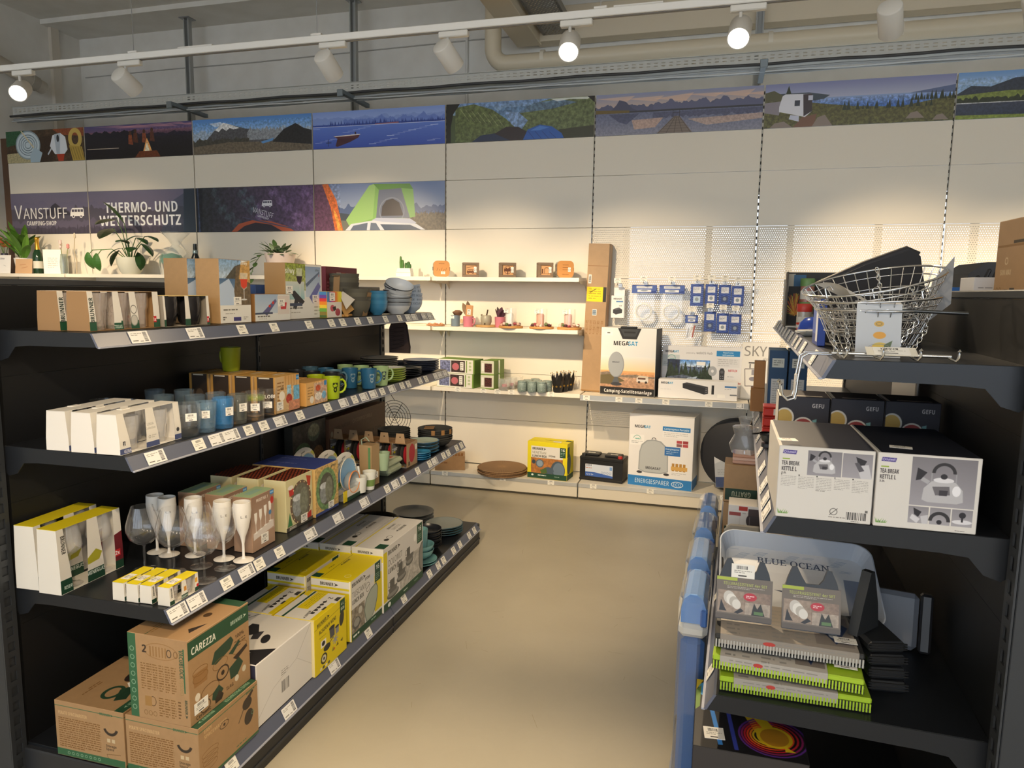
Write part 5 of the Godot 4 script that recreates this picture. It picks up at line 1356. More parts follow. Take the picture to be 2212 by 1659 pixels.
	f.rect(1, 16.6, 11, 8, C("f7f6f4")); f.arc(6.4, 20, 3, .3, 3.3, 6.4, C("3a9a8a")); f.text("ready", 6.6, 20.2, 1, C("3a9a8a"), true, .5); f.greek(2, 21.6, 9, 2, 1.2, C("aeb0b2"), 5, .3)
	f.arc(19.5, 19.6, 1.8, .5, PI, TAU, C("4a4c50")); f.poly([8, 44, 8.4, 30, 10, 24, 14, 20.4, 19.5, 19.4, 25, 20.4, 29, 24, 30.8, 30, 31.2, 44, 26, 46, 13, 46], C("9fa3a6")); f.poly([8.8, 43.6, 9.2, 30, 10.8, 24.6, 14.6, 21.2, 19.5, 20.2, 24.4, 21.2, 28.2, 24.6, 30, 30, 30.4, 43.6, 25.6, 45.2, 13.4, 45.2], C("bcc0c1")); f.text("MEGASAT", 19.6, 43, 1.9, C("3a3a3e"), true, .5, 0, 12); f.ell(9, 46, 2.2, 1.0, C("3a3a3e")); f.ell(30, 46, 2.2, 1.0, C("3a3a3e"))
	f.rect(28, 24, 12, 7, C("2f6fb4")); f.text("Energiesparer", 34, 26.4, 1.3, C("e8f0f8"), true, .5, 0, 10.6); f.greek(29.4, 27.6, 9, 2, 1.4, C("a8c4e0"), 4, .35)
	for k in 4: f.rect(34 + k * 2.8, 36.6, 2.0, 6, C("b8883c"))
	f.rect(33.4, 39, 12.4, 3, C("d8a95a")); f.greek(34, 44, 11, 2, 1.2, C("b0b0b0"), 6, .3); f.rect(0, 0, 49.5, .6, C("d0cfce"))
	f = c.on("r"); f.rect(0, 0, 30, 57, C("ececea")); f.rect(0, 49, 30, 8, C("2a7fc4")); f = c.on("t"); f.rect(0, 0, 49.5, 30, C("e9e8e6")); f.greek(6, 26, 36, 1, 2.4, C("c2a4a4"), 3, .4)
	carton("satellite_carton", "tall white carton with blue band showing a grey dome antenna", "carton", c, V(-.345, W0, -5.585), -.14)
	# folded antenna in a grey and clear bag
	t = base("round_bag", "large round black bag in clear plastic wrapping by the wall", "bag", V(.21, W0, -5.56), -.25)
	var g := G.new(); g.X = Transform3D(Basis(Vector3.RIGHT, PI / 2), V(0, .285, 0)); g.lathe([.0001, -.09, .2, -.085, .27, -.06, .285, 0, .27, .06, .2, .085, .0001, .09], 34, Vector3.ZERO, 1.0); part(t, "bag_body", g.mesh(), mt("25262b", .6))
	c = Carton.new(V(.24, .28, .004), "n", C("c9ccd0"), 500); f = c.on("n"); f.poly([0, 10, 24, 0, 24, 28, 0, 28], C("aeb3ba")); f.rect(0, 20, 24, 8, C("35456e")); f.rect(15, 3, 5, 7, C("4a4e58")); f.rect(9, 21, 6, 5, C("e9e9ec")); f.text("5", 12, 25, 3, C("35456e"), true, .5); f.greek(2, 14, 11, 4, 1.2, C("8d9298"), 2, .3)
	part(t, "printed_sleeve", c.mesh(), c.mat(), V(-.01, .05, .095), V(-.05, 0, .12))
	# pegboard goods
	var hook := func(x: float, y: float, n: int, lab: String):
		var h := base("peg_hook", lab, "hook", V(x, y, WZ), 0, "wire hooks in the perforated wall")
		part(h, "prong", tm([V(0, 0, 0), V(0, 0, .17), V(0, .012, .18)], .0025, 6), mt("9a9c9e", .25, .9)); part(h, "hook_plate", bm(V(.03, .03, .004), .001), mt("b5b7b9", .3, .8), V(0, 0, .003)); part(h, "tag_arm", tm([V(0, .015, 0), V(0, .035, .15), V(0, .04, .185)], .002, 6), mt("9a9c9e", .25, .9)); part(h, "price_tag", tag_mesh, tag_m[0], V(0, .035, .188))
	var blue := func(w: float, h: float, sd: int) -> Carton:
		var q := Carton.new(V(w, h, .012), "n", C("2c4590"), 620); var v := q.on("n")
		for k in 12: v.line(-2, h * 100 * (k / 11.0) + 2, w * 100 + 2, h * 100 * (k / 11.0) - 3, .35, C("5a76bc"))
		v.rect(w * 18, h * 12, w * 64, h * 30, C("dcdfe6")); v.greek(w * 22, h * 17, w * 50, 3, h * 7, C("8a90a0"), sd, .35); v.rect(w * 22, h * 56, w * 56, h * 30, [C("bcd0e4"), C("e6e8ec"), C("3a4a78")][sd % 3]); v.ell(w * 50, h * 70, w * 15, h * 9, C("8a98a8"))
		return q
	var q1: Carton = blue.call(.095, .165, 0)
	var q2: Carton = blue.call(.088, .15, 1)
	var q3: Carton = blue.call(.088, .15, 2)
	var lab := ["tall blue hanging pack at the left of the upper row", "blue hanging pack second in the upper row", "blue hanging pack third in the upper row", "blue hanging pack last in the upper row", "blue hanging pack first in the lower row", "blue hanging pack second in the lower row", "blue hanging pack last in the lower row"]
	var px := [[-.15, 1.712, q1], [-.045, 1.712, q2], [.053, 1.708, q3], [.146, 1.70, q2], [-.045, 1.505, q3], [.048, 1.495, q2], [.138, 1.49, q3]]
	for k in 7:
		hook.call(px[k][0], px[k][1], k, "wire hook carrying the " + lab[k])
		var m: Carton = px[k][2]
		t = carton("hanging_pack", lab[k], "hanging pack", m, V(px[k][0] + .003, px[k][1] - m.sz.y - .012, WZ + .11), .06 * (k % 3 - 1), "blue accessory packs on the perforated wall")
		part(t, "hang_tab", bm(V(.04, .024, .001)), glass("ffffff", .2, true), V(0, m.sz.y + .01, 0))
	for k in 2:
		var cx: float = [-.545, -.335][k]
		hook.call(cx, 1.70, k, ["wire hook carrying the first cable coil bag", "wire hook carrying the second cable coil bag"][k])
		t = base("cable_coil_bag", ["white cable coil in a clear bag beside the small white carton", "white cable coil in a clear bag beside the blue packs"][k], "cable", V(cx, 1.40, WZ + .10), 0, "cable coils hanging on the perforated wall")
		var hd: Carton = blue.call(.19, .065, 1)
		part(t, "header_card", hd.mesh(), hd.mat(), V(0, .225, 0))
		part(t, "clear_bag", bm(V(.185, .23, .035), .012), glass("f4f6f8", .10, true), V(0, .112, 0))
		for j in 7:
			var ring := []
			for m in 26: ring.append(V(cos(TAU * m / 26) * (.056 + .0035 * (j % 3)), .085 + sin(TAU * m / 26) * (.056 + .0035 * (j % 3)), -.009 + j * .0045))
			part(t, "cable_loop", tm(ring, .0045, 6, true), mt("ecece8", .35))
	hook.call(-.745, 1.685, 0, "wire hook carrying the small white receiver carton")
	c = Carton.new(V(.105, .175, .04), "nr", C("eceaea"), 620); f = c.on("n"); f.text("MEGASAT", 5.2, 3, 1.1, C("2a2a2e"), true, .5, 0, 7); f.rect(4, 4.2, 5.6, .9, C("4a7fb8")); f.poly([1.6, 11, 6.6, 9.4, 9.2, 11, 9, 13.6, 4, 15, 1.6, 13.6], C("303238")); f.poly([2.6, 10.4, 6.4, 9.4, 8, 10.4, 4, 11.6], C("50535a")); f.text("A 20", 7.6, 8.4, .8, C("3a3a3e"), true, .5)
	t = carton("receiver_carton", "small white hanging carton with a black receiver picture", "carton", c, V(-.745, 1.43, WZ + .09), -.1); part(t, "hang_card", bm(V(.085, .065, .001)), mt("eceaea", .5), V(.004, .205, -.01))
	hook.call(-.178, 1.475, 0, "wire hook carrying the clear bag of connectors")
	t = base("connector_bag", "clear bag with red and white connectors under a blue header", "hanging pack", V(-.178, 1.275, WZ + .12))
	var hd2: Carton = blue.call(.095, .06, 1); part(t, "header_card", hd2.mesh(), hd2.mat(), V(0, .13, 0)); part(t, "clear_bag", bm(V(.09, .135, .02), .008), glass("f4f6f8", .10, true), V(0, .065, 0)); part(t, "connector", tm([V(.01, .02, 0), V(.025, .11, 0)], .006, 8), mt("b84a3a", .4)); part(t, "connector", tm([V(-.02, .02, 0), V(.005, .1, 0)], .006, 8), mt("d8d6d0", .4)); part(t, "connector", tm([V(-.03, .015, 0), V(-.02, .09, 0)], .005, 8), mt("aaa8a4", .4))

# ------------------------------------------------------------------ things on the left gondola
const ORD := ["lowest", "second", "third", "fourth", "fifth", "sixth", "seventh", "eighth"]
func stack(called: String, what: String, where: String, category: String, mesh: Mesh, ms: Array, at: Vector3, n: int, dy: float, group: String, wobble := .0012) -> Array:
	var out := []
	for k in n:
		var lab := ("topmost %s %s" % [what, where]) if k == n - 1 else ("lowest %s %s" % [what, where]) if k == 0 else "%s %s from the bottom %s" % [ORD[k], what, where]
		out.append(one(called, lab, category, mesh, ms[k % ms.size()], at + V(sin(k * 2.3) * wobble, dy * k, cos(k * 1.9) * wobble), k * .8, group))
	return out

func bowl(r: float, h: float, rb: float, t := .002) -> ArrayMesh:
	return lm([.0001, 0, rb, 0, rb + .002, .006, lerpf(rb, r, .62), h * .33, lerpf(rb, r, .87), h * .66, r, h, r - t, h, lerpf(rb, r, .87) - t, h * .67, lerpf(rb, r, .62) - t, h * .36, rb, .011, .0001, .010], 32)

func plate(r: float, h: float, t := .004) -> ArrayMesh:
	return lm([.0001, 0, r * .58, 0, r * .6, .003, r * .78, h * .35, r * .97, h, r, h + .001, r * .995, h + t * .6, r * .96, h + t * .7, r * .76, h * .35 + t, r * .6, t + .002, .0001, t + .001], 36)

func tumbler(r: float, h: float, rb: float, floor_: float, t := .0025) -> ArrayMesh:
	return lm([.0001, 0, rb * .92, 0, rb, .004, r, h - .001, r - t * .5, h, r - t, h - .001, rb - t * .4, floor_ + .004, rb * .7, floor_, .0001, floor_], 28)

func mug(label: String, hex: String, at: Vector3, turn: float, face := "") -> Node3D:
	var t := base("drink_mug", label, "mug", at, turn, "coloured mugs on the second shelf")
	var m := mt(hex, .35)
	part(t, "cup", lm([.0001, 0, .031, 0, .034, .004, .0405, .098, .041, .1, .0385, .1, .032, .008, .0001, .007], 28), m)
	part(t, "handle", tm([V(.036, .084, 0), V(.052, .086, 0), V(.063, .074, 0), V(.066, .056, 0), V(.06, .038, 0), V(.048, .028, 0), V(.034, .026, 0)], .0052, 8), m)
	if face:
		var d := part(t, "motif", lm([.0395, .032, .0412, .076], 28), mt(hex, .35))
		var g := G.new()
		for q in [[0, .064, .013, .013], [0, .045, .009, .013], [-.008, .072, .005, .005], [.008, .072, .005, .005]]:
			var seg := 14
			var st := []
			for j in seg:
				var u: float = q[0] + cos(TAU * j / seg) * q[2]
				var y: float = q[1] + sin(TAU * j / seg) * q[3]
				var rr := lerpf(.0345, .0412, y / .1)
				st.append(V(sin(u / rr) * rr, y, cos(u / rr) * rr))
			g.face(st)
		d.mesh = g.mesh(); d.material_override = mt(face, .4)
	return t

func brand(f: Cv, x: float, y: float, h: float, w: float, c: Color, turn := 0.0) -> void:
	f.text("BRUNNER", x, y, h, c, true, 0, turn, w)
	var d := Vector2.RIGHT.rotated(turn)
	var u := Vector2.DOWN.rotated(turn)
	var o := Vector2(x, y) + d * (w + h * .3) - u * h * .5
	var a := o - u * h * .55 - d * h * .1
	var b := o + d * h * 1.3
	var e := o + u * h * .55 - d * h * .1
	var i := o + d * h * .45
	f.poly([a.x, a.y, b.x, b.y, e.x, e.y, i.x, i.y], c)

# sleeve pack: card ends, top and bottom, straps on both long sides, glasses between; stands with its near end at z = 0, long side along -z
func glass_pack(label: String, at: Vector3, turn: float, p: Dictionary, group: String) -> Node3D:
	var t := base(p.called, label, "glass pack", at, turn, group)
	var L: float = p.L
	var w: float = p.w
	var h: float = p.h
	var tw: float = w * p.get("taper", .8)
	if not p.has("made"):
		var cm := {}
		var g := G.new()
		g.prism([-w / 2, 0, w / 2, 0, w / 2 * .98, h * .3, tw / 2, h, -tw / 2, h, -w / 2 * .98, h * .3], -.001, .0)
		cm.end = g.mesh()
		cm.top = bm(V(tw, .0012, L), 0, V(0, h, -L / 2))
		cm.bot = bm(V(w, .0012, L), 0, V(0, .0006, -L / 2))
		cm.straps = []
		for s in p.straps:
			for side in [1, -1]:
				g = G.new()
				var z0: float = -s[0] * L
				var z1: float = -s[1] * L
				var zt0: float = -s[2] * L
				var zt1: float = -s[3] * L
				var xa: float = side * w / 2
				var xb: float = side * w / 2 * .98
				var xc: float = side * tw / 2
				var pts := [V(xa, 0, z0), V(xa, 0, z1), V(xb, h * .35, lerpf(z1, zt1, .3)), V(xb, h * .35, lerpf(z0, zt0, .3)), V(xc, h, zt1), V(xc, h, zt0)]
				var uvf := func(q: Vector3) -> Vector2: return Vector2(-q.z / L, 1 - q.y / h)
				if side > 0:
					g.quad(pts[0], pts[1], pts[2], pts[3], uvf.call(pts[0]), uvf.call(pts[1]), uvf.call(pts[2]), uvf.call(pts[3])); g.quad(pts[3], pts[2], pts[4], pts[5], uvf.call(pts[3]), uvf.call(pts[2]), uvf.call(pts[4]), uvf.call(pts[5]))
				else:
					g.quad(pts[1], pts[0], pts[3], pts[2], uvf.call(pts[1]), uvf.call(pts[0]), uvf.call(pts[3]), uvf.call(pts[2])); g.quad(pts[2], pts[3], pts[5], pts[4], uvf.call(pts[2]), uvf.call(pts[3]), uvf.call(pts[5]), uvf.call(pts[4]))
				cm.straps.append(g.mesh())
		cm.side = texmat(p.print, .5)
		p.made = cm
	var c: Dictionary = p.made
	part(t, "end_panel", c.end, mt(p.end, .6)); part(t, "end_panel", c.end, mt(p.end, .6), V(0, 0, -L + .001))
	part(t, "top_panel", c.top, p.get("topmat", mt(p.top, .55))); part(t, "bottom_panel", c.bot, mt(p.end, .6))
	for s in c.straps: part(t, "strap", s, c.side)
	for k in p.glasses: part(t, "drinking_glass", p.mesh, p.gm, V(0, .0015 + p.get("lift", 0.0), -k * L))
	return t

func left_top() -> void:
	var y := S1
	# three-glass and two-glass packs
	var cv := Cv.new(310, 118, C("e8e4dc")); cv.view(0, 0, 10)
	cv.rect(0, 9.0, 31, 2.8, C("1f5038")); cv.text("BRUNNER", 2.1, 9.4, 1.6, C("1d2a22"), true, 0, -PI / 2, 7.6)
	cv.poly([9.4, 9, 11.2, 8.4, 13, 9, 13, 9.6, 9.4, 9.6], C("e8e4dc")); cv.text("OCTOGLASS", 11.3, 11.3, 1.0, C("e8eee8"), true, .5, 0, 4.2); cv.ring(18.9, 5.6, 1.4, 1.4, .2, C("4a4a44")); cv.ell(18.9, 9, 1.6, 1.8, C("9a9a92")); cv.ell(18.9, 9, 1.3, 1.5, C("c9c6be")); cv.rect(27.4, 8, 1.9, 2, C("c8202a")); cv.text("3x", 28.3, 9.6, 1.2, C("ffffff"), true, .5)
	var g := G.new(); g.lathe([.0001, 0, .030, 0, .031, .003, .033, .058, .0365, .066, .0385, .112, .0365, .112, .0345, .068, .031, .061, .029, .012, .0001, .010], 8)
	var octo := {"called": "tumbler_pack", "L": .292, "w": .083, "h": .118, "taper": .86, "end": "96744c", "top": "b09068", "print": cv, "straps": [[0, .09, 0, .07], [.32, .45, .33, .41], [.56, .68, .56, .65], [.9, 1, .91, 1]], "glasses": [.2, .5, .79], "mesh": g.mesh(), "gm": glass("e8dcd4", .22, true)}
	glass_pack("brown pack of three clear tumblers nearest the shelf's front corner", V(-1.822, y, -1.69), .04, octo, "tumbler packs on the top left shelf")
	glass_pack("brown pack of three clear tumblers behind the front one", V(-1.917, y, -1.675), .04, octo, "tumbler packs on the top left shelf")
	cv = Cv.new(220, 110, C("e8e4dc")); cv.view(0, 0, 10); cv.rect(0, 8.4, 22, 2.6, C("1d4a34")); cv.rect(19.6, 7.8, 2.0, 2.2, C("c8202a")); cv.text("2x", 20.6, 9.4, 1.2, C("ffffff"), true, .5)
	g = G.new(); g.lathe([.0001, 0, .026, 0, .033, .012, .041, .045, .0425, .075, .041, .1, .039, .1, .0405, .075, .039, .045, .031, .016, .0001, .012], 26, Vector3.ZERO, 1.0, 13, .018)
	var dk := {"called": "tumbler_pack", "L": .225, "w": .092, "h": .105, "taper": .9, "end": "8a8276", "top": "d8c07a", "print": cv, "straps": [[0, .04, 0, .04], [.44, .56, .46, .54], [.93, 1, .94, 1]], "glasses": [.24, .75], "mesh": g.mesh(), "gm": mt("2b292b", .12, .3)}
	glass_pack("pack of two faceted dark grey tumblers", V(-1.826, y, -1.99), .0, dk, "tumbler packs on the top left shelf")
	# magnetic glass cartons
	var pic := func(c: Carton, w: float, h: float, drink: Color, stem: bool):
		var f := c.on("r"); f.rect(0, 0, w, h, C("dfe3e4")); f.grad(0, 0, w * .7, h * .3, C("7fa3c8"), C("b9cadb")); f.poly([w * .1, h * .36, w * .5, h * .1, w * .72, h * .06, w * .72, h * .42], C("4d4a40")); f.speck(0, 0, w * .72, h * .4, .5, .05, 3); f.grad(0, h * .3, w * .5, h * .3, C("4a6a90"), C("8fa8c0")); f.poly([0, h * .4, w * .3, h * .3, w * .5, h * .5, w * .45, h * .72, 0, h * .72], C("b6c8e0"))
		f.poly([w * .55, h * .1, w, h * .02, w, h * .72, w * .5, h * .72, w * .46, h * .5], C("6a5a44")); f.poly([w * .7, h * .04, w, 0, w, h * .36, w * .62, h * .3], C("c49a58")); f.speck(w * .5, 0, w * .5, h * .7, .5, .06, 5)
		f.poly([w * .66, h * .2, w * .92, h * .2, w * .88, h * .44, w * .78, h * .48, w * .68, h * .42], Color(.9, .92, .92, .55)); f.poly([w * .67, h * .3, w * .91, h * .3, w * .88, h * .42, w * .78, h * .46, w * .69, h * .42], drink)
		if stem: f.rect(w * .775, h * .46, w * .02, h * .16, C("d9dcdc")); f.ell(w * .78, h * .63, w * .1, h * .014, C("cfd2d2"))
		f.text("silwy", w * .8, h * .07, h * .05, C("f4f4f0"), true, .5); f.rect(0, h * .72, w, h * .28, C("e6e4dd")); f.greek(w * .1, h * .78, w * .75, 1, h * .05, C("6a675f"), 4, .45); f.greek(w * .16, h * .84, w * .5, 1, h * .04, C("b0ada5"), 6, .4); f.rect(w * .42, h * .91, w * .24, h * .06, C("3f3a78")); f.greek(w * .74, h * .91, w * .16, 2, h * .03, C("7a776f"), 2, .4); f.greek(w * .08, h * .9, w * .1, 2, h * .035, C("4a4844"), 7, .5)
	var c := Carton.new(V(.104, .242, .186), "nr", C("a28056"), 800); c.on("n").rect(0, 0, 10.4, 24.2, C("a38258")); c.cv.speck(0, 0, 10.4, 24.2, .06, .03, 2); pic.call(c, 18.6, 24.2, C("d8452c"), true)
	var m1 := carton("glass_carton", "tall carton with kraft end and red drink photo in front", "carton", c, V(-1.832, y, -2.365), 0, "glass cartons on the top left shelf")
	sticker(m1, V(.0525, .085, -.01), V(0, PI / 2, 0), .045, .03)
	copy(m1, "tall carton with kraft end behind the red drink one", V(-1.947, y, -2.335))
	c = Carton.new(V(.07, .112, .248), "nr", C("8a6438"), 800); var f := c.on("r"); f.rect(0, 0, 24.8, 11.2, C("dfe0dc")); f.grad(0, 0, 16, 8, C("9db4d0"), C("c3cfdb")); f.poly([5, 7.6, 14, 2, 15, 3, 8, 9], C("5a5a86")); f.ell(10, 5, .8, .6, C("c8332c")); f.ell(12.4, 3.6, .8, .6, C("c8332c")); f.rect(15.6, .6, 8.6, 8, C("d8cfc8")); f.poly([17.4, 3.6, 22.4, 3.6, 21.8, 6.4, 18, 6.4], C("c0333a")); f.rect(0, 7.6, 12, .8, C("33405a")); f.greek(1.6, 9, 14, 1, 1.0, C("6a675f"), 3, .45); f.greek(2.4, 10.1, 9, 1, .8, C("b0ada5"), 5, .4)
	var m2 := carton("glass_carton", "low wide carton with tilted glasses photo", "carton", c, V(-1.815, y, -2.606), 0, "glass cartons on the top left shelf"); sticker(m2, V(.0355, .075, -.06), V(0, PI / 2, 0), .045, .03)
	c = Carton.new(V(.105, .247, .30), "nr", C("a38258"), 800); f = c.on("n"); f.rect(0, 0, 10.5, 24.7, C("a08056")); f = c.on("r"); f.rect(0, 0, 30, 24.7, C("e2e2de")); f.grad(0, 0, 16, 12, C("8a9a3a"), C("b3b878")); f.speck(0, 0, 16, 12, .9, .05, 4); f.grad(0, 8, 15, 8, C("cfd4cf"), C("9ac3c6")); f.grad(16, 1, 13, 14, C("8fa6c8"), C("c3d0de")); f.poly([16, 9, 28, 3, 28, 4, 17, 10.4], C("5a6a86"))
	f.poly([8.6, 2, 13.4, 2, 13.2, 7, 11.6, 9.4, 11, 9.4, 9, 7], Color(.92, .94, .94, .6)); f.poly([8.7, 5.6, 13.4, 5.6, 12.6, 8, 11.6, 9.2, 11, 9.2, 9.4, 8], C("2a1c28")); f.rect(11.1, 9, .5, 6.4, C("d8dada")); f.poly([4, 13, 7, 12, 15, 17, 12, 19, 10, 17, 8, 20.4, 5.4, 20, 7, 16], C("24262c")); f.poly([19, 15, 27, 8, 29, 10, 22, 18], C("6a6ea8")); f.rect(2, 17.6, 11, 1.4, C("38465e")); f.text("silwy", 3.6, 4.4, 2.2, C("f0f2ea"), true, .5); f.text("silwy", 26, 3, 1.0, C("5a6a78"), true, .5); f.poly([27, 4, 27.6, 5, 28.2, 4, 27.6, 5.8], C("c0333a")); f.greek(3, 19.6, 17, 1, 1.2, C("5a5852"), 3, .45); f.greek(4, 21.6, 12, 1, 1, C("b0ada5"), 5, .4); f.greek(23, 19.4, 5, 3, 1.6, C("a8a59d"), 6, .3)
	var m3 := carton("glass_carton", "large carton with red wine glass photo", "carton", c, V(-1.857, y, -2.885), 0, "glass cartons on the top left shelf"); sticker(m3, V(.053, .09, -.09), V(0, PI / 2, 0), .05, .034); sticker(m3, V(.053, .13, .15 - .03), V(0, PI / 2, 0), .05, .034)
	c = Carton.new(V(.10, .15, .10), "nrt", C("35508a"), 500); c.on("n").greek(1, 6, 8, 2, 2, C("8fa3cc"), 4, .3)
	carton("small_blue_carton", "dark blue carton mostly hidden behind the glass cartons", "carton", c, V(-1.98, y, -2.75))
	c = Carton.new(V(.09, .255, .34), "r", C("6a2230"), 500); f = c.on("r"); f.greek(1, 8, 9, 4, 1.8, C("9a5a62"), 4, .4)
	for k in 4: f.rect(11 + k * 5.4, 3, 4.8, 7, [C("d8d4cc"), C("d8702c"), C("eae4dc"), C("b8c0c4")][k])
	f.ell(24.6, 6.4, 2, 1.6, C("b0442c"))
	carton("dark_red_carton", "dark red carton standing against the gondola back", "carton", c, V(-2.03, y, -3.55))
	# colourful game box and papers
	c = Carton.new(V(.05, .125, .14), "nrt", C("c8a83a"), 800); f = c.on("n")
	for k in 8: f.rect(0, k * 1.6, 5, 1.6, [C("4a8ac0"), C("6a4aa0"), C("d83a3a"), C("e88a2a"), C("e8c83a"), C("6aa84a"), C("8a7a3a"), C("4a6a3a")][k])
	f = c.on("r")
	for k in 7: f.rect(k * 2, 0, 2, 5, [C("4a8ac0"), C("6a4aa0"), C("c83a8a"), C("d83a3a"), C("e88a2a"), C("e8c83a"), C("e8e03a")][k])
	f.rect(0, 5, 14, 7.5, C("e4dcd4")); f.ell(5, 8, 2, 1.6, C("c04a5a")); f.ell(10, 10, 2.4, 1.8, C("a83a4a")); f.poly([5, 7.6, 8, 7, 8.6, 8.6, 6.4, 9.6], C("2a2424")); f = c.on("t"); f.rect(0, 0, 5, 14, C("d8502a"))
	var gb := carton("game_box", "rainbow coloured small box beside the grey bowls", "box", c, V(-1.79, y, -3.08)); sticker(gb, V(.0255, .1, .02), V(0, PI / 2, 0), .05, .04)
	var t := base("paper_bag", "crumpled tan and white paper leaning against grey bowls", "paper", V(-1.757, y, -3.21), .3)
	g = G.new(); g.quad(V(-.01, .0, .06), V(.01, .03, -.07), V(-.03, .10, -.03), V(-.04, .07, .05)); g.quad(V(-.012, .0, .06), V(-.042, .07, .05), V(-.032, .10, -.03), V(.008, .03, -.07)); part(t, "tan_sheet", g.mesh(), mt("c89a58", .7), V(0, .005, 0)); g = G.new(); g.quad(V(.0, .04, .07), V(.02, .085, -.04), V(-.03, .125, .0), V(-.035, .11, .06)); g.quad(V(-.002, .04, .07), V(-.037, .11, .06), V(-.032, .125, .0), V(.018, .085, -.04)); part(t, "white_sheet", g.mesh(), mt("dcd8d0", .7)); part(t, "fold", bm(V(.05, .012, .1), .004), mt("b98a4c", .8), V(-.02, .007, 0))
	# bowls
	var gm := [mt("56544a", .7), mt("4d4b43", .7), mt("5f5c50", .7)]
	stack("grey_bowl", "dark grey stoneware bowl", "of the tall rear bowl stack", "bowl", bowl(.078, .08, .04), gm, V(-1.90, y, -3.42), 7, .023, "dark grey bowls")
	var fr := stack("grey_bowl", "dark grey stoneware bowl", "of the front grey bowl stack", "bowl", bowl(.072, .078, .036), gm, V(-1.795, y, -3.36), 4, .0205, "dark grey bowls")
	var kt := base("hang_tag", "kraft paper tag hanging on the front grey bowls", "tag", V(-1.795, y, -3.36)); var kg := G.new(); kg.quad(V(.045, .0, .03), V(.03, .0, -.028) + V(.012, 0, 0), V(.0745, .12, -.02), V(.0745, .12, .022)); kg.quad(V(.044, .0, .03), V(.0735, .12, .022), V(.0735, .12, -.02), V(.041, .0, -.028)); part(kt, "card", kg.mesh(), mt("957752", .7)); part(kt, "fold", bm(V(.04, .001, .042)), mt("957752", .7), V(.055, .121, 0))
	kt = base("hang_tag", "kraft paper tag on the rear grey bowl stack", "tag", V(-1.90, y, -3.42)); part(kt, "card", bm(V(.035, .11, .0015)), mt("957752", .7), V(.0, .15, .082), V(-.12, 0, 0)); part(kt, "fold", bm(V(.035, .0015, .03)), mt("957752", .7), V(0, .206, .08))
	stack("blue_bowl", "bright blue bowl", "beside the grey bowls", "bowl", bowl(.057, .06, .026), [mt("3f83b0", .35), mt("4a8fba", .35)], V(-1.80, y, -3.60), 5, .0175, "bright blue bowls")
	var wb := bowl(.082, .07, .038)
	var wcv := Cv.new(512, 64, C("cfd4da")); var rg := RandomNumberGenerator.new(); rg.seed = 2
	wcv.rect(0, 0, 512, 64, C("d0d5db"))
	for k in 150: wcv.line(k * 3.4, 16 + rg.randf() * 3, k * 3.4 + 2, 8, .8, C("7a828c"))
	wcv.rect(0, 4, 512, 2, C("2a2e34"))
	for k in 6:
		var o := one("patterned_bowl", ["lowest white leaf-patterned bowl of the tall stack", "second white leaf-patterned bowl from the bottom", "third white leaf-patterned bowl from the bottom", "fourth white leaf-patterned bowl from the bottom", "tilted white bowl on the patterned stack", "topmost tilted white bowl on the patterned stack"][k], "bowl", wb, mt("cdd3da", .35) , V(-1.775 + .004 * (k % 2), y + [0, .026, .046, .068, .094, .108][k], -3.80), 0, "white patterned bowls")
		o.rotation = V([0, .03, -.06, .05, .22, .30][k], 0, [0, -.02, .05, -.04, -.26, -.36][k])
		part(o, "rim_line", lm([.0822, .064, .0826, .0685, .0822, .07], 32), mt("2a2e34", .4))
		if k < 4: part(o, "leaf_band", lm([.0782, .047, .0815, .062], 32), mt("8f98a2", .45))
	var ob := bowl(.078, .075, .036)
	var ocv := Cv.new(640, 70, C("a8bad2")); ocv.view(0, 0, 1)
	for k in 4: ocv.text("BLUE OCEAN", 10 + k * 160, 40, 22, C("27345a"), false, 0, 0, 140, "Droid Serif")
	for k in 5:
		var o := one("ocean_bowl", ["lowest pale blue lettered bowl", "second pale blue lettered bowl from the bottom", "third pale blue lettered bowl from the bottom", "fourth pale blue lettered bowl from the bottom", "topmost pale blue lettered bowl"][k], "bowl", ob, mt("a9bbd2", .35), V(-1.795, y + .022 * k, -4.02), k * .9, "pale blue lettered bowls"); o.rotation.z = -.04 * k
		g = G.new(); g.lathe([.0705, .036, .0765, .056, .0784, .074], 36); var om := part(o, "lettered_band", g.mesh(), texmat(ocv, .35) if k == 0 else mats.get("oceanband")); if k == 0: mats["oceanband"] = om.material_override
	var bx := Carton.new(V(.08, .13, .09), "n", C("1f1f22"), 400); carton("black_carton", "small black carton behind the blue bowls", "carton", bx, V(-1.97, y, -3.78))
	t = base("tray_stack", "flat dark tray sticking out under the lettered bowls", "tray", V(-1.93, y, -4.05)); part(t, "tray_body", bm(V(.2, .014, .26), .004), mt("2a2a2e", .5), V(0, .007, 0)); part(t, "paper_band", bm(V(.03, .015, .262)), mt("cfc9bf", .6), V(.06, .0075, 0))

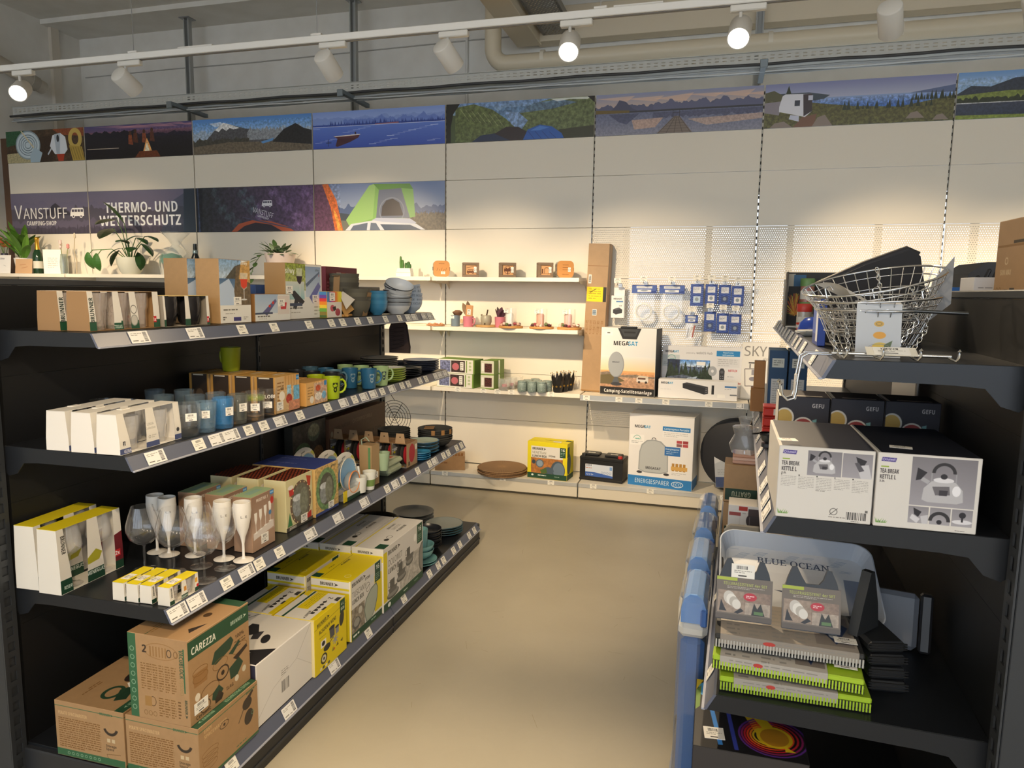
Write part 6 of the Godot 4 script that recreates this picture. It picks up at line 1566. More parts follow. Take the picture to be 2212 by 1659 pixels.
func left_second() -> void:
	var y := S2
	var cv := Cv.new(280, 124, C("e4e0d8")); cv.view(0, 0, 10); cv.rect(0, 10.6, 28, 1.8, C("4a5580")); cv.text("GIMEX", 1.6, 12, 1.0, C("e6e6ee"), true); cv.rect(1.4, 8.4, 1.0, 1.3, C("26262a")); cv.text("2", 1.9, 9.6, .9, C("ffffff"), true, .5); cv.text("LINEA", 13.8, 5.4, .8, C("9a9890"), false, .5); cv.text("Collection", 13.8, 6.6, .7, C("9a9890"), false, .5); cv.ring(13, 9, .5, .5, .15, C("8a887f")); cv.greek(14, 8.6, 2, 2, .6, C("aaa89f"), 3, .3); cv.ell(26.4, 9, .7, .7, C("3a3a3e"))
	var g := G.new(); g.lathe([.0001, 0, .024, 0, .026, .004, .029, .05, .0325, .058, .0345, .105, .033, .105, .031, .06, .0275, .052, .023, .016, .0001, .013], 10)
	var tall := g.mesh()
	var wp := {"called": "tumbler_pack", "L": .268, "w": .082, "h": .121, "taper": .8, "end": "e2ded7", "top": "e6e2da", "print": cv, "straps": [[0, .17, 0, .1], [.40, .62, .44, .56], [.88, 1, .9, 1]], "glasses": [.28, .75], "mesh": tall, "gm": glass("f2f2f4", .2, true)}
	for k in 3:
		var o := glass_pack(["white two-glass pack nearest the aisle on the second shelf", "white two-glass pack in the middle of three", "white two-glass pack deepest in the shelf"][k], V(-1.70 - .092 * k, y, -1.652 + .002 * k), .055, wp, "white two-glass packs")
		part(o, "carry_tab", bm(V(.02, .003, .035), .001), mt("e6e2da", .6), V(-.02, .1225, -.09))
	# loose glasses
	var cg := glass("f4f6f8", .015, true)
	var tb := tumbler(.041, .10, .032, .012)
	for k in 4: one("drinking_glass", ["clear tumbler rim behind the packs, deepest in the shelf", "clear tumbler second from the gondola back", "clear tumbler third from the gondola back", "clear tumbler just behind the thick-based one"][k], "glass", tb, cg, V([-2.055, -1.965, -1.89, -1.80][k], y, [-1.985, -2.0, -2.01, -1.99][k]), 0, "clear tumblers behind the white packs")
	var o1 := one("drinking_glass", "clear tumbler with thick faceted base and price label", "glass", lm([.0001, 0, .024, 0, .034, .008, .040, .03, .0425, .06, .043, .112, .0405, .112, .040, .06, .034, .036, .02, .026, .0001, .024], 14), cg, V(-1.675, y, -1.955)); sticker(o1, V(.034, .07, .024), V(0, .9, 0), .035, .026)
	part(o1, "brand_strip", bm(V(.006, .026, .001)), mt("26262c", .5), V(.026, .086, .031), V(0, .7, 0))
	var db := glass("7fa8c8", .18, true)
	var o2 := one("drinking_glass", "smoky blue tumbler beside the clear thick-based one", "glass", tumbler(.036, .105, .029, .012), db, V(-1.675, y, -2.045)); sticker(o2, V(.022, .065, .029), V(0, .65, 0), .026, .026)
	var o3 := one("drinking_glass", "bright blue measuring tumbler with price label", "glass", tumbler(.037, .108, .033, .012), glass("3f8fd0", .28, true), V(-1.668, y, -2.125)); sticker(o3, V(.035, .062, .012), V(0, 1.25, 0), .03, .03)
	var ks := [[-1.80, -2.14], [-1.77, -2.215], [-1.93, -2.24], [-2.03, -2.2], [-1.90, -2.10]]
	for k in 5: one("drinking_glass", ["dark blue tumbler behind the smoky blue one", "dark tumbler behind the bright blue one", "dark tumbler in the shadow further back", "dark tumbler at the gondola back", "dark tumbler between clear and blue rows"][k], "glass", tumbler(.036, .108, .029, .012), glass("6a8090", .22, true), V(ks[k][0], y, ks[k][1]), 0, "dark tumblers on the second shelf")
	var o4 := one("drinking_glass", "smoke grey tumbler with white label", "glass", tumbler(.036, .108, .031, .012), glass("6a706c", .3, true), V(-1.675, y, -2.215)); sticker(o4, V(.033, .062, .014), V(0, 1.2, 0), .03, .03)
	var o5 := one("drinking_glass", "clear tumbler with green wordmark and white label", "glass", tumbler(.036, .108, .032, .012), cg, V(-1.662, y, -2.30)); sticker(o5, V(.020, .052, .0285), V(0, .6, 0), .032, .028)
	part(o5, "citrus_print", lm([.0365, .075, .0362, .092], 24), glass("a9c44a", .25, true))
	var o6 := one("drinking_glass", "clear lettered tumbler in front of the orange cartons", "glass", tumbler(.036, .108, .032, .012), cg, V(-1.675, y, -2.40)); sticker(o6, V(.018, .045, .0295), V(0, .6, 0), .034, .026)
	var tmh := TextMesh.new(); tmh.text = "LOBI"; tmh.font_size = 16; tmh.pixel_size = .0011; tmh.depth = .0006; part(o6, "lettering", tmh, mt("e8e8e2", .5), V(.026, .078, .0245), V(0, .75, 0))
	# orange cartons with dark window ends
	var c := Carton.new(V(.095, .147, .17), "nrt", C("c0985c"), 800)
	var f := c.on("n"); f.rect(0, 0, 9.5, 14.7, C("3a2c20")); f.rect(0, 0, 1.2, 14.7, C("b98a42")); f.rect(8.8, 0, .7, 14.7, C("b98a42")); f.poly([1.2, 0, 8.8, 0, 7.4, 14.7, 2.4, 14.7], C("33281f")); f.ell(5, 9, 2, 2.8, C("5a4a3a")); f.rect(2, .2, 5, .6, C("cfc6b4"))
	f = c.on("r"); f.rect(0, 0, 17, 14.7, C("cbaa7c")); f.grad(6, 0, 11, 6, C("c89a5a"), C("dcb37a"))
	for k in 5: f.rect(7 + k * 2, 0, .4, 5.6, C("b07f40"))
	f.greek(1.4, 2.2, 4.4, 6, 1.4, C("8a5f28"), 4, .35); f.text("600", 4.6, 5.4, 1.0, C("4a3418"), true, .5); f.ell(4.4, 8, 2, 2, C("eae2d2")); f.rect(8, 4, 3, 5, C("9cc6dc")); f.ell(9.4, 9.6, 2.2, 2, C("a83a2a")); f.rect(12.6, 4.6, 4.4, 6, C("6fb0d4")); f.rect(9, 10.6, 8, 4.1, C("c98a6a")); f.speck(7, 4, 10, 10, .5, .06, 3); f.rect(14.6, .4, 2.2, 2, C("2a7fc4")); f.text("koziol", 15.7, 1.7, .7, C("e6f0f8"), true, .5, 0, 1.9)
	f = c.on("t"); f.rect(0, 0, 9.5, 17, C("c99a4c")); f.rect(5.6, 2, 2.4, 12, C("d8b070")); f.rect(3.2, 2, 1.4, 8, C("d9d2c4"))
	for k in 4:
		var oc := carton("glass_carton", ["orange carton nearest the aisle with price sticker", "orange carton second from the aisle", "orange carton third from the aisle", "orange carton deepest in the shelf"][k], "carton", c, V(-1.699 - .106 * k, y, -2.50 - .004 * k), 0, "orange glass cartons")
		if k == 0: sticker(oc, V(.048, .03, .055), V(0, PI / 2, 0), .042, .034)
	c = Carton.new(V(.095, .10, .172), "nrt", C("cf9a52"), 800); f = c.on("r"); f.rect(0, 0, 17.2, 10, C("dcae6c")); f.greek(1.2, 2, 4, 5, 1.2, C("9a7038"), 6, .35); f.rect(6.4, .6, 10.4, 9, C("c9a890")); f.ell(9.6, 3, 2, 1.4, C("c0522c")); f.ell(10, 6.6, 3, 1.8, C("e6ddd2")); f.ell(14.4, 6.6, 1.8, 1.8, C("7ab0d4")); f.ell(4.4, 7.6, 1.6, 1.6, C("eae2d2")); f.speck(6, 0, 11, 10, .6, .06, 5); f.rect(14.6, .4, 2.2, 2, C("2a7fc4")); f = c.on("t"); f.rect(0, 0, 9.5, 17.2, C("cfa060"))
	carton("glass_carton", "low orange carton between tall orange carton and lime mug", "carton", c, V(-1.69, y, -2.705), 0, "orange glass cartons")
	carton("glass_carton", "low orange carton behind its twin", "carton", c, V(-1.80, y, -2.72), 0, "orange glass cartons")
	mug("yellow-green mug standing on the deepest orange cartons", "8f9a1e", V(-1.95, y + .1475, -2.545), 2.9)
	# mugs
	mug("lime mug with dark animal motif at the front", "a8c01e", V(-1.665, y, -2.865), .8, "2c3318").get_child(2).rotation.y = .2
	mug("lime mug behind the front lime mug", "a8b81e", V(-1.765, y, -2.90), .8)
	mug("black mug behind the lime mugs", "26282c", V(-1.76, y, -3.03), .8); mug("black mug second from the lime mugs", "26282c", V(-1.86, y, -3.02), .8); mug("black mug deepest in the mug row", "2a2c30", V(-1.96, y, -3.05), .8)
	mug("blue mug with pale animal motif nearest the aisle", "2f668c", V(-1.668, y, -3.235), .8, "8fa8b4").get_child(2).rotation.y = .1; mug("blue mug with pale animal motif left of the nearest one", "2f668c", V(-1.765, y, -3.22), .8, "7f9cac").get_child(2).rotation.y = .1
	mug("greyish blue mug behind the blue mugs", "5d8296", V(-1.80, y, -3.12), .8); mug("blue mug further back in the shadow", "2f5f80", V(-1.88, y, -3.18), .8); mug("greyish blue mug deepest behind the blue mugs", "4f7286", V(-1.98, y, -3.2), .8)
	mug("pale green mug beside the lime plates", "a3c08a", V(-1.665, y, -3.365), .8, "3a4a55").get_child(2).rotation.y = .1; mug("pale green mug behind the nearest one", "a3c08a", V(-1.77, y, -3.35), .8); mug("pale green mug deepest in its row", "98b580", V(-1.87, y, -3.36), .8)
	var dp := plate(.11, .018)
	stack("grey_plate", "wide smoke grey plate", "behind the coloured mugs", "plate", dp, [mt("7a7a78", .45)], V(-1.975, y, -3.50), 3, .007, "smoke grey plates")
	# plates
	var lp := plate(.085, .016)
	for o in stack("lime_plate", "lime edged white plate", "next to the pale green mugs", "plate", lp, [mt("a9c04a", .35)], V(-1.70, y, -3.55), 6, .0115, "lime plates"): part(o, "white_glaze", lm([.0001, .0062, .05, .0064, .066, .0112, .081, .0185], 32), mt("e6e6e0", .3))
	stack("dark_plate", "dark blue plate", "between lime and lettered plates", "plate", plate(.09, .014), [mt("23272e", .3)], V(-1.71, y, -3.78), 5, .0095, "dark blue plates")
	for o in stack("ocean_plate", "lettered white plate", "at the far shelf end", "plate", plate(.11, .018), [mt("2b3550", .35)], V(-1.735, y, -4.06), 6, .0105, "lettered plates"): part(o, "lettered_top", lm([.0001, .0065, .06, .0066, .084, .013, .106, .0215], 36), mt("d6dce6", .3))
	one("dark_bowl", "dark blue bowl under the lettered plates' far edge", "bowl", bowl(.075, .05, .035), mt("1f2530", .3), V(-1.75, y, -4.2 + .04 - .04), 0) .position = V(-1.90, y, -4.13)
	stack("grey_plate", "smoke grey plate", "standing tall at the shelf's far back", "plate", plate(.115, .02), [mt("8c8a86", .4)], V(-1.955, y, -3.93), 7, .0115, "smoke grey plates")
	stack("black_plate", "black plate", "left of the tall grey plate stack", "plate", plate(.09, .018), [mt("1f2023", .35)], V(-1.99, y, -3.71), 6, .012, "black plates")

func left_third() -> void:
	var y := S3
	# wine glass packs
	var cv := Cv.new(260, 210, C("e3dfd6")); cv.view(0, 0, 10); cv.rect(0, 16.4, 26, 4.6, C("173f2d")); cv.text("BRUNNER", 1.4, 2.2, 1.5, C("24241f"), true, 0, PI / 2, 6); cv.text("RISERVA", 1.2, 19.6, 1.1, C("e6ece6"), true, 0, 0, 4.4)
	cv.poly([10.6, 13, 14.6, 10.6, 17, 12.2, 15, 15.4, 11, 15], C("a9a52a")); cv.poly([17, 10, 26, 8, 26, 18, 19, 18], C("6a1622")); cv.rect(22.2, 14, 2.6, 2.4, C("c8202a")); cv.text("2x", 23.5, 15.9, 1.4, C("ffffff"), true, .5); cv.text("WINEGLASS", 10.4, 18.6, 1.3, C("f0f4f0"), true, 0, 0, 8.2); cv.poly([10, 15, 16, 14.4, 17.4, 15.6, 17.4, 17, 10, 17], C("dcd8cf"))
	var tmv := Cv.new(90, 260, C("d9c615")); tmv.view(0, 0, 10); tmv.greek(4, 4, 1.2, 14, 1.2, C("5a5210"), 3, .4)
	var wg := lm([.0001, 0, .034, 0, .0355, .0015, .03, .004, .008, .007, .0038, .014, .0034, .09, .006, .097, .022, .106, .036, .118, .0395, .13, .036, .16, .0285, .2, .0275, .2, .0345, .16, .0375, .131, .034, .12, .02, .109, .0001, .104], 26)
	var p := {"called": "wine_glass_pack", "L": .25, "w": .085, "h": .205, "taper": .84, "end": "dcd8cf", "top": "d9c615", "print": cv, "straps": [[0, .18, 0, .1], [.4, .68, .46, .62], [.86, 1, .88, 1]], "glasses": [.3, .78], "mesh": wg, "gm": glass("f4f4f6", .14, true)}
	glass_pack("yellow-topped wine glass pack in front", V(-1.938, y, -1.635), .03, p, "yellow-topped wine glass packs")
	glass_pack("yellow-topped wine glass pack behind the front one", V(-2.036, y, -1.642), .06, p, "yellow-topped wine glass packs")
	cv = Cv.new(140, 66, C("e3dfd6")); cv.view(0, 0, 10); cv.rect(0, 5, 14, 1.6, C("173f2d")); cv.text("BRUNNER", .7, .6, .7, C("24241f"), true, 0, PI / 2, 3.4); cv.text("GRAPPA", 7.2, 6.2, .8, C("f0f4f0"), true, .5, 0, 3.6); cv.rect(6.8, 2.4, 1.2, 1.6, C("c98a3a")); cv.rect(12.4, 1.6, 1.2, 1.6, C("e0a83a")); cv.rect(13, 4, 1, 1, C("c8202a"))
	var sg := lm([.0001, 0, .012, 0, .0135, .003, .0185, .05, .0175, .05, .012, .01, .0001, .008], 16)
	p = {"called": "shot_glass_pack", "L": .128, "w": .043, "h": .058, "taper": .92, "end": "d9d4c9", "top": "e3cf12", "print": cv, "straps": [[0, .16, 0, .12], [.38, .62, .42, .56], [.86, 1, .9, 1]], "glasses": [.27, .75], "mesh": sg, "gm": glass("ece8ea", .2, true)}
	for k in 4:
		var o := glass_pack(["small yellow shot glass pack nearest the aisle", "small yellow shot glass pack second from the aisle", "small yellow shot glass pack third from the aisle", "small yellow shot glass pack furthest from the aisle"][k], V(-1.547 - [0.0, .062, .108, .155][k], y, -1.672 + .004 * k), .03, p, "small yellow shot glass packs"); sticker(o, V(0, .0595, -.045), V(-PI / 2, PI / 2, 0), .04, .026)
	# wine glasses
	var cg := glass("f4f6f8", .015, true)
	var bal := lm([.0001, 0, .036, 0, .0372, .0012, .03, .0035, .009, .007, .0042, .014, .0038, .078, .007, .086, .026, .094, .044, .112, .0535, .138, .052, .16, .044, .19, .034, .22, .0332, .22, .0428, .19, .0505, .16, .052, .138, .0425, .114, .024, .0975, .0001, .09], 32)
	for k in 4: one("wine_glass", ["balloon wine glass furthest from the aisle", "balloon wine glass in the middle of the row", "balloon wine glass nearest the aisle with foot label", "balloon wine glass just behind the nearest one"][k], "glass", bal, cg, V([-1.815, -1.705, -1.56, -1.655][k], y, [-1.885, -1.895, -1.865, -1.965][k]), 0, "clear balloon wine glasses")
	var slim := lm([.0001, 0, .034, 0, .0352, .0012, .028, .0035, .009, .007, .004, .014, .0036, .082, .007, .089, .022, .098, .036, .12, .039, .14, .037, .17, .032, .22, .0312, .22, .036, .17, .0378, .14, .0345, .122, .02, .102, .0001, .094], 30)
	one("wine_glass", "slim wine glass before the white flutes", "glass", slim, cg, V(-1.567, y, -1.975))
	var fl := lm([.0001, 0, .034, 0, .0352, .0015, .03, .004, .008, .008, .0045, .018, .0045, .06, .009, .085, .02, .115, .0285, .155, .0305, .18, .029, .212, .0275, .212, .0285, .18, .0265, .155, .018, .12, .0001, .092], 28)
	for k in 5:
		var o := one("champagne_flute", ["white plastic flute deepest in the row", "white plastic flute second from the back", "white plastic flute in the middle of the row", "white plastic flute beside the slim wine glass", "white plastic flute nearest the aisle with printed lettering"][k], "flute", fl, mt("e4e0d8", .35), V([-1.895, -1.835, -1.745, -1.625, -1.552][k], y, [-2.03, -2.02, -2.045, -2.045, -2.055][k]), 0, "white plastic champagne flutes")
		var tx := TextMesh.new(); tx.text = ["Cin", "Cin", "Life", "LIFE", "LIFE"][k]; tx.font_size = 16; tx.pixel_size = .0007; tx.depth = .0004; part(o, "lettering", tx, mt("3a3a3c", .5), V(.021, .165, .0195), V(0, .8, .0))
	# flute cartons
	var c := Carton.new(V(.077, .205, .142), "nrt", C("a18268"), 800)
	var f := c.on("r"); f.rect(0, 0, 14.2, 20.5, C("a88a74")); f.grad(0, 0, 14.2, 15, C("8f7462"), C("b59a88")); f.text("PROSIT NO. 1", 6.6, 2.4, 1.1, C("eee8df"), true, .5, 0, 7.4); f.poly([.8, 13.6, 13.4, 11.6, 13.6, 14.4, .8, 16.2], C("d6cdc6"))
	for k in 4:
		var x := 2.4 + k * 3.0
		var yy := 6.2 - k * .7
		f.poly([x - .9, yy, x + .9, yy, x + .8, yy + 2.6, x + .15, yy + 4.4, x + .15, yy + 7.4, x - .15, yy + 7.4, x - .15, yy + 4.4, x - .8, yy + 2.6], C("ece8e2")); f.ell(x, yy + 7.6, 1.0, .3, C("ece8e2"))
	f.ell(12.8, 4, 1.0, 1.4, C("b8342c")); f.ell(11.4, 8.4, .9, .9, C("4a7fb0")); f.rect(11.6, .2, 2.4, 1.5, C("2a7fc4")); f.text("koziol", 12.8, 1.3, .8, C("eaf2f8"), true, .5, 0, 2.1); f = c.on("t"); f.rect(0, 0, 7.7, 14.2, C("98b088")); f.rect(2, 3, 3, 8, C("88a898")); f = c.on("n"); f.rect(0, 0, 7.7, 20.5, C("987a62")); f.speck(0, 0, 7.7, 20.5, .06, .03, 3)
	for k in 3:
		var o := carton("flute_carton", ["brown flute carton with green top nearest the aisle", "brown flute carton with green top in the middle", "brown flute carton with green top deepest in the shelf"][k], "carton", c, V(-1.602 - .112 * k, y, -2.19 + .006 * k), .02, "brown flute cartons")
		if k == 0: sticker(o, V(.039, .035, -.005), V(0, PI / 2, 0), .045, .036)
	# festive bowl set cartons with round windows
	var festive := func(front: Color, topc: Color, ring: Color, dots: bool, dens: float) -> Carton:
		var q := Carton.new(V(.098 if dots else .30, .207, .19), "nrt" if dots else "rt", front, dens)
		var v := q.on("r"); v.rect(0, 0, 19, 20.7, front)
		if dots:
			v.ell(10.4, 11, 7.6, 9, ring); v.ell(10.4, 11, 6.4, 7.8, C("6a6a5c")); v.poly([2, 4, 5, 3.6, 5.6, 6.6, 2.6, 7], C("b8322c")); v.ell(3.4, 3.4, 2, .9, C("e6e0d4")); v.poly([14.6, 1, 18, 2, 17.4, 6, 15.6, 5.4], C("b8432c")); v.poly([.8, 19, 2.4, 13.4, 4.2, 19], C("3f7a48")); v.poly([13.6, 17.6, 18, 16.4, 18, 19.4, 14.4, 19.6], C("b8322c")); v.rect(0, 19.3, 19, 1.4, C("4a463e")); v.text("gimex", 2, 20.5, 1.2, C("e9e5da"), true)
			for k in 16: v.ell(10.4 + cos(k * TAU / 16) * 7, 11 + sin(k * TAU / 16) * 8.4, .35, .35, C("e9d8a0"))
		else:
			v.ell(9, 10.4, 8.4, 9.2, ring); v.speck(0, 0, 19, 20, .6, .07, 4); v.ell(9, 10.4, 6, 7, C("55554a")); v.rect(0, 19.4, 19, 1.3, C("3a4a86")); v.text("gimex", 15, 1.8, 1.0, C("3a3a30"), true, .5)
		v.grad(5.6 if dots else 4, 8, 8, 6, C("70757a"), C("9a9f9c")); v.ell(8 if dots else 7, 12, 3.4, 4.4, C("8f9596")); v.ell(8 if dots else 7, 8.6, 3.4, 1.4, C("c4c9cc")); v.ell(12.6 if dots else 11, 11, 3, 5.6, C("7c8070")); v.speck(4, 4, 12, 14, .4, .06, 7)
		v = q.on("t"); v.rect(0, 0, q.sz.x * 100, 19, topc)
		if dots:
			for a in 7:
				for b in 13: v.ell(.7 + a * 1.5 + (b % 2) * .7, .8 + b * 1.5, .52, .4, C("b8502c"))
		else: v.greek(3, 4, 24, 1, 1.2, C("8a94c4"), 4, .4); v.greek(3, 12, 24, 1, 1.2, C("8a94c4"), 6, .4)
		return q
	var fa: Carton = festive.call(C("cfc79a"), C("2a1410"), C("6a5648"), true, 800.0)
	for k in 3:
		var o := carton("bowl_set_carton", ["cream festive carton with round window nearest the aisle", "cream festive carton with dotted top in the middle", "cream festive carton deepest in the shelf"][k], "carton", fa, V(-1.621 - .118 * k, y, -2.442 + .006 * k), 0, "cream festive bowl set cartons")
		if k == 0: sticker(o, V(.0495, .025, -.03), V(0, PI / 2, 0), .045, .034)
	var fb: Carton = festive.call(C("c9a86a"), C("3b4a8e"), C("6f9160"), false, 700.0)
	var ob := carton("bowl_set_carton", "blue-topped festive carton with green wreath window", "carton", fb, V(-1.715, y, -2.642), 0); sticker(ob, V(.1505, .025, -.03), V(0, PI / 2, 0), .045, .03)
	# children's plate sets on rounded cards
	var kc := Cv.new(220, 214, C("e8e4dc")); kc.view(0, 0, 10); kc.rect(0, 17, 22, 4.4, C("e9cf1a")); kc.rect(0, 19.4, 22, 2, C("173f2d")); kc.poly([4, 16, 22, 13, 22, 21, 4, 21], C("dcd8cf")); kc.rect(4, 19.8, 18, 1.6, C("1f4a34")); kc.text("BRUNNER", 3.4, 6.6, 1.6, C("26261f"), true, 0, -.25, 7); kc.text("LITTLE", 2.8, 10, 1.2, C("8a8a80"), false, 0, -.25); kc.ell(19, 5, 2, 2.2, C("c9c65a")); kc.text("gimex", 9.4, 3, .8, C("33332c"), true, 0, -.2)
	kc.ell(11, 11.6, 7, 7.6, C("dfd6c4")); kc.ell(11, 12, 6, 6.4, C("7aa8d4")); kc.ell(12, 13, 4.4, 4.6, C("9cc4e4")); kc.poly([4.6, 14, 8, 13, 12, 16, 5, 17.4], C("6a9a4a"))
	var arch := [0, 0, .212, 0, .212, .13]
	for k in 13: arch.append_array([.106 + cos(PI * k / 12.0) * .106 * (1.0 if k < 12 else 1.0), .13 + sin(PI * k / 12.0) * .076])
	var g := G.new(); g.prism(arch, -.001, .001, Rect2(0, 0, 1, 1), Vector2(.05, .05))
	var card := g.mesh()
	for k in 3:
		var o := base("plate_set", ["rounded card with children's plate and cup set at the front", "rounded card with children's plate set behind the front one", "rounded card with children's plate set deepest in the shade"][k], "plate set", V([-1.603, -1.70, -1.83][k], y, -2.765 - .012 * k), PI / 2, "children's plate sets on cards")
		part(o, "card", card, texmat(kc, .5) if k == 0 else mats.kidcard, V(0, 0, -.01)); if k == 0: mats["kidcard"] = o.get_child(0).material_override
		part(o, "plate", plate(.075, .012), mt("86b2d8", .35), V(.115, .105, -.006), V(PI / 2 - .04, 0, 0)); part(o, "plate_rim", lm([.066, .012, .078, .016, .077, .019, .066, .014], 28), mt("e0d8c8", .4), V(.115, .105, -.008), V(PI / 2 - .04, 0, 0))
		part(o, "blister", bm(V(.2, .06, .05), .006), glass("f4f6f6", .1, true), V(.106, .032, .018)); part(o, "bowl", lm([.0001, 0, .02, 0, .045, .022, .05, .045, .0465, .045, .041, .024, .0001, .006], 24), mt("9aa2a6", .4), V(.10, .075, .0), V(PI / 2, 0, 0)); part(o, "orange_rim", lm([.0465, .043, .052, .045, .0495, .049, .0465, .047], 28), mt("e08a4a", .4), V(.10, .075, .0), V(PI / 2, 0, 0)); part(o, "cup", lm([.0001, 0, .026, 0, .034, .075, .0325, .075, .024, .004, .0001, .004], 20), mt("d6d8d2", .35), V(.175, .006, .035)); part(o, "cutlery", tm([V(.175, .06, .035), V(.168, .13, .03)], .006, 8), mt("e2e2dc", .4)); part(o, "box_front", bm(V(.208, .05, .002)), mt("dcd8cf", .5), V(.106, .026, .046)); part(o, "green_band", bm(V(.208, .018, .0024)), mt("1a4230", .5), V(.106, .0095, .0462)); part(o, "yellow_corner", bm(V(.03, .05, .0026)), mt("e0c81a", .5), V(.016, .027, .0462))
	# large cartons against the back
	c = Carton.new(V(.06, .235, .70), "r", C("6a4a36"), 500); f = c.on("r"); f.rect(0, 0, 70, 23.5, C("5c4030")); f.text("100% NATUR", 5, 7.4, 2.2, C("3a281e"), true, 0, -.02); f.text("COMPOSTABLE", 30, 6.4, 2.2, C("7d6452"), true); f.text("100% RECYCLED", 6, 17, 2.2, C("36251c"), true); f.text("PRODUCTS IN TOWN", 34, 16, 2.2, C("3a281e"), true); f.ring(28, 5.4, 1.2, 1.2, .3, C("8a7464")); f.ell(3, 9, 1.4, 1.8, C("8a8474"))
	carton("display_carton", "large brown display carton standing along the gondola back", "carton", c, V(-2.055, y, -3.80))
	c = Carton.new(V(.05, .25, .32), "r", C("33322c"), 500); f = c.on("r"); f.rect(0, 0, 32, 25, C("3c3a36")); f.speck(0, 0, 32, 25, .9, .02, 3); f.ell(20, 6, 6, 5, C("5f6a5c")); f.ell(20, 5, 5.4, 3.4, C("8a8a70")); f.ell(9, 16, 8, 6, C("4f6a4c")); f.ell(8, 18, 5, 4, C("b09a6a")); f.ell(24, 18, 5, 4, C("8a6a4c")); f.speck(0, 0, 32, 25, .6, .08, 9)
	carton("display_carton", "dark photo display carton with bowls printed on it", "carton", c, V(-2.065, y, -3.28))
	# cup and kraft pouch
	var t := base("cup_set", "kraft wrapped cup set with pale green cup", "cup set", V(-1.60, y, -3.10), .1)
	g = G.new(); g.prism([-.032, 0, .032, 0, .036, .2, -.036, .2], -.035, .035); part(t, "kraft_wrap", g.mesh(), mt("a48862", .7)); part(t, "green_stripe", bm(V(.012, .18, .002)), mt("5f8a5c", .5), V(.022, .1, .036)); part(t, "wire_bail", tm([V(-.02, .19, .03), V(-.026, .225, .03), V(0, .24, .03), V(.02, .22, .03)], .003, 6), mt("8fa08a", .5)); sticker(t, V(.037, .05, 0), V(0, PI / 2, 0), .035, .03); t.rotation.y = -.1
	one("green_cup", "pale green cup leaning beside the kraft cup set", "cup", lm([.0001, 0, .022, 0, .033, .09, .031, .09, .02, .005, .0001, .005], 22), mt("93a98c", .5), V(-1.555, y + .06, -3.16), .0)
	t = base("glass_cup", "small patterned cup at the front of the plate sets", "cup", V(-1.56, y, -3.02)); part(t, "cup_body", lm([.0001, 0, .022, 0, .033, .088, .031, .088, .02, .005, .0001, .005], 22), mt("d8dad4", .3)); part(t, "grass_print", lm([.0224, .004, .0285, .05], 22), mt("6f8a4c", .4))
	# lunch box
	t = base("lunch_box", "pale green rounded lunch box", "lunch box", V(-1.62, y, -3.325)); part(t, "box_body", bm(V(.115, .05, .165), .018), mt("a3ad90", .5), V(0, .025, 0)); part(t, "lid", bm(V(.118, .03, .168), .012), mt("abb598", .5), V(0, .062, 0)); part(t, "paper_label", bm(V(.06, .001, .11)), mt("c9b8a4", .6), V(0, .0775, 0)); part(t, "red_leaf_print", bm(V(.04, .0012, .03)), mt("b85a42", .6), V(.0, .0777, -.03))
	# collapsible bowl cartons
	c = Carton.new(V(.115, .13, .145), "rt", C("a2845f"), 700); f = c.on("r"); f.rect(0, 0, 14.5, 13, C("ab8e6c")); f.ell(7, 6, 4, 5, C("b02430")); f.rect(11.6, 2, 2.2, 3, C("e6e2da")); f.rect(2, 10, 2.4, 2.2, C("5a4a3a")); f = c.on("t"); f.rect(0, 0, 11.5, 14.5, C("8a6238")); f.speck(0, 0, 11.5, 14.5, .5, .03, 4)
	for k in 5:
		var o := base("folding_bowl_carton", ["kraft sleeve with red and black folding bowls nearest the aisle", "kraft sleeve with folding bowls second from the aisle", "kraft sleeve with folding bowls third from the aisle", "kraft sleeve with folding bowls fourth from the aisle", "kraft sleeve with folding bowls deepest in the shelf"][k], "bowl pack", V(-1.60 - .093 * k, y, -3.515), 0, "kraft folding bowl sleeves")
		g = G.new(); g.box(V(0, .001, 0), V(.085, .002, .14)); g.box(V(.042, .065, 0), V(.0015, .13, .14), 0, c.uvs); g.box(V(-.042, .065, 0), V(.0015, .13, .14)); g.box(V(0, .1305, 0), V(.085, .0015, .14), 0, c.uvs)
		part(o, "sleeve", g.mesh(), c.mat())
		g = G.new(); g.prism([-.03, .13, .03, .13, .022, .185, -.022, .185], .03, .0312); part(o, "hang_tab", g.mesh(), mt("ab8e6c", .7), V(0, 0, .03), V(.0, 0, 0)); part(o, "hang_hole", bm(V(.008, .006, .0016)), mt("3a2a1c", .7), V(0, .165, .061))
		for s in 3: part(o, "folding_bowl", lm([.0001, -.006, .05, -.006, .06, 0, .05, .008, .0001, .008], 24), mt(["2c2a2a", "3a3836", "a82430"][s], .45), V(-.022 + s * .02, .064, 0), V(0, 0, -PI / 2))
	# blue enamel plates and dark bowls
	stack("enamel_plate", "blue enamel plate", "at the front of the third shelf", "plate", plate(.062, .012), [mt("2f7fb0", .25), mt("3f8fbc", .25)], V(-1.575, y, -3.66), 4, .011, "small blue enamel plates")
	for o in stack("enamel_plate", "larger blue enamel plate", "behind the small ones", "plate", plate(.088, .018), [mt("2a6f9e", .25)], V(-1.615, y, -3.82), 4, .019, "large blue enamel plates"): part(o, "pale_glaze", lm([.0001, .0065, .05, .0066, .067, .0125, .083, .0205], 30), mt("b4c2b4", .3))
	var db := stack("dark_bowl", "dark grey wide bowl", "at the far end of the third shelf", "bowl", lm([.0001, 0, .06, 0, .085, .014, .108, .045, .106, .047, .083, .0165, .058, .005, .0001, .005], 32), [mt("3a3b3a", .6), mt("454543", .6)], V(-1.635, y, -4.04), 6, .0125, "dark grey wide bowls")
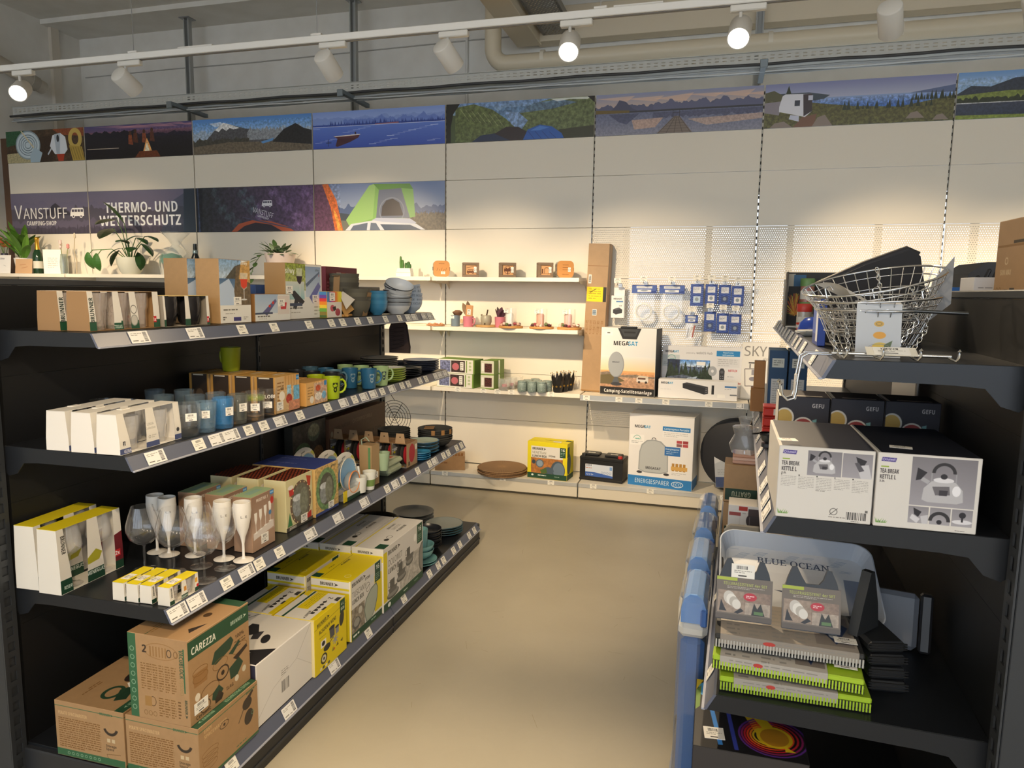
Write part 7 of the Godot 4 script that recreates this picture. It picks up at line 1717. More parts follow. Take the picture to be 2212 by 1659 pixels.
	t = base("paper_band", "kraft paper band over the far dark bowls", "paper band", V(-1.635, y, -4.04)); part(t, "band_top", bm(V(.06, .001, .1)), mt("9a7040", .7), V(-.03, .112, .02), V(0, .3, .0))
	for k in 3: part(t, "band_side", bm(V(.0012, .03, .022)), mt("9a7040", .7), V(cos(-.2 - k * .55) * .1105, .096, -sin(-.2 - k * .55) * .1105), V(0, -.2 - k * .55, 0))
	stack("dark_bowl", "dark grey wide bowl", "behind the folding bowl sleeves", "bowl", lm([.0001, 0, .055, 0, .08, .014, .1, .045, .098, .047, .078, .0165, .053, .005, .0001, .005], 32), [mt("3a3b3a", .6), mt("454543", .6)], V(-1.86, y, -3.93), 6, .0125, "dark grey wide bowls")

func left_base() -> void:
	var y := S0
	var kraft := C("a5835c")
	# pan set cartons
	var c := Carton.new(V(.265, .186, .285), "nrT", kraft, 900)
	var f := c.on("n"); f.rect(0, 0, 26.5, 18.6, kraft); f.speck(0, 0, 26.5, 18.6, .06, .02, 3); f.rect(0, 1.4, 26.5, .25, C("3f6a48")); brand(f, 17.6, 2.0, .8, 4, C("2f5a3c")); f.text("PIRATE SPACEMASTER", 1.2, 4.4, 1.1, C("c9a878"), true, 0, 0, 11.4); f.greek(1.2, 5.4, 16.4, 14, .75, C("7a5428"), 4, .45); f.arc(21.6, 5.6, 2.9, .9, .3, 2.84, C("33291f")); f.rect(20, 9.6, 1.2, 1.2, C("c4b08c")); f.rect(21.8, 9.6, 1.2, 1.2, C("c4b08c")); f.text("Storage", 19.4, 12.4, .8, C("4a3a28"), true); f.text("Space", 19.4, 13.5, .8, C("4a3a28"), true); f.line(19.6, 15, 25, 14.4, .15, C("6a4c28")); f.line(19.6, 15, 20.4, 17, .15, C("6a4c28")); f.rect(0, 16.2, 26.5, 2.4, C("2f5f3e"))
	for k in 8: f.ring(4.6 + k * 1.7, 17.4, .5, .5, .15, C("9ab89a"))
	f = c.on("r"); f.rect(0, 0, 28.5, 18.6, kraft); f.speck(0, 0, 28.5, 18.6, .06, .02, 5); f.line(0, 1.6, 28.5, 1.2, .25, C("3f6a48")); brand(f, 22.6, 1.9, .7, 3.4, C("2f5a3c")); f.text("EASY", 2.4, 3.0, 1.1, C("c9a878"), true); f.text("SPACEMASTER", 2.4, 4.8, 1.1, C("c9a878"), true); f.ring(11.6, 5.4, 2.2, 1.2, .25, C("4a3622")); f.ell(11.6, 5.4, .5, .5, C("3a2a1c"))
	for k in 4: f.ring(4.8, 10 + k * 1.4, 3.8 - k * .2, 1.2, .15, C("7a5428"))
	f.ell(23, 5, 2.4, 2.0, C("3a3128")); f.poly([22, 3.4, 25.8, 1.6, 26.4, 2.2, 23.6, 4.6], C("3a3128")); f.ell(23.6, 10, 2.2, 2.6, C("3a3128"), .4); f.line(18.4, 9.4, 21.6, 5.4, .3, C("3a3128")); f.ring(25.6, 9.6, .7, .7, .2, C("5a8a6a")); f.rect(0, 17.8, 28.5, .8, C("2f5f3e")); f.greek(17, 16.6, 9, 1, .8, C("4a6a4c"), 3, .4)
	f = c.on("T"); f.rect(0, 0, 28.5, 26.5, kraft); f.speck(0, 0, 28.5, 26.5, .06, .02, 7); f.rect(0, 0, 28.5, 3.4, C("244a32")); f.text("PIRATE SPACEMASTER", 2, 2.4, 1.3, C("8fae90"), true, 0, 0, 12); brand(f, 19, 2.4, 1.1, 5.4, C("8fae90")); f.ell(9, 13, 4.6, 2.6, C("2a1f1a")); f.poly([14, 8, 22, 5, 24, 8, 18, 11], C("1f3a28")); f.ring(20, 12, 4, 3.2, 1.2, C("24402c")); f.greek(16, 20, 8, 2, 1, C("7a5428"), 4, .4)
	var pr := carton("pan_set_carton", "kraft pan set carton with green bands beside the big one", "carton", c, V(-1.82, y, -1.775), .01, "kraft pan set cartons"); sticker(pr, V(.05, .1865, -.02), V(-PI / 2, .9, 0), .075, .03)
	carton("pan_set_carton", "kraft pan set carton at the front carrying another carton", "carton", c, V(-1.545, y, -1.775), .0, "kraft pan set cartons")
	c = Carton.new(V(.215, .27, .285), "nrT", kraft, 900)
	f = c.on("n"); f.rect(0, 0, 21.5, 27, kraft); f.speck(0, 0, 21.5, 27, .06, .02, 3); f.rect(0, 0, 3, 27, C("2f5f3e"))
	for k in 8: f.ring(1.5, 5 + k * 2.7, .8, .8, .2, C("8fae90"))
	f.ring(12, 4.6, 6, 2.6, .2, C("8f6a3c")); f.text("2", 6, 5.6, 2.4, C("33271c"), true, .5)
	for k in 6: f.rect(8 + k * 1.1, 3.2, .5, 3.2, C("8f6a3c"))
	f.ring(15, 4.8, .9, 1.3, .25, C("33271c")); f.ring(17.4, 4.8, .8, 1.1, .2, C("6a4c28")); f.text("VACUBLOCK", 18.6, 3.0, 1.4, C("2f4a34"), true, 0, PI / 2, 9); f.text("System", 18.6, 12.4, 1.4, C("8f7a4c"), false, 0, PI / 2, 5)
	for k in 6: f.greek(4.4 + k * 2.2, 9, 1.8, 11, .8, C("7d5a2e"), k, .45)
	for k in 3: f.greek(10.6 + k * 2.2, 19.4, 1.8, 8, .8, C("7d5a2e"), k + 9, .45)
	f.ring(8.4, 21, 1.2, 1.6, .2, C("5a4024")); f.rect(5.4, 19.6, 2.6, 3.2, C("9a7440"))
	for k in 3: f.ring(5.6 + k * 1.7, 25, .7, .8, .15, C("7a5a30"))
	f.rect(20, 2.6, .4, 14, C("2f5f3e")); brand(f, 20.0, 18.6, .9, 4.6, C("26382a"), PI / 2); f.greek(17.6, 19.6, 1, 6, 1, C("6a4c28"), 5, .4)
	f = c.on("r"); f.rect(0, 0, 28.5, 27, kraft); f.speck(0, 0, 28.5, 27, .06, .02, 5); f.rect(0, .6, 28.5, 5.6, C("264d34")); f.text("CAREZZA", 1.4, 5.2, 2.3, C("ece8dc"), true, 0, 0, 11); brand(f, 19.4, 4.2, 1.3, 6, C("c9d4c4")); f.text("100%", 21.4, 9.6, 1.3, C("4a3622"), true); f.greek(21, 10.4, 5.6, 3, .9, C("5a4428"), 3, .45)
	f.ring(5, 11.6, 3.4, 1.4, .2, C("7a5428")); f.ring(5, 13.6, 3.4, 1.6, .2, C("7a5428")); f.poly([1.6, 11.6, 8.4, 11.6, 7.8, 16, 2.2, 16], Color(.55, .38, .19, .6)); f.poly([10, 12.4, 11.6, 9, 19.4, 7.6, 20.6, 9.4, 19, 11.6, 12, 13.4], C("27412f")); f.ring(14, 14, 3.6, 1.8, .2, C("7a5428")); f.ring(23.6, 13.4, 3.8, 1.8, .2, C("7a5428")); f.poly([18, 13, 23, 10.6, 24, 11.4, 20, 14], C("27412f")); f.ring(9, 20, 4.2, 2.2, .25, C("6a4824")); f.ring(15, 17.6, 3, 2.4, .5, C("3a2c1e")); f.ell(15, 17.6, .8, .8, C("33271c")); f.poly([18, 18, 23, 16.4, 25, 19, 22, 22, 18.6, 22], C("27412f")); f.poly([10, 22, 13, 20.6, 15, 23, 12, 25.4, 9.6, 24], C("27412f")); f.ring(6.6, 24, 2.4, 2.0, .35, C("4a3622")); f.poly([20, 15.4, 27, 13.6, 27.4, 14.8, 22, 16.8], C("33271c"))
	f.ell(3.4, 19.4, 1.1, 1.3, C("ddd4c2")); f.ell(21.6, 23, 1.0, 1.1, C("d2c8b4")); f.ell(25.4, 21.6, 1.0, 1.1, C("c9c0aa")); f.poly([11, 24.6, 13, 22.4, 15, 24.6, 14, 26, 11, 26], C("33271c")); f.text("ILAG", 16.4, 24.6, 1.1, C("4a3622"), true); f.text("Ceramic", 2.4, 26.4, 1.2, C("3f2e1c"), true)
	f = c.on("T"); f.rect(0, 0, 28.5, 21.5, kraft); f.rect(0, 0, 4, 21.5, C("264d34")); f.rect(4, 15, 24.5, .3, C("4a5a3a")); brand(f, 6, 17.8, 1.1, 5, C("3f4a30")); f.ell(12, 6, 1.6, 1.2, C("4a3622")); f.poly([17, 2, 24, 3, 22, 5], C("2a2018")); f.ring(18, 11, 1, 1, .2, C("6a4824")); f.greek(20, 14, 7, 3, 1, C("8a6434"), 4, .4)
	var cz := carton("pan_set_carton", "large kraft carton with white lettering on a green stripe", "carton", c, V(-1.545, y + .1865, -1.775), .0); sticker(cz, V(.1085, .045, .095), V(0, PI / 2, 0), .06, .036)
	# white cookware carton lying open-flapped
	c = Carton.new(V(.30, .228, .34), "nrT", C("dcd9d4"), 900)
	f = c.on("r"); f.rect(0, 0, 34, 22.8, C("dfdcd8")); f.line(0, 20, 9, 13.4, .12, C("a8a49e")); f.line(9, 13.4, 24, 9.6, .12, C("a8a49e")); f.line(24, 9.6, 34, 0, .12, C("8a8680")); f.line(24, 9.6, 34, 17, .12, C("b8b4ae")); f.bars(14, 13.6, 4.6, 4.4, C("4a4846")); f.greek(14, 9.4, 4.4, 3, .8, C("8a8680"), 3, .4)
	f = c.on("n"); f.rect(0, 0, 30, 22.8, C("cfccc8")); f.rect(26, 0, 4, 22.8, C("33344a"))
	f = c.on("T"); f.rect(0, 0, 34, 30, C("dedbd6")); f.poly([22, 0, 34, 0, 34, 14, 30, 18], C("232227")); f.text("BRUNNER", 27, 8, 1.0, C("d8d6d2"), true, 0, .0, 5); f.ell(17, 8, 3.4, 1.6, C("26262a"), -.4); f.poly([12, 12, 18, 10.6, 19, 13, 14, 15], C("3a3a40")); f.poly([8, 17, 14, 13, 17, 16, 12, 20, 8, 20], C("26262a")); f.line(0, 22, 14, 30, .3, C("33323a"))
	for k in 3: f.rect(2 + k * 2, 25 + k * .2, 1.4, 1.4, C("8a8680"))
	c.bevel = .003
	carton("cookware_carton", "white cookware carton with black corner print", "carton", c, V(-1.575, y, -2.10), 0)
	# yellow cookware cartons
	c = Carton.new(V(.175, .23, .244), "nrT", C("d9c410"), 900)
	f = c.on("r"); f.rect(0, 0, 24.4, 23, C("e3cc0e")); f.line(0, 4.4, 24.4, 2.6, .12, C("5a5210")); brand(f, 2, 4.0, 1.5, 7, C("33300f"), -.08); f.rect(19.6, .2, 4, 5.4, C("1f4a34")); f.text("4 L", 21.6, 2.6, 1.1, C("f0f0e6"), true, .5); f.text("Ø20", 21.6, 4.6, 1.1, C("f0f0e6"), true, .5); f.text("ACADEMY MINI", 3.4, 7.4, 1.5, C("33300f"), true, 0, -.08, 13); f.greek(3.4, 8.8, 9, 1, .8, C("a89a10"), 3, .4); f.rect(4.4, 10.6, 4, 3, C("eee8d8")); f.ell(6.4, 12, 1.2, 1, C("26262a")); f.poly([11, 8.6, 15, 8.2, 15, 12.4, 11.6, 12.8], C("55555a")); f.ell(13, 8.4, 2.2, .7, C("2e2e32")); f.poly([15.6, 9.8, 18.4, 9.6, 18.2, 12.6, 15.8, 12.8], C("8a8a8e")); f.ell(17, 9.8, 1.6, .5, C("2e2e32")); f.ell(20.8, 8, 1.8, 3.2, C("3a3a34"), .2); f.ell(9, 14.8, 2.6, 1.4, C("33332f")); f.line(11, 14, 14, 12.8, .4, C("33332f"))
	for k in 8: f.line(15.4, 14.6, 15.4 + cos(k * .785) * 2.2, 14.6 + sin(k * .785) * 2.0, .5, C("9a9aa6"))
	f.ring(6.6, 18.4, 2.4, 2.2, .7, C("3a3a36")); f.ell(6.6, 18.4, 1.5, 1.3, C("c9c6bc")); f.ell(6.6, 18.4, .6, .6, C("2a2a28"))
	for k in 4: f.ell(4.2 + k * 2.0, 21.8, .8, .6, [C("d8d2c0"), C("4a4a44"), C("eee8d8"), C("5a5a54")][k])
	f.poly([12.6, 18.6, 13.6, 16.8, 14.4, 18.8], C("8a8230")); f.poly([16, 18, 17.2, 16.4, 18, 18], C("7a6a20")); f.poly([19.4, 17.2, 21.4, 16.6, 21, 18], C("5a5420")); f.ell(14.6, 18.2, .5, .5, C("c85a2a"))
	f = c.on("T"); f.rect(0, 0, 24.4, 17.5, C("e0ddd6")); f.rect(0, 8, 16, 5, C("e3cc0e")); f.greek(1, 8.6, 13, 4, 1.0, C("a89a10"), 4, .3); f.rect(8, 0, 16, 2, C("e3cc0e")); f.text("2", 4, 5.6, 2, C("2a2a26"), true, .5)
	for k in 5: f.ell(8 + k * 2.6, 5 - k * .2, .9, .8, C("2e2e2c"))
	f.rect(6.4, 4.8, 13, .3, C("2e2e2c")); f.rect(12, 1.6, 3, 1, C("3a3a38")); f.poly([2, .6, 6, .4, 5.4, 2.4, 2.4, 2.4], C("33332f")); brand(f, 17, 6.6, 1.0, 5, C("3a3a38"), -.15); f.rect(0, 13.4, 24.4, 1, C("1f4a34")); f.poly([0, 15, 5, 14.6, 4, 17.4, 0, 17.4], C("e3cc0e"))
	f = c.on("n"); f.rect(0, 0, 17.5, 23, C("ddd0a0"))
	var ac := carton("cookware_carton", "yellow cookware carton with pots printed, nearest the aisle", "carton", c, V(-1.50, y, -2.392), 0, "yellow and white cookware cartons")
	copy(ac, "yellow and white cookware carton behind the nearest one", V(-1.685, y, -2.392))
	# yellow stoneware lunch set
	c = Carton.new(V(.19, .27, .288), "nrT", C("d9c410"), 900)
	f = c.on("n"); f.rect(0, 0, 19, 27, C("d8c61a")); f.rect(0, .6, 19, 5, C("dedbd2")); f.rect(0, 3.6, 19, .8, C("d8c61a")); brand(f, 4.4, 3.0, 1.4, 6.4, C("26251c")); f.greek(4, 8, 11, 5, .8, C("a89a14"), 4, .3); f.rect(18.2, 0, .8, 27, C("eee8d0"))
	f = c.on("r"); f.rect(0, 0, 28.8, 27, C("d9d6d0")); f.rect(21.6, 6, 7.2, 17, C("dfcb18")); f.rect(0, 24, 28.8, 3, C("1f4a34")); f.greek(1.4, 25, 9, 1, 1.6, C("e8eee8"), 4, .55); f.greek(18, 25, 8, 1, 1.2, C("a8c4b0"), 5, .5); brand(f, .8, 3.2, 1.7, 9.6, C("26251c")); f.text("STONE", 12.6, 4.6, 1.2, C("33332c"), true, 0, 0, 4.8); f.text("TUSCANY", .9, 8, 2.6, C("6f6d66"), false, 0, 0, 12.6); f.text("LUNCH BOX", .9, 11, 2.0, C("33332c"), true, 0, 0, 10.4); f.ring(15.2, 8.4, 1.9, 2.2, .2, C("4a4a44")); f.line(13.8, 9, 16.8, 7.6, .3, C("4a4a44")); f.rect(17.6, 4.2, 3.2, 3.6, C("cfd4d8")); f.rect(22, .2, 5.4, 9, C("1f4a34")); f.text("16", 24.7, 3.6, 2.2, C("f0f2ee"), true, .5); f.greek(22.8, 5.4, 3.8, 4, .9, C("8fb09c"), 3, .4)
	f.rect(0, 13, 12, 11, C("8f8678")); f.speck(0, 13, 12, 11, .8, .04, 3); f.ell(4.6, 20.4, 3.4, 2.6, C("5a5a58")); f.ell(4.6, 20, 2.6, 1.9, C("9a9a94")); f.ell(8, 15.8, 1.8, 1.6, C("c9c6bc")); f.poly([13, 23.8, 11.4, 18, 13, 13.4, 18, 10.2, 23.4, 9.4, 24.8, 12, 24.2, 17, 22, 21.4, 19, 23.8], C("6d7a70")); f.poly([13.6, 23.6, 12, 18, 13.6, 13.8, 18.2, 10.8, 23, 10, 24.2, 12, 23.6, 16.8, 21.4, 21, 18.6, 23.6], C("a9b2a4"))
	f = c.on("T"); f.rect(0, 0, 28.8, 19, C("e3cc0e")); f.line(0, 14.4, 28.8, 14, .15, C("5a5210")); brand(f, 6, 13.6, 1.2, 6, C("33300f")); f.ring(24, 4, 1.6, 1.4, .2, C("e9e6d0")); f.greek(14, 16, 8, 1, 1, C("8a7e10"), 3, .4); f.rect(24.6, 15, 4.2, 4, C("1f4a34"))
	var tu := carton("lunch_set_carton", "yellow stoneware lunch set carton nearest the aisle on the base", "carton", c, V(-1.51, y, -2.705), 0, "yellow lunch set cartons")
	copy(tu, "yellow stoneware lunch set carton behind the nearest one", V(-1.72, y, -2.700))
	# white lunch set cartons
	c = Carton.new(V(.16, .305, .46), "nrT", C("d4d1cc"), 800)
	f = c.on("r"); f.rect(0, 0, 46, 30.5, C("d9d6d2")); f.rect(0, 2, 4, 24, C("dfcb18")); f.rect(0, 26.8, 46, 3.7, C("1f4a34")); f.greek(22, 28.4, 8, 1, 1.2, C("cfe0d2"), 4, .5); f.greek(35, 28.4, 8, 1, 1, C("8fb09c"), 5, .5); f.ell(6, 28.6, 1.6, 1.1, C("e8eee8")); brand(f, 5, 4.4, 2.0, 10, C("26251c")); f.text("DOLOMIT", 5, 10, 3.0, C("6f6d66"), false, 0, 0, 15.6); f.text("LUNCH BOX", 5, 13.6, 2.4, C("33332c"), true, 0, 0, 15); f.rect(38.6, .4, 6.4, 10, C("1f4a34")); f.text("16", 41.8, 4.4, 2.6, C("f0f2ee"), true, .5); f.greek(39.6, 6, 4.4, 4, 1, C("8fb09c"), 3, .4)
	f.rect(18, 13, 26, 13.6, C("b9b6b0")); f.speck(18, 13, 26, 13.6, .5, .03, 4)
	for k in 3:
		var x := 8.0 + k * 9.6
		var yy := 24.6 - k * 4.4
		f.ell(x + 2, yy, 6.4 - k, 2.0, C("5a5a58")); f.ell(x + 2, yy - .6, 5.8 - k, 1.6, C("8a8a86")); f.poly([x - 3, yy - 3.4, x + 7, yy - 3.4, x + 5.6, yy - .8, x - 1.6, yy - .8], C("686866")); f.rect(x - 1.2, yy - 7.4, 5 - k * .6, 4.4, C("5d5d5a")); f.ring(x - 2, yy - 5.4, 1.2, 1.4, .3, C("5d5d5a"))
	f.ell(45.4, 19, 5, 8, C("6d6d6a")); f.ell(45.8, 19, 4.2, 7, C("8a8a86")); f.ell(36, 6, 1.6, 2, C("f2f0ec"))
	f = c.on("T"); f.rect(0, 0, 46, 16, C("dad7d3")); f.rect(0, 13.8, 46, .6, C("dfcb18")); brand(f, 10, 6, 1.6, 8, C("33332f")); f.text("DOLOMIT", 10, 9.2, 1.8, C("8a8882"), false, 0, 0, 9); f.text("LUNCH BOX", 10, 11.6, 1.4, C("4a4a44"), true, 0, 0, 9); f.rect(39, 0, 6, 5, C("1f4a34")); f.ring(29, 5, 2, 1.4, .25, C("4a4a44")); f.ell(33, 4.6, 1.6, 1.2, C("3a3a36")); f = c.on("n"); f.rect(0, 0, 16, 30.5, C("cfccc4")); f.rect(0, 3, 16, 3, C("d8c61a")); brand(f, 3, 2.6, 1.2, 6, C("33332f"))
	var dl := carton("lunch_set_carton", "white lunch set carton with grey stacked dishes, nearest the aisle", "carton", c, V(-1.488, y, -3.08), 0, "white lunch set cartons")
	copy(dl, "white lunch set carton second from the aisle", V(-1.652, y, -3.075)); copy(dl, "white lunch set carton deepest in the base shelf", V(-1.816, y, -3.07))
	# dishes at the far end
	var tl := mt("6fa0a4", .4)
	stack("teal_plate", "teal picnic plate", "under the teal bowls", "plate", plate(.088, .014), [tl], V(-1.49, y, -3.475), 2, .014, "teal picnic dishes")
	stack("teal_bowl", "teal picnic bowl", "between plates and cups", "bowl", bowl(.072, .05, .034), [tl], V(-1.49, y + .034, -3.475), 2, .028, "teal picnic dishes")
	stack("teal_cup", "teal picnic cup", "crowning the teal dishes", "cup", lm([.0001, 0, .032, 0, .038, .085, .036, .085, .03, .005, .0001, .005], 24), [tl], V(-1.49, y + .085, -3.475), 2, .026, "teal picnic dishes")
	stack("black_bowl", "speckled black bowl", "beside the teal dishes", "bowl", bowl(.082, .035, .045), [mt("1f2126", .3), mt("262930", .3)], V(-1.545, y, -3.70), 8, .0125, "speckled black bowls")
	for o in stack("teal_rim_plate", "grey plate with teal underside", "at the far end of the base", "plate", plate(.118, .018), [mt("2f5a6a", .35)], V(-1.555, y, -3.985), 4, .014, "grey plates with teal underside"): part(o, "grey_glaze", lm([.0001, .0065, .066, .0067, .088, .013, .112, .0212], 36), mt("8f9692", .35))
	stack("black_plate", "wide black plate", "behind the white lunch cartons", "plate", plate(.15, .024), [mt("17181a", .25)], V(-1.93, y, -3.80), 5, .02, "wide black plates")
	stack("grey_plate", "wide grey plate", "behind the wide black plates", "plate", plate(.13, .024), [mt("5f6468", .35)], V(-1.80, y, -4.08), 4, .02, "wide grey plates")
	# things hanging at the far end of the gondola
	var t := base("wire_trivet", "round wire rack hanging at the gondola's far end", "wire rack", V(-2.03, .78, -4.30), 0)
	var g := G.new()
	for k in 6:
		var ring := []
		for j in 30: ring.append(V(cos(TAU * j / 30) * (.115 - k * .019), sin(TAU * j / 30) * (.115 - k * .019), 0))
		part(t, "ring", tm(ring, .0018, 5, true), mt("5a5650", .4, .5))
	for k in 3: part(t, "spoke", tm([V(cos(k * PI / 3) * .115, sin(k * PI / 3) * .115, .002), V(-cos(k * PI / 3) * .115, -sin(k * PI / 3) * .115, .002)], .002, 5), mt("5a5650", .4, .5))
	part(t, "hanger", tm([V(-.0, .115, 0), V(-.04, .18, .01), V(-.06, .2, .045)], .002, 5), mt("5a5650", .4, .5))
	t = base("quilted_mitt", "brown quilted oven mitt hanging at the gondola's far end", "oven mitt", V(-1.985, 1.215, -4.29))
	g = G.new(); g.prism([-.07, 0, .07, 0, .072, .04, .05, .18, .03, .21, -.05, .21, -.07, .16], -.012, .012); part(t, "mitt_body", g.mesh(), mt("5b4a45", .85))
	for k in 6:
		part(t, "quilt_seam", tm([V(-.062, .03 + k * .028, .0125), V(.035, .005 + k * .028 + .02, .0125)], .0018, 5), mt("4a3b37", .9)); part(t, "quilt_seam", tm([V(-.06, .02 + k * .026, .0128), V(.035, .05 + k * .024, .0128)], .0018, 5), mt("4a3b37", .9))
	part(t, "piping", tm([V(.072, .0, .008), V(.074, .04, .008), V(.052, .18, .008), V(.03, .212, .008)], .006, 6), mt("3f3330", .8)); part(t, "header_card", bm(V(.09, .07, .002)), mt("8a8580", .6), V(-.01, .215, .0)); sticker(t, V(0, .212, .002), Vector3.ZERO, .03, .024)

# ------------------------------------------------------------------ things on the right gondola
func wire_basket(t: Node3D, called: String, r0: float, r1: float, h: float, m: Material, ribs := 30) -> Node3D:
	var b := Node3D.new(); b.name = called; t.add_child(b, true)
	for q in [[r1, h, .0028], [lerpf(r0, r1, .86), h * .8, .0016], [lerpf(r0, r1, .6), h * .5, .0016], [lerpf(r0, r1, .3), h * .22, .0016], [r0, .002, .0022]]:
		var ring := []
		for j in 36: ring.append(V(cos(TAU * j / 36) * q[0], q[1], sin(TAU * j / 36) * q[0]))
		part(b, "wire_ring", tm(ring, q[2], 6, true), m)
	for k in ribs:
		var a := TAU * k / ribs
		var pts := []
		for j in 5:
			var u := j / 4.0
			var rr := lerpf(r0, r1, pow(u, .85))
			pts.append(V(cos(a) * rr, h * u, sin(a) * rr))
		part(b, "wire_rib", tm(pts, .0013, 5), m)
	for k in 5: part(b, "floor_wire", tm([V(-sqrt(1 - pow(k / 2.0 - 1, 2) * .8) * r0, .002, (k / 2.0 - 1) * r0 * .85), V(sqrt(1 - pow(k / 2.0 - 1, 2) * .8) * r0, .002, (k / 2.0 - 1) * r0 * .85)], .0013, 5), m)
	return b

func chain(t: Node3D, pts: Array, m: Material) -> void:
	var ring := []
	for j in 10: ring.append(V(cos(TAU * j / 10) * .0042, sin(TAU * j / 10) * .0075, 0))
	var lk := tm(ring, .0011, 4, true)
	for k in pts.size() - 1:
		var a: Vector3 = pts[k]
		var b: Vector3 = pts[k + 1]
		var n := int(a.distance_to(b) / .011) + 1
		for j in n:
			var o := part(t, "chain_link", lk, m, a.lerp(b, (j + .5) / n))
			var d := (b - a).normalized()
			var x := d.cross(Vector3.FORWARD if absf(d.z) < .9 else Vector3.RIGHT).normalized()
			var bs := Basis(x, d, x.cross(d))
			o.basis = bs * Basis(Vector3.UP, PI / 2 * (j % 2))

func right_top() -> void:
	var y := S1
	var ch := mt("d6d8da", .12, 1.0)
	# tiered chrome baskets
	var t := base("wire_basket_rack", "chrome hanging fruit baskets with chains piled on the shelf corner", "wire basket", V(.365, y, -1.90), 0)
	var b := wire_basket(t, "lower_basket", .075, .125, .10, ch); b.position = V(-.005, .002, .02)
	b = wire_basket(t, "middle_basket", .085, .14, .085, ch); b.position = V(.005, .045, .0); b.rotation = V(.05, 0, .06)
	b = wire_basket(t, "upper_basket", .10, .158, .09, ch, 34); b.position = V(.012, .085, -.03); b.rotation = V(.16, 0, .20)
	for q in [[V(-.11, .1, .07), V(-.10, .03, .11), V(-.095, .005, .12)], [V(-.08, .12, .09), V(-.075, .05, .12), V(-.07, .01, .135)], [V(.10, .14, .06), V(.09, .06, .10), V(.06, .01, .12)], [V(-.01, .2, .05), V(.0, .12, .09)], [V(.06, .16, .08), V(.07, .08, .11), V(.03, .02, .12)], [V(.12, .17, .02), V(.11, .1, .07)]]: chain(t, q, ch)
	part(t, "cross_bar", tm([V(.02, .105, .13), V(.165, .10, .12)], .004, 8), mt("5a5c5e", .3, .9))
	for k in 3: part(t, "chain_hook", tm([V(-.12 + k * .1, .13, .1), V(-.125 + k * .1, .15, .1), V(-.115 + k * .1, .158, .1), V(-.108 + k * .1, .148, .1)], .0022, 6), ch)
	# paper sleeve with fruit prints
	var cv := Cv.new(110, 150, C("b9bdc2")); cv.view(0, 0, 10); cv.greek(2.6, 1.6, 5.6, 1, .6, C("9a9ea4"), 3, .3)
	for k in 3: cv.ell(5.6 + .2 * k, 5.6 + k * 3.2, 1.2 + .35 * k, .8 + .2 * k, [C("c9a04a"), C("d69a3a"), C("d8b84a")][k])
	cv.ring(5.6, 5.6, .8, .5, .2, C("8a7a4a")); cv.ell(4, 12.6, .8, .6, C("c0503a")); cv.poly([7, 11.4, 9, 10.2, 8.4, 12.6, 7, 13], C("5a6a4a")); cv.ring(5.8, 12.2, 2.6, 1.0, .12, C("8a8c90"))
	var g := G.new()
	g.quad(V(-.046, 0, .018), V(.046, 0, .018), V(.046, .118, 0), V(-.046, .118, 0)); g.quad(V(.046, 0, .0165), V(-.046, 0, .0165), V(-.046, .118, -.0015), V(.046, .118, -.0015))
	g.quad(V(-.046, .118, 0), V(.046, .118, 0), V(.046, .125, -.03), V(-.046, .125, -.03), Vector2(.05, .05), Vector2(.06, .05), Vector2(.06, .06), Vector2(.05, .06))
	part(t, "fruit_sleeve", g.mesh(), texmat(cv, .5), V(-.015, .0, .135))
	g = G.new()   # curled white card
	for k in 8:
		var a0 := -.5 + k * .22
		var a1 := -.5 + (k + 1) * .22
		g.quad(V(-.05 + sin(a0) * .05, .055 + cos(a0) * .035 , .05), V(-.05 + sin(a1) * .05, .055 + cos(a1) * .035, .05), V(.02 + sin(a1) * .045, .03 + cos(a1) * .03, -.04), V(.02 + sin(a0) * .045, .03 + cos(a0) * .03, -.04))
	part(t, "curled_card", g.mesh(), mt("d2d0cb", .5), V(-.075, .075, .075))
	g = G.new(); g.quad(V(0, 0, 0), V(.05, .05, .01), V(.06, .16, -.03), V(.015, .1, -.02)); g.quad(V(0, 0, -.001), V(.015, .1, -.021), V(.06, .16, -.031), V(.05, .05, .009)); part(t, "grey_sleeve", g.mesh(), mt("8a8c90", .5), V(.105, .07, .02))
	# black padded bag
	t = base("padded_bag", "black padded bag leaning behind the chrome baskets", "bag", V(.44, y, -2.32), -.05)
	g = G.new(); g.prism([-.13, 0, .13, 0, .14, .10, .11, .25, .085, .268, -.03, .225, -.15, .165], -.03, .03); part(t, "bag_body", g.mesh(), mt("1d1c1f", .7)); part(t, "top_binding", tm([V(-.15, .165, .0), V(-.03, .225, 0), V(.08, .268, 0), V(.108, .252, 0)], .013, 8), mt("26252a", .65))
	# hook rail lying at the shelf's near end
	t = base("hook_rail", "chrome rail with four double hooks lying on the shelf edge", "hook rail", V(.36, y, -1.675))
	part(t, "bar", tm([V(-.115, .012, .0), V(.115, .012, .004)], .0035, 8), ch)
	for k in 4:
		var x := -.105 + k * .071
		part(t, "hook", tm([V(x, .012, 0), V(x + .006, .006, .012), V(x + .013, .004, .018), V(x + .016, .012, .022), V(x + .016, .02, .022)], .003, 6), ch); part(t, "knob", lm([.0001, -.005, .0045, 0, .0001, .005], 8), ch, V(x + .016, .024, .022))
	t.rotation.y = .02; part(t, "price_card", bm(V(.098, .001, .032)), mt("e4dfcf", .5), V(.0, .0195, .008), V(.5, 0, 0)); sticker(t, V(.0, .0208, .009), V(-PI / 2 + .5, 0, 0), .07, .028)
	# double hook clipped over the rail corner
	t = base("over_shelf_hook", "chrome double hook clipped over the top shelf's corner", "hook", V(.205, y, -1.755))
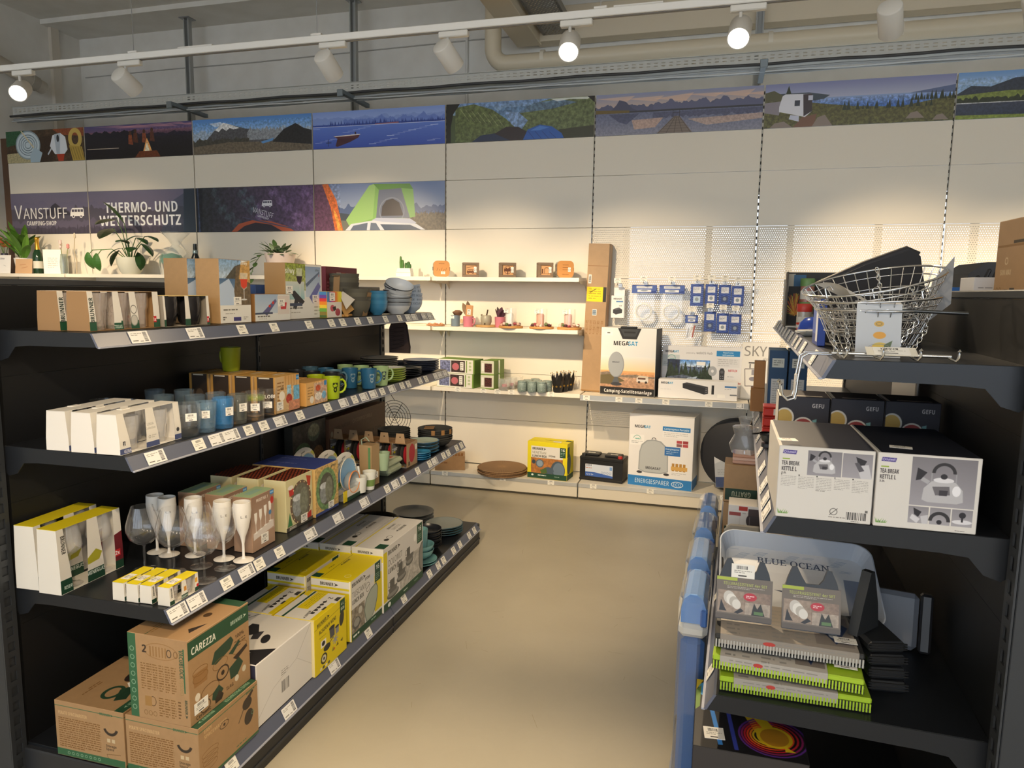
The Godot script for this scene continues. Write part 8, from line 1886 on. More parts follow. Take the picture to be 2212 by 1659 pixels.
	for k in 2:
		var z := .02 - k * .05
		part(t, "wire", tm([V(.05, .004, z), V(.0, .004, z), V(-.012, -.004, z), V(-.018, -.05, z), V(-.02, -.085, z), V(-.024, -.1, z), V(-.038, -.104, z + .004), V(-.05, -.092, z + .006), V(-.054, -.07, z + .008)], .0026, 8), ch)
		part(t, "knob", lm([.0001, -.006, .0055, 0, .0001, .006], 8), ch, V(-.055, -.066, z + .008))
	part(t, "cross_wire", tm([V(-.019, -.06, .02), V(-.019, -.06, -.03)], .003, 6), ch); part(t, "tape", bm(V(.006, .06, .02), .002), mt("d6d4cf", .5), V(-.02, -.075, -.005))
	# blue carton, acrylic box, spice display, bowl
	var c := Carton.new(V(.02, .13, .15), "nl", C("28408f"), 600); c.on("n").rect(0, 0, 2, 13, C("3450a8")); c.on("l").rect(0, 2, 15, 8, C("4a66b8")); c.cv.rect(9, 1, 5, 11, C("dfe2ea"))
	carton("blue_carton", "narrow blue carton beside the chrome baskets", "carton", c, V(.278, y, -2.15), RT)
	t = base("spice_display", "printed spice display box with open front at the far shelf", "display box", V(.40, y, -3.32), RT)
	c = Carton.new(V(.225, .235, .008), "n", C("26231f"), 500); var f := c.on("n"); f.rect(.6, .6, 21.3, 22.3, C("2c2722")); f.rect(.6, .6, 3, 8, C("b9b3a4")); f.rect(3, 1, 5, 5, C("2f5f86")); f.rect(1, 6, 8, 16, C("1d1a18"))
	for k in 60: f.line(4, 18, 4 + cos(k * 2.4) * (2 + k % 4), 14 + sin(k * 2.4) * 5, .25, [C("e0a030"), C("d8601c"), C("e8c040")][k % 3])
	part(t, "back_board", c.mesh(), c.mat(), V(0, 0, -.03)); part(t, "side_wall", bm(V(.006, .235, .1), .001), mt("4a453e", .6), V(-.112, .1175, .02)); part(t, "shelf_floor", bm(V(.225, .006, .1), .001), mt("d8d4cc", .5), V(0, .003, .02)); part(t, "side_wall", bm(V(.006, .235, .1), .001), mt("4a453e", .6), V(.112, .1175, .02))
	var jar := func(lab: String, at: Vector3, lid: String, fill: String):
		var j := base("spice_jar", lab, "spice jar", at, 0, "spice jars with coloured lids")
		part(j, "jar_body", lm([.0001, 0, .026, 0, .028, .004, .028, .07, .0001, .07], 20), mt(fill, .3)); part(j, "clear_wall", lm([.0285, .002, .0285, .07], 20), glass("ffffff", .1, true)); part(j, "lid", lm([.0001, .07, .029, .07, .03, .074, .03, .1, .027, .103, .0001, .103], 22), mt(lid, .4)); part(j, "paper_label", lm([.0288, .015, .0288, .05], 20), mt("d6d2c8", .6))
	jar.call("spice jar with red lid at the front of the display", V(.345, y, -3.13), "c23a30", "b0a89a"); jar.call("spice jar with green lid on the display's upper level", V(.37, y + .105, -3.30), "6a8f55", "a8543a"); jar.call("spice jar with green lid carrying another jar", V(.37, y + .0065, -3.30), "6a8f55", "b8a890"); jar.call("spice jar with green lid behind the black bag", V(.45, y + .105, -3.30), "7a9a62", "9a8a7a"); jar.call("spice jar with green lid lowest behind the black bag", V(.45, y + .0065, -3.30), "7a9a62", "8a7a6a")
	t = base("blue_bowl", "shiny blue half-dome bowl turned over at the display", "bowl", V(.335, y, -2.78)); part(t, "dome", lm([.05, 0, .05, .012, .042, .038, .025, .055, .0001, .06, .0001, .057, .023, .052, .039, .036, .047, .012, .047, 0], 24), mt("2a4bb0", .2)); part(t, "rim", lm([.05, 0, .054, .002, .05, .006], 24), mt("d8dade", .3))
	t = base("white_dish", "white oval dish lying before the blue bowl", "dish", V(.325, y, -2.60), .3); part(t, "dish_body", lm([.0001, 0, .04, 0, .06, .018, .058, .02, .038, .004, .0001, .004], 24, .7), mt("dcdcd8", .3)); part(t, "spout", bm(V(.03, .006, .02), .002), mt("dcdcd8", .3), V(-.06, .016, .02))
	c = Carton.new(V(.05, .21, .03), "n", C("bab4a6"), 500); c.on("n").rect(.6, 4, 1.8, 12, C("d8d2c4")); c.cv.rect(3, 15, 1, 5, C("2a2826")); carton("grey_blister_pack", "tall greyish blister pack at the far end of the top shelf", "blister pack", c, V(.325, y, -3.60), RT)
	t = base("red_cup", "small red cup in the spice display", "cup", V(.325, y, -3.02)); part(t, "cup_body", lm([.0001, 0, .018, 0, .02, .03, .018, .03, .016, .003, .0001, .003], 16), mt("c8382c", .4)); part(t, "paper_label", lm([.0195, .01, .0203, .022], 16), mt("e0dcd2", .6))
	# rear side: shelf and goods seen over the spine
	var sh := one("rear_shelf", "dark shelf on the far side of the kettle gondola", "shelf", bm(V(.40, .024, 2.5), .003), mt("2a2d31", .45, .1), V(.93, y - .0135, -2.96), RT)
	c = Carton.new(V(.17, .325, .20), "nl", C("a5845e"), 700); f = c.on("l"); f.rect(0, 0, 20, 32.5, C("a88660")); f.speck(0, 0, 17, 32.5, .06, .02, 3); f.rect(0, 6, 17, .6, C("8a6436")); f.rect(9, 5.2, 6, .7, C("3a2f22")); f.ring(6, 10, .9, .9, .25, C("d8c4a0")); f.text("SUN MAX", 6, 13.4, 1.3, C("d2bd98"), true, .5, 0, 6)
	for k in 2: f.ring(2 + k * 1.6, 17.4, .7, 1.0, .2, C("7a5a30"))
	f.rect(6, 17, 2, 4.4, C("33302c")); f.poly([9, 16.6, 11.6, 16.6, 11.2, 20.6, 9.4, 20.6], C("33302c")); f.ring(10.3, 18.6, .8, 1.4, .25, C("a88660")); f.rect(1.8, 21.4, 3.4, 6.4, C("33302c")); f.rect(3.4, 27.6, .3, 4, C("33302c")); f.rect(6, 26, 1.6, 4.4, C("33302c")); f.poly([8.8, 25.6, 11, 25.6, 10.6, 29.6, 9.2, 29.6], C("33302c"))
	carton("kraft_lamp_carton", "tall kraft carton with lamp pictograms behind the spine", "carton", c, V(.765, y, -2.00), .05)
	t = base("hard_case", "black plastic tool case behind the spine", "case", V(.86, y, -2.66), .05); g = G.new(); g.prism([-.16, 0, .17, 0, .17, .22, .15, .245, -.07, .245, -.12, .21, -.15, .12], -.12, .12); part(t, "case_body", g.mesh(), mt("2b2c30", .5))
	for k in 3: part(t, "rib", bm(V(.012, .19, .25), .004), mt("232428", .5), V(-.125 + k * .03, .115 + k * .02, 0), V(0, 0, -.35))
	part(t, "latch", bm(V(.08, .05, .02), .004), mt("1e1f22", .4), V(.02, .17, .125))
	c = Carton.new(V(.12, .19, .10), "n", C("e2e2e4"), 600); f = c.on("n"); f.greek(1, 2.6, 10, 6, 1.0, C("7a7c82"), 3, .25); f.greek(7, 1, 4, 4, .8, C("4a4c52"), 5, .3); carton("white_carton", "white carton with fine print in front of the tool case", "carton", c, V(.725, y, -2.27), .05)
	c = Carton.new(V(.05, .165, .05), "n", C("2a68b8"), 400); carton("blue_small_carton", "small blue carton edge beside the tool case", "carton", c, V(.69, y, -2.42), .0)

func right_second() -> void:
	var y := S2
	# kettle cartons
	var kettle := func(f: Cv, x: float, yy: float, s: float):
		f.arc(x, yy - 2.2 * s, 2.0 * s, .55 * s, PI, TAU, C("2a282c")); f.poly([x - 3.4 * s, yy + 3 * s, x - 3.2 * s, yy + .8 * s, x - 2 * s, yy - .6 * s, x, yy - 1.1 * s, x + 2 * s, yy - .6 * s, x + 3.2 * s, yy + .8 * s, x + 3.4 * s, yy + 3 * s, x + 2.4 * s, yy + 3.4 * s, x - 2.4 * s, yy + 3.4 * s], C("b9b8bc")); f.ell(x, yy - .9 * s, 1.7 * s, .5 * s, C("dcdbe0")); f.poly([x - 1.8 * s, yy + .4 * s, x + 1.0 * s, yy + .2 * s, x + 1.2 * s, yy + 1.8 * s, x - 1.2 * s, yy + 2.0 * s], C("6a676c")); f.poly([x - .6 * s, yy + 1 * s, x + .8 * s, yy + 1 * s, x + .7 * s, yy + 2 * s, x - .6 * s, yy + 2 * s], C("35323a")); f.ell(x + 2.2 * s, yy + 1 * s, .7 * s, 1.0 * s, C("e9e9ee")); f.poly([x - 2.6 * s, yy, x - 4.4 * s, yy - 1.0 * s, x - 4.2 * s, yy - 1.8 * s, x - 2.2 * s, yy - .6 * s], C("a9a8ae")); f.poly([x - 4.6 * s, yy - .6 * s, x - 4.4 * s, yy - 3 * s, x - 2.8 * s, yy - 2.2 * s, x - 3.8 * s, yy - .8 * s], C("26242a")); f.ell(x, yy - 1.6 * s, .55 * s, .5 * s, C("26242a")); f.rect(x - 2.1 * s, yy - 2.2 * s, .25 * s, 1.6 * s, C("9a999e")); f.rect(x + 1.85 * s, yy - 2.2 * s, .25 * s, 1.6 * s, C("9a999e"))
	var logo := func(f: Cv, x: float, yy: float):
		f.poly([x, yy + .9, x + .2, yy, x + 3.0, yy + .05, x + 2.8, yy + .95], C("473a86")); f.text("Outwell", x + .85, yy + .72, .5, C("e8e6f2"), true, 0, 0, 1.9); f.ring(x + .5, yy + .47, .28, .3, .1, C("e8e6f2")); f.rect(x, yy + 1.9, 1.6, .3, C("8fa83a")); f.text("TEA BREAK", x - .1, yy + 3.5, .95, C("332e30"), true, 0, 0, 3.7); f.text("KETTLE L", x - .1, yy + 4.8, .95, C("332e30"), true, 0, 0, 3.2); f.text("2.2L", x - .1, yy + 5.5, .4, C("332e30"), true)
	var grass := func(f: Cv, x: float, yy: float):
		for k in 14: f.poly([x + k * .14, yy, x + k * .14 + (k % 5 - 1) * .25, yy - 1.3 + (k % 4) * .22 + k * .04, x + k * .14 + .2, yy], [C("5f8f3a"), C("7aa84a"), C("4a7a30")][k % 3])
	var c1 := Carton.new(V(.195, .163, .34), "nt", C("cfccc8"), 1100)
	var f := c1.on("n"); f.rect(0, 0, 19.5, 16.3, C("d8d4ce")); logo.call(f, .7, .8); f.grad(6, .6, 7, 5.7, C("7d7a80"), C("96939a")); kettle.call(f, 9.5, 3.4, .68); f.grad(13.2, .7, 6, 5.5, C("8b888e"), C("a09da4")); f.poly([15.8, 1.4, 18, 2.2, 17.4, 3.6, 16.4, 3.4], C("26242a")); f.poly([16, 3.4, 18.4, 3, 19.2, 6.2, 17, 6.2], C("c4c3c8")); f.poly([15.6, 2.8, 16.4, 2.6, 17.6, 4.4, 16.6, 4.8], C("55535a"))
	for k in 5: f.greek(.6 + k * 3.7, 6.8, 3.2, 7 + k % 3, .36, C("97938e"), k, .4)
	for k in 5: f.rect(.6 + k * 3.7, 6.4, .25, .2, C("3a3836"))
	grass.call(f, .4, 15.6); f.ring(12, 14.2, .8, .8, .12, C("4a4846")); f.line(11.2, 15, 12.8, 13.4, .12, C("4a4846")); f.bars(14.6, 14, 4, 1.7, C("2e2c2c")); f.greek(11, 15.4, 6, 1, .4, C("8a8680"), 4, .4); f.rect(18.4, 13.4, .5, .5, C("6a6764")); f.greek(15.6, 16.0, 3, 1, .25, C("4a4846"), 3, .5)
	f = c1.on("t"); f.rect(0, 0, 19.5, 34, C("1f2536")); f.rect(0, 0, .5, 34, C("c4c0ba"))
	var k1 := carton("kettle_carton", "white kettle carton with barcode and text columns", "carton", c1, V(.249, y, -1.829), RT * .3, "white kettle cartons"); sticker(k1, V(-.075, .1635, .10), V(-PI / 2, .15, 0), .04, .03)
	var c2 := Carton.new(V(.197, .163, .34), "nt", C("cfccc8"), 1100)
	f = c2.on("n"); f.rect(0, 0, 19.7, 16.3, C("d8d4ce")); logo.call(f, .6, .9); f.grad(6.6, .4, 12.4, 10.6, C("79767c"), C("9c99a0")); kettle.call(f, 12.9, 6.2, 1.16); f.grad(6.6, 11.3, 3.9, 3.7, C("8b888e"), C("a5a2a8")); f.poly([7.6, 11.6, 9.2, 12.4, 8.6, 13.6, 7.8, 13], C("26242a")); f.poly([7.4, 13, 9, 14, 8.4, 15, 7, 14], C("d0cfd4")); f.poly([9, 13.4, 10.5, 13, 10.5, 15, 9.4, 15], C("c4c3c8")); f.grad(10.8, 11.3, 3.9, 3.7, C("8b888e"), C("a5a2a8")); f.arc(12.7, 14.2, 2.1, .7, PI, TAU, C("2a282c")); f.ell(12.7, 14.4, .5, .5, C("26242a")); f.grad(15, 11.3, 3.9, 3.7, C("8b888e"), C("a5a2a8")); f.ell(17, 14, 1.9, .5, C("dcdbe0")); f.rect(16.8, 12.8, .4, 1.2, C("26242a")); f.ell(17, 12.5, .65, .65, C("26242a")); grass.call(f, .4, 15.6); f.greek(15.8, 15.9, 3, 1, .25, C("4a4846"), 3, .5)
	f = c2.on("t"); f.rect(0, 0, 19.7, 34, C("171a26")); f.rect(0, 0, .5, 34, C("b4b0aa"))
	var k2 := carton("kettle_carton", "white kettle carton with large kettle photo", "carton", c2, V(.4475, y, -1.826), 0, "white kettle cartons"); sticker(k2, V(-.04, .1635, .10), V(-PI / 2, -.2, 0), .045, .026)
	# dark kitchen tool cartons
	var c3 := Carton.new(V(.137, .205, .15), "nlt", C("24242e"), 900)
	f = c3.on("n"); f.rect(0, 0, 13.7, 20.5, C("23232d")); f.text("GEFU", 10.8, 3, 1.2, C("c9c6c4"), true, .5, 0, 3.4); f.ell(1.8, 6.2, 2.6, 2.9, C("c9c6be")); f.ell(1.7, 6.3, 2.2, 2.5, C("b5974e")); f.ell(7, 8.4, 2.8, 2.6, C("c9c6be")); f.ell(7, 8.6, 2.5, 2.3, C("8a3030")); f.ell(7.6, 8.4, .9, .7, C("c4948c")); f.poly([9.4, 6.6, 10.6, 6.2, 10.6, 7.4, 9.6, 7.8], C("6a9a9c")); f = c3.on("l"); f.rect(0, 0, 15, 20.5, C("cfccc6")); f = c3.on("t"); f.rect(0, 0, 13.7, 15, C("2c2b33")); f.rect(0, 0, 1, 15, C("cfccc6")); f.rect(3, 12, 9, 1.6, C("b8b4ae"))
	for k in 3: carton("kitchen_tool_carton", ["dark carton with soup bowls nearest the aisle", "dark carton with soup bowls in the middle", "dark carton with soup bowls nearest the spine"][k], "carton", c3, V(.258 + .141 * k, y, -2.255), RT, "dark kitchen tool cartons")
	# further down the shelf
	var c4 := Carton.new(V(.066, .285, .16), "nlt", C("24466a"), 700); f = c4.on("n"); f.rect(0, 0, 6.6, 28.5, C("1f4468")); f.rect(1, 3, 4.6, 3.6, C("c9ccc4")); f.greek(1.6, 3.8, 3.4, 3, .8, C("6a6e6a"), 3, .4); f.rect(1, 11, 4.8, 14, C("c6c8c8")); f.greek(1.6, 12, 3.6, 12, .9, C("9a9c9c"), 5, .3); f = c4.on("l"); f.rect(0, 0, 16, 28.5, C("9aa6b2")); f.rect(12, 0, 4, 28.5, C("3a5a7e")); f.rect(2, 2, 9, 20, C("b8c0c8")); f = c4.on("t"); f.rect(0, 0, 6.6, 16, C("3f6a8c"))
	for k in 2: carton("dark_blue_carton", ["tall dark blue carton nearest the aisle", "tall dark blue carton beside its twin"][k], "carton", c4, V(.242 + .072 * k, y, -2.98), RT, "tall dark blue cartons")
	var c5 := Carton.new(V(.055, .10, .07), "nl", C("a5713a"), 500); c5.on("n").rect(.6, .4, 4.4, 9.2, C("9c6a36")); var o := carton("kraft_box", "lower small kraft box at the aisle edge", "box", c5, V(.188, y, -3.22), RT, "small kraft boxes"); o.scale = Vector3.ONE
	c5 = Carton.new(V(.045, .115, .06), "nl", C("a9753e"), 500); carton("kraft_box", "upper small kraft box at the aisle edge", "box", c5, V(.192, y + .1005, -3.22), RT, "small kraft boxes")
	for k in 3:
		var t := base("red_tin", ["lowest red tin at the aisle edge", "middle red tin at the aisle edge", "topmost red tin at the aisle edge"][k], "tin", V(.205, y + .036 * k, -2.66), RT, "stacked red tins"); part(t, "tin_body", bm(V(.055, .03, .08), .004), mt("c23327", .35), V(0, .015, 0)); part(t, "tin_lid", bm(V(.057, .006, .082), .002), mt("a82a22", .35), V(0, .032, 0)); part(t, "paper_label", bm(V(.022, .022, .001)), mt("ddd8cf", .6), V(.017, .016, .0405))
	var tb := base("oil_bottle", "small glass bottle with green stopper beside the kettle carton", "bottle", V(.176, y, -2.115)); part(tb, "bottle_body", lm([.0001, 0, .013, 0, .014, .05, .006, .07, .006, .075, .0001, .075], 14), glass("dfe6e0", .1)); part(tb, "stopper", lm([.0001, .072, .01, .076, .012, .088, .007, .1, .0001, .102], 8), mt("2f8a4a", .3))
	tb = base("wire_strainer", "small black wire strainer on the shelf edge", "strainer", V(.183, y, -2.44)); part(tb, "bowl_rim", lm([.026, .04, .03, .042, .028, .046], 20), mt("26272a", .3, .6)); part(tb, "mesh_bowl", lm([.004, .012, .018, .02, .026, .04], 16), mt("5a5c5e", .4, .7)); part(tb, "handle", tm([V(-.028, .043, 0), V(-.05, .046, .03)], .003, 6), mt("26272a", .4)); part(tb, "foot", lm([.0001, 0, .02, 0, .02, .012, .0001, .014], 14), mt("33343a", .4))
	# white tray stood at the back under the top shelf
	one("steel_sheet", "pale steel baking sheet standing at the spine under the top shelf", "baking sheet", bm(V(.012, .24, .36), .004), mt("a9a69f", .3, .6), V(.615, y, -2.62) + V(0, .12, 0), RT)

func right_third() -> void:
	var y := S3
	# drawer mat packs
	var mat_pack := func(lab: String, at: Vector3, turn: float, edge: String, sleeve: Color, sd: int, band: Rect2) -> void:
		var t := base("drawer_mat_pack", lab, "mat pack", at, turn, "ribbed drawer mat packs")
		part(t, "mat", bm(V(.335, .014, .20), .003), mt(edge, .55), V(0, .0275, 0)); part(t, "dark_mat", bm(V(.335, .014, .199), .002), mt("2c2d2e", .55), V(0, .0133, 0))
		part(t, "lower_mat", bm(V(.336, .006, .201), .001), mt("2c2d2e", .55), V(0, .003, 0))
		for k in 48: part(t, "rib", bm(V(.0035, .020, .003)), mt(edge if edge != "2c2d2e" else "b5b3ac", .55), V(-.164 + k * .00698, .012, .1015))
		var cv := Cv.new(220, 132, sleeve); cv.view(0, 0, 10); cv.greek(1, 1, 2.2, 9, 1.1, C("8a8782"), sd, .35); cv.greek(4.6, 1.6, 2.8, 8, 1.0, C("9a9690"), sd + 1, .35); cv.greek(8.6, 1.2, 2.8, 9, 1.0, C("9a9690"), sd + 2, .35); cv.greek(12.4, 1.6, 2.4, 8, 1.0, C("9a9690"), sd + 3, .35); cv.rect(15.6, 1, 6, 7.6, C("8a817a")); cv.poly([15.8, 3, 18.6, 1.4, 21.4, 3.6, 18.8, 8.2], C("2c3f66"))
		for q in [[18, 3, .8], [19.4, 4.4, .8], [18.6, 6, .7]]: cv.ell(q[0], q[1], q[2], q[2], C("d8dade"))
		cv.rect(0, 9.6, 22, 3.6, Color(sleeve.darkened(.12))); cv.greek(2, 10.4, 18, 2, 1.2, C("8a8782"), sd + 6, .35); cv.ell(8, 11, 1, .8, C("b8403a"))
		var g := G.new()
		g.box(V(0, .0362, -.0), V(band.size.x, .0012, .203), 0, {"*": Rect2(.0, .9, .02, .02), "t": Rect2(0, 0, 1, .72)}); g.box(V(0, .024, .1022), V(band.size.x, .024, .0012), 0, {"*": Rect2(0, .9, .02, .02), "n": Rect2(0, .72, 1, .28)})
		part(t, "paper_sleeve", g.mesh(), texmat(cv, .4), V(band.position.x, 0, 0))
		sticker(t, V(.13, .0437, .06), V(-PI / 2, 0, 0), .05, .03)
	mat_pack.call("lowest lime drawer mat pack of the front pile", V(.218, y, -1.795), .0, "9fbf2a", C("b8b2aa"), 3, Rect2(-.02, 0, .23, 1))
	mat_pack.call("upper lime drawer mat pack lying askew", V(.205, y + .0445, -1.80), -.06, "a6c62e", C("c4beb6"), 7, Rect2(-.03, 0, .24, 1))
	mat_pack.call("dark drawer mat pack on top of the lime ones", V(.205, y + .089, -1.83), -.02, "2c2d2e", C("a59c92"), 12, Rect2(.0, 0, .31, 1))
	# plate holder packs
	var cv := Cv.new(270, 210, C("6a6057")); cv.view(0, 0, 20)
	cv.rect(0, 0, 13.5, 10.5, C("6f655b")); cv.rect(0, .1, 5, .8, C("a9b83a")); cv.text("TELLERASSISTENT 4er SET", 6.9, 2.0, .72, C("a9b060"), true, .5, 0, 10.6); cv.greek(2.6, 2.3, 9, 2, .36, C("b5ada2"), 3, .4); cv.rect(.4, 3.4, 12.7, 5.6, C("8a7668")); cv.rect(.4, 3.4, 6.4, 5.6, C("9a8878")); cv.rect(7, 6, 6, 3, C("a89a8c")); cv.speck(.4, 3.4, 12.7, 5.6, .3, .03, 3)
	for k in 4: cv.ell(3.2 + k * .6, 5.2 + k * .5, 1.4 - k * .12, 1.7 - k * .16, [C("c9c4bc"), C("e2ded6"), C("b8b2a8"), C("dcd8d0")][k], -.3)
	cv.poly([.8, 8.6, 1.2, 5.8, 2.0, 7.6, 2.6, 8.6], C("26262a")); cv.poly([4.4, 8.8, 6, 7.6, 6.8, 8.2, 5.4, 9], C("26262a")); cv.ell(8.2, 4.6, 1.6, 1.0, C("b82a38")); cv.greek(7.2, 4.3, 2, 2, .4, C("f0d8d8"), 4, .5); cv.poly([8.6, 9, 9.2, 6, 10, 7.4, 10.8, 6, 11.8, 9], C("2c2e2a")); cv.rect(9.2, 8, 2.2, .8, C("5a7a4a")); cv.rect(0, 9.3, 13.5, 1.2, C("5d544c"))
	var pm := texmat(cv, .4)
	var holder := func(lab: String, at: Vector3, rx: float, ry: float, st: bool) -> void:
		var t := base("plate_holder_pack", lab, "plate holder pack", at, ry, "plate holder packs with printed sleeves")
		t.rotation.x = rx
		var g := G.new(); g.prism([-.066, 0, .066, 0, .066, .085, .058, .12, .046, .148, .036, .15, .028, .125, .018, .112, -.012, .112, -.022, .128, -.034, .152, -.044, .15, -.056, .12, -.066, .085], -.012, .006); part(t, "black_holder", g.mesh(), mt("202225", .35))
		g = G.new(); g.quad(V(-.067, .002, .0075), V(.067, .002, .0075), V(.067, .105, .0075), V(-.067, .105, .0075)); g.box(V(0, .0535, .0068), V(.134, .103, .001)); part(t, "printed_sleeve", g.mesh(), pm)
		if st: sticker(t, V(-.005, .122, .0095), Vector3.ZERO, .056, .034)
	holder.call("plate holder pack with barcode sticker standing at the left", V(.102, y + .134, -1.80), -.28, .0, true)
	holder.call("plate holder pack standing beside the stickered one", V(.258, y + .134, -1.79), -.3, .0, false)
	for k in 4:
		var t := base("black_holder_pack", ["lowest black wrapped holder pack at the pile's right", "second black wrapped holder pack from the bottom", "third black wrapped holder pack from the bottom", "topmost black wrapped holder pack of the right pile"][k], "holder pack", V(.432 - .006 * k, y + .033 * k, -1.87), .12 + .05 * k, "black wrapped holder packs")
		part(t, "black_holder", bm(V(.09, .028, .15), .008), mt("26282b", .35), V(0, .0145, 0))
		for j in 3: part(t, "rib", bm(V(.092, .004, .004), .001), mt("1a1b1d", .4), V(0, .012 + j * .006, .0755 - .001 * j))
	var th := base("black_holder_pack", "black wrapped holder pack standing upright on the right pile", "holder pack", V(.385, y + .134, -1.84), .9); var gg := G.new(); gg.prism([-.05, 0, .05, 0, .04, .06, .012, .15, -.004, .15, -.03, .07], -.012, .012); part(th, "black_holder", gg.mesh(), mt("2c2e30", .35))
	# grey bags leaning near the spine
	var tg := base("grey_pouch_pack", "pale grey wrapped pack leaning near the spine", "wrapped pack", V(.505, y, -2.06), -.2); tg.rotation.x = -.25
	part(tg, "pale_cloth", bm(V(.115, .15, .045), .012), mt("7d828c", .6), V(0, .076, 0)); part(tg, "dark_edge", bm(V(.03, .155, .05), .006), mt("2a2b2e", .4), V(.075, .078, 0))
	# blue ocean tray
	var t := base("serving_tray", "pale blue serving tray with sea print leaning on the packs", "tray", V(.255, y + .115, -2.11), 0); t.rotation = V(.42, 0, -.035)
	var cs := Cv.new(400, 290, C("e2e5ea")); cs.view(0, 0, 10); cs.speck(0, 0, 40, 29, .04, .01, 3)
	for k in 40: cs.rect(fmod(k * 7.3, 36) + 1, 1.5 + fmod(k * 1.9, 5), 3, .1, C("7a92b8"))
	cs.text("BLUE OCEAN", 20, 6.4, 2.4, C("31415f"), false, .5, 0, 24, "Droid Serif"); cs.poly([12, 10, 32, 9, 34, 26, 14, 27], C("dfe2e8")); cs.poly([21, 12, 23, 17, 30, 18, 23, 18.4, 24, 24, 21.6, 19, 14, 17, 21.4, 17], C("3a4660")); cs.rect(34, 9, 5, 14, C("8f9ab0"))
	var rr := func(w: float, h: float, r: float) -> Array:
		var p := []
		for q in 4:
			for j in 7:
				var a := PI / 2 * q + PI / 2 * j / 6.0
				p.append_array([[1, -1, -1, 1][q] * (w / 2 - r) + cos(a) * r, [1, 1, -1, -1][q] * (h / 2 - r) + sin(a) * r])
		return p
	var g := G.new(); g.X = Transform3D(Basis(Vector3.RIGHT, -PI / 2), Vector3.ZERO); g.prism(rr.call(.385, .275, .035), 0, .004, Rect2(0, 0, 1, 1), Vector2(.01, .99)); part(t, "tray_floor", g.mesh(), texmat(cs, .3))
	g = G.new()
	var oa: Array = rr.call(.387, .277, .036)
	var ob: Array = rr.call(.425, .315, .05)
	var n := oa.size() / 2
	for k in n:
		var j := (k + 1) % n
		var a := V(oa[k * 2], 0, -oa[k * 2 + 1])
		var b := V(oa[j * 2], 0, -oa[j * 2 + 1])
		var c := V(ob[j * 2], .052, -ob[j * 2 + 1])
		var d := V(ob[k * 2], .052, -ob[k * 2 + 1])
		var m := V(0, .026, 0)
		g.quad(a, b, c, d); g.quad(b + (m - b) * .02, a + (m - a) * .02, d + (m - d) * .015, c + (m - c) * .015); g.quad(d, c, c + (m - c) * .015, d + (m - d) * .015)
	part(t, "tray_rim", g.mesh(), mt("c2cad6", .3))
	part(t, "handle_slot", bm(V(.006, .014, .09), .003), mt("1c1d20", .6), V(.2035, .034, .0), V(0, 0, -.35))
	part(t, "handle_slot", bm(V(.006, .014, .09), .003), mt("1c1d20", .6), V(-.2035, .034, .0), V(0, 0, .35))
	# further down
	var tp := base("grey_case", "grey zipped case standing behind the tray", "case", V(.125, y, -2.42), RT); part(tp, "case_body", bm(V(.13, .185, .06), .02), mt("6a6a68", .6), V(0, .0925, 0)); part(tp, "zip", bm(V(.131, .004, .008), .001), mt("8a8a86", .4), V(0, .16, .027))
	var c := Carton.new(V(.10, .19, .02), "n", C("c2b09a"), 600); var f := c.on("n")
	for k in 4: f.line(1, 4 + k * 1.2, 9, 7 + k * 1.4, .5, C("8a7460"))
	f.line(2, 2, 9, 6, .4, C("ece6da")); carton("booklet", "beige booklet with cutlery print behind the tray", "booklet", c, V(.235, y, -2.345), -.1)
	c = Carton.new(V(.09, .215, .05), "n", C("d8d4ca"), 600); f = c.on("n"); f.greek(1, .8, 6, 2, .6, C("55524c"), 3, .4); f.ell(3, 2.6, 1.6, .7, C("c9b84a")); f.ell(6, 3, 2, .8, C("55555a")); carton("white_carton", "white carton with yellow ring print behind the tray", "carton", c, V(.29, y, -2.42), .0)
	c = Carton.new(V(.125, .148, .13), "nl", C("aa8860"), 700); f = c.on("n"); f.rect(0, 0, 12.5, 14.8, C("a5835c")); f.speck(0, 0, 12.5, 14.8, .07, .03, 3); f.rect(.6, 9.4, 11.9, 4.6, C("1c3a2a")); f.text("GRATTÙ", 6.6, 10.5, 2.0, C("b8b49c"), true, .5, PI, 7.4)
	carton("grater_carton", "upper kraft carton with upside-down lettering on green band", "carton", c, V(.125, y + .1505, -2.88), RT, "kraft grater cartons"); carton("grater_carton", "lower kraft carton under the upside-down lettering", "carton", c, V(.128, y, -2.88), RT, "kraft grater cartons")
	c = Carton.new(V(.115, .105, .10), "n", C("cfcbc6"), 700); f = c.on("n"); f.rect(0, 0, 11.5, 10.5, C("cfccc9")); f.rect(0, 0, 11.5, 2.4, C("dcd8d4")); f.rect(3.6, .3, 3, 1.6, C("b03a30")); f.rect(.3, 2.6, 4, 1.2, C("9a4a48")); f.ell(9, 5.4, 2.8, 3.0, C("3a3438")); f.rect(6.8, 1, 4.4, 2.6, C("45393a")); f.greek(4.8, 2.6, 2, 1, 1, C("aeaaa6"), 4, .4); f.line(4, 4, 4, 10.5, .1, C("b8b4b0")); f.line(7.4, 4, 7.4, 10.5, .1, C("b8b4b0"))
	carton("food_box_carton", "small white carton with red logo before the kraft cartons", "carton", c, V(.135, y + .10, -2.64), RT); c = Carton.new(V(.12, .099, .10), "n", C("bcb6ae"), 500); c.on("n").greek(1, 3, 10, 4, 1.4, C("94908a"), 4, .35); carton("food_box_carton", "pale carton under the small white one", "carton", c, V(.133, y, -2.64), RT)
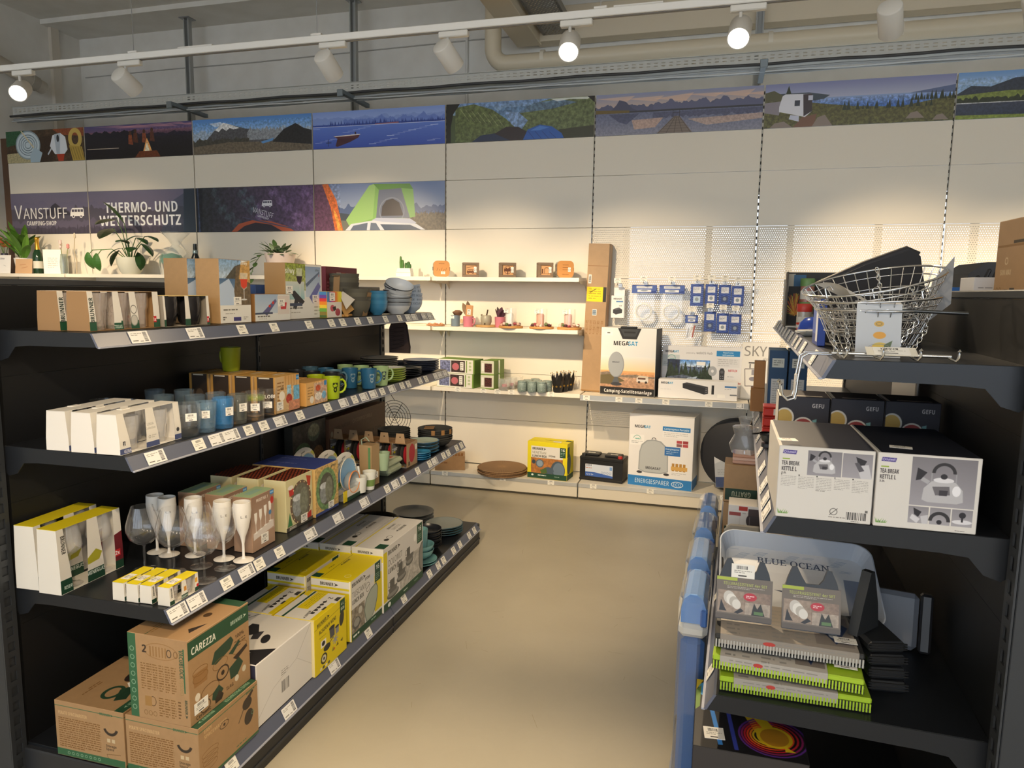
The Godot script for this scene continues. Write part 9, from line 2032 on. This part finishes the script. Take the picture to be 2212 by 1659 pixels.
	for k in 3:
		var o := one("pink_cloth", ["lowest folded pink cloth on the kraft cartons", "middle folded pink cloth on the kraft cartons", "topmost folded pink cloth on the kraft cartons"][k], "cloth", bm(V(.10, .012, .10), .004), mt(["c9a08c", "d6b4a2", "c4967f"][k], .8), V(.14, y + .2995 + .0125 * k + .006, -2.88), RT, "folded pink cloths"); o.position.y = y + .3055 + .0125 * k
	var tw := base("plastic_wrap_bag", "crumpled clear plastic bag on the pink cloths", "plastic bag", V(.13, y + .337, -2.88)); g = G.new(); g.lathe([.0001, 0, .05, 0, .06, .03, .04, .07, .05, .10, .0001, .11], 11, Vector3.ZERO, 1.0, 5, .16); part(tw, "bag_film", g.mesh(), glass("f4f6f8", .12, true)); part(tw, "bag_knot", lm([.012, .1, .02, .115, .03, .14], 8), glass("f4f6f8", .16, true))

func right_base() -> void:
	var y := S0
	# blue canisters standing on the base in front of the third shelf
	for k in 4:
		var z: float = [-2.18, -2.50, -2.82, -3.12][k]
		var x: float = [-.018, -.012, .0, .012][k]
		var t := base("blue_canister", ["nearest blue canister with white collar in clear wrap", "second blue canister with white collar from the front", "third blue canister with white collar from the front", "farthest blue canister with white collar"][k], "canister", V(x, y, z), RT, "blue canisters with white collars")
		part(t, "canister_body", bm(V(.07, .47, .21), .02), mt("3f6aa8", .35), V(0, .235, 0)); part(t, "white_collar", bm(V(.084, .045, .225), .014), mt("d6d6d2", .4), V(0, .492, 0))
		var g := G.new(); g.X = Transform3D(Basis(), V(0, 0, -.105)); g.prism([-.036, .515, .036, .515, .036, .56, .026, .59, .008, .603, -.012, .603, -.028, .588, -.036, .56], 0, .21); part(t, "lid", g.mesh(), mt("6f9cdc", .3)); part(t, "latch", bm(V(.02, .05, .03), .004), mt("3f6ab0", .35), V(.03, .535, .1))
		part(t, "clear_wrap", bm(V(.088, .60, .235), .02), glass("ffffff", .03, true), V(0, .303, 0))
	# utensil display carton
	var c := Carton.new(V(.27, .375, .32), "ntl", C("1c1a1a"), 900)
	var f := c.on("t"); f.rect(0, 0, 27, 32, C("141316"))
	var hues := [C("d8b41c"), C("e07a1c"), C("d8421c"), C("b8202c"), C("8a1f5a"), C("5a2a86")]
	for k in 6: f.line(12.6 - k * .9, 1, 19 - k * .5, 18 + k, 2.6 - k * .2, hues[5 - k])
	for k in 6: f.ring(19.4 - k * .2, 23, 8.6 - k * .9, 8.2 - k * .9, .55, hues[5 - k], -.4)
	f.line(10.6, 4, 18.4, 19, 3.0, C("d8b41c")); f.ell(19.8, 23, 4.4, 4.6, C("d8b41c")); f.ell(19.8, 23, 3.5, 3.7, C("b07c1c")); f.poly([22, 26, 24.6, 28, 22, 28.4], C("d8b41c")); f.ell(3, 5, 2.4, 4, C("4aa0e0")); f.line(3.4, 8, 6.6, 30, 1.2, C("3a86d8")); f.ell(7.4, 3.4, 1.8, 3.2, C("3a4cc0")); f.line(7.6, 6, 10.4, 31, 1.1, C("333f9c")); f.poly([0, 0, 2, 0, 0, 6], C("d8c02a")); f.poly([0, 6, 1.4, 3, 1.2, 14, 0, 16], C("6a8a3a"))
	f = c.on("n"); f.rect(0, 0, 27, 37.5, C("343131")); f = c.on("l"); f.rect(0, 0, 32, 37.5, C("c9c6c0"))
	var o := carton("utensil_carton", "black carton with rainbow spoon print on its lid", "carton", c, V(.131, y, -1.86), .0); sticker(o, V(-.085, .3755, .095), V(-PI / 2, .1, 0), .05, .05)

func _ready() -> void:
	light_setup()
	lamps()
	building()
	wall_shelving()
	tag_setup()
	gondola("dark metal gondola with tableware in the left half of the picture", 1, Vector3(-2.10, 0, NEAR), 0, [[[-1.818,1],[-2.067,1],[-2.322,0],[-2.527,0],[-2.786,0],[-2.978,0],[-3.082,0],[-3.231,0],[-3.367,0],[-3.547,0],[-3.725,0],[-3.847,1],[-3.934,1],[-4.082,1],[-4.172,1]], [[-1.752,1],[-1.942,0],[-2.033,1],[-2.109,1],[-2.206,0],[-2.295,0],[-2.402,1],[-2.541,0],[-2.759,0],[-2.899,1],[-3.004,0],[-3.098,1],[-3.196,1],[-3.295,0],[-3.41,1],[-3.536,0],[-3.618,0],[-3.78,0],[-3.87,0],[-4.028,1],[-4.1,1],[-4.187,1]], [[-1.69,1],[-1.772,1],[-1.914,0],[-2.018,1],[-2.09,0],[-2.212,0],[-2.424,1],[-2.641,1],[-2.878,1],[-3.116,0],[-3.209,1],[-3.301,0],[-3.491,0],[-3.658,0],[-3.734,1],[-3.874,0],[-3.95,0],[-4.096,0],[-4.181,0]], [[-1.771,0],[-2.089,1],[-2.406,1],[-2.7,0],[-3.073,0],[-3.401,0],[-3.525,0],[-3.605,0],[-3.766,0],[-3.872,0],[-4.041,0],[-4.139,0]]])
	gondola("dark metal gondola with kettle boxes at the picture's right edge", -1, Vector3(RX, 0, NEAR), RT, [[[-1.95,1],[-2.3,1],[-2.5,1],[-2.66,1],[-2.9,1],[-3.1,1],[-3.3,1],[-3.5,1],[-3.7,1],[-3.95,1],[-4.1,1]], [[-1.75,1],[-1.85,1],[-2.0,1],[-2.2,1],[-2.45,1],[-2.7,1],[-3.1,1],[-3.4,1],[-3.7,1]], [[-1.8,0],[-2.3,0],[-3.0,0]], [[-1.8,1],[-2.5,0]]])
	posters()
	wall_things()
	left_top()
	left_second()
	left_third()
	left_base()
	right_top()
	right_second()
	right_third()
	right_base()
	Page.finish()
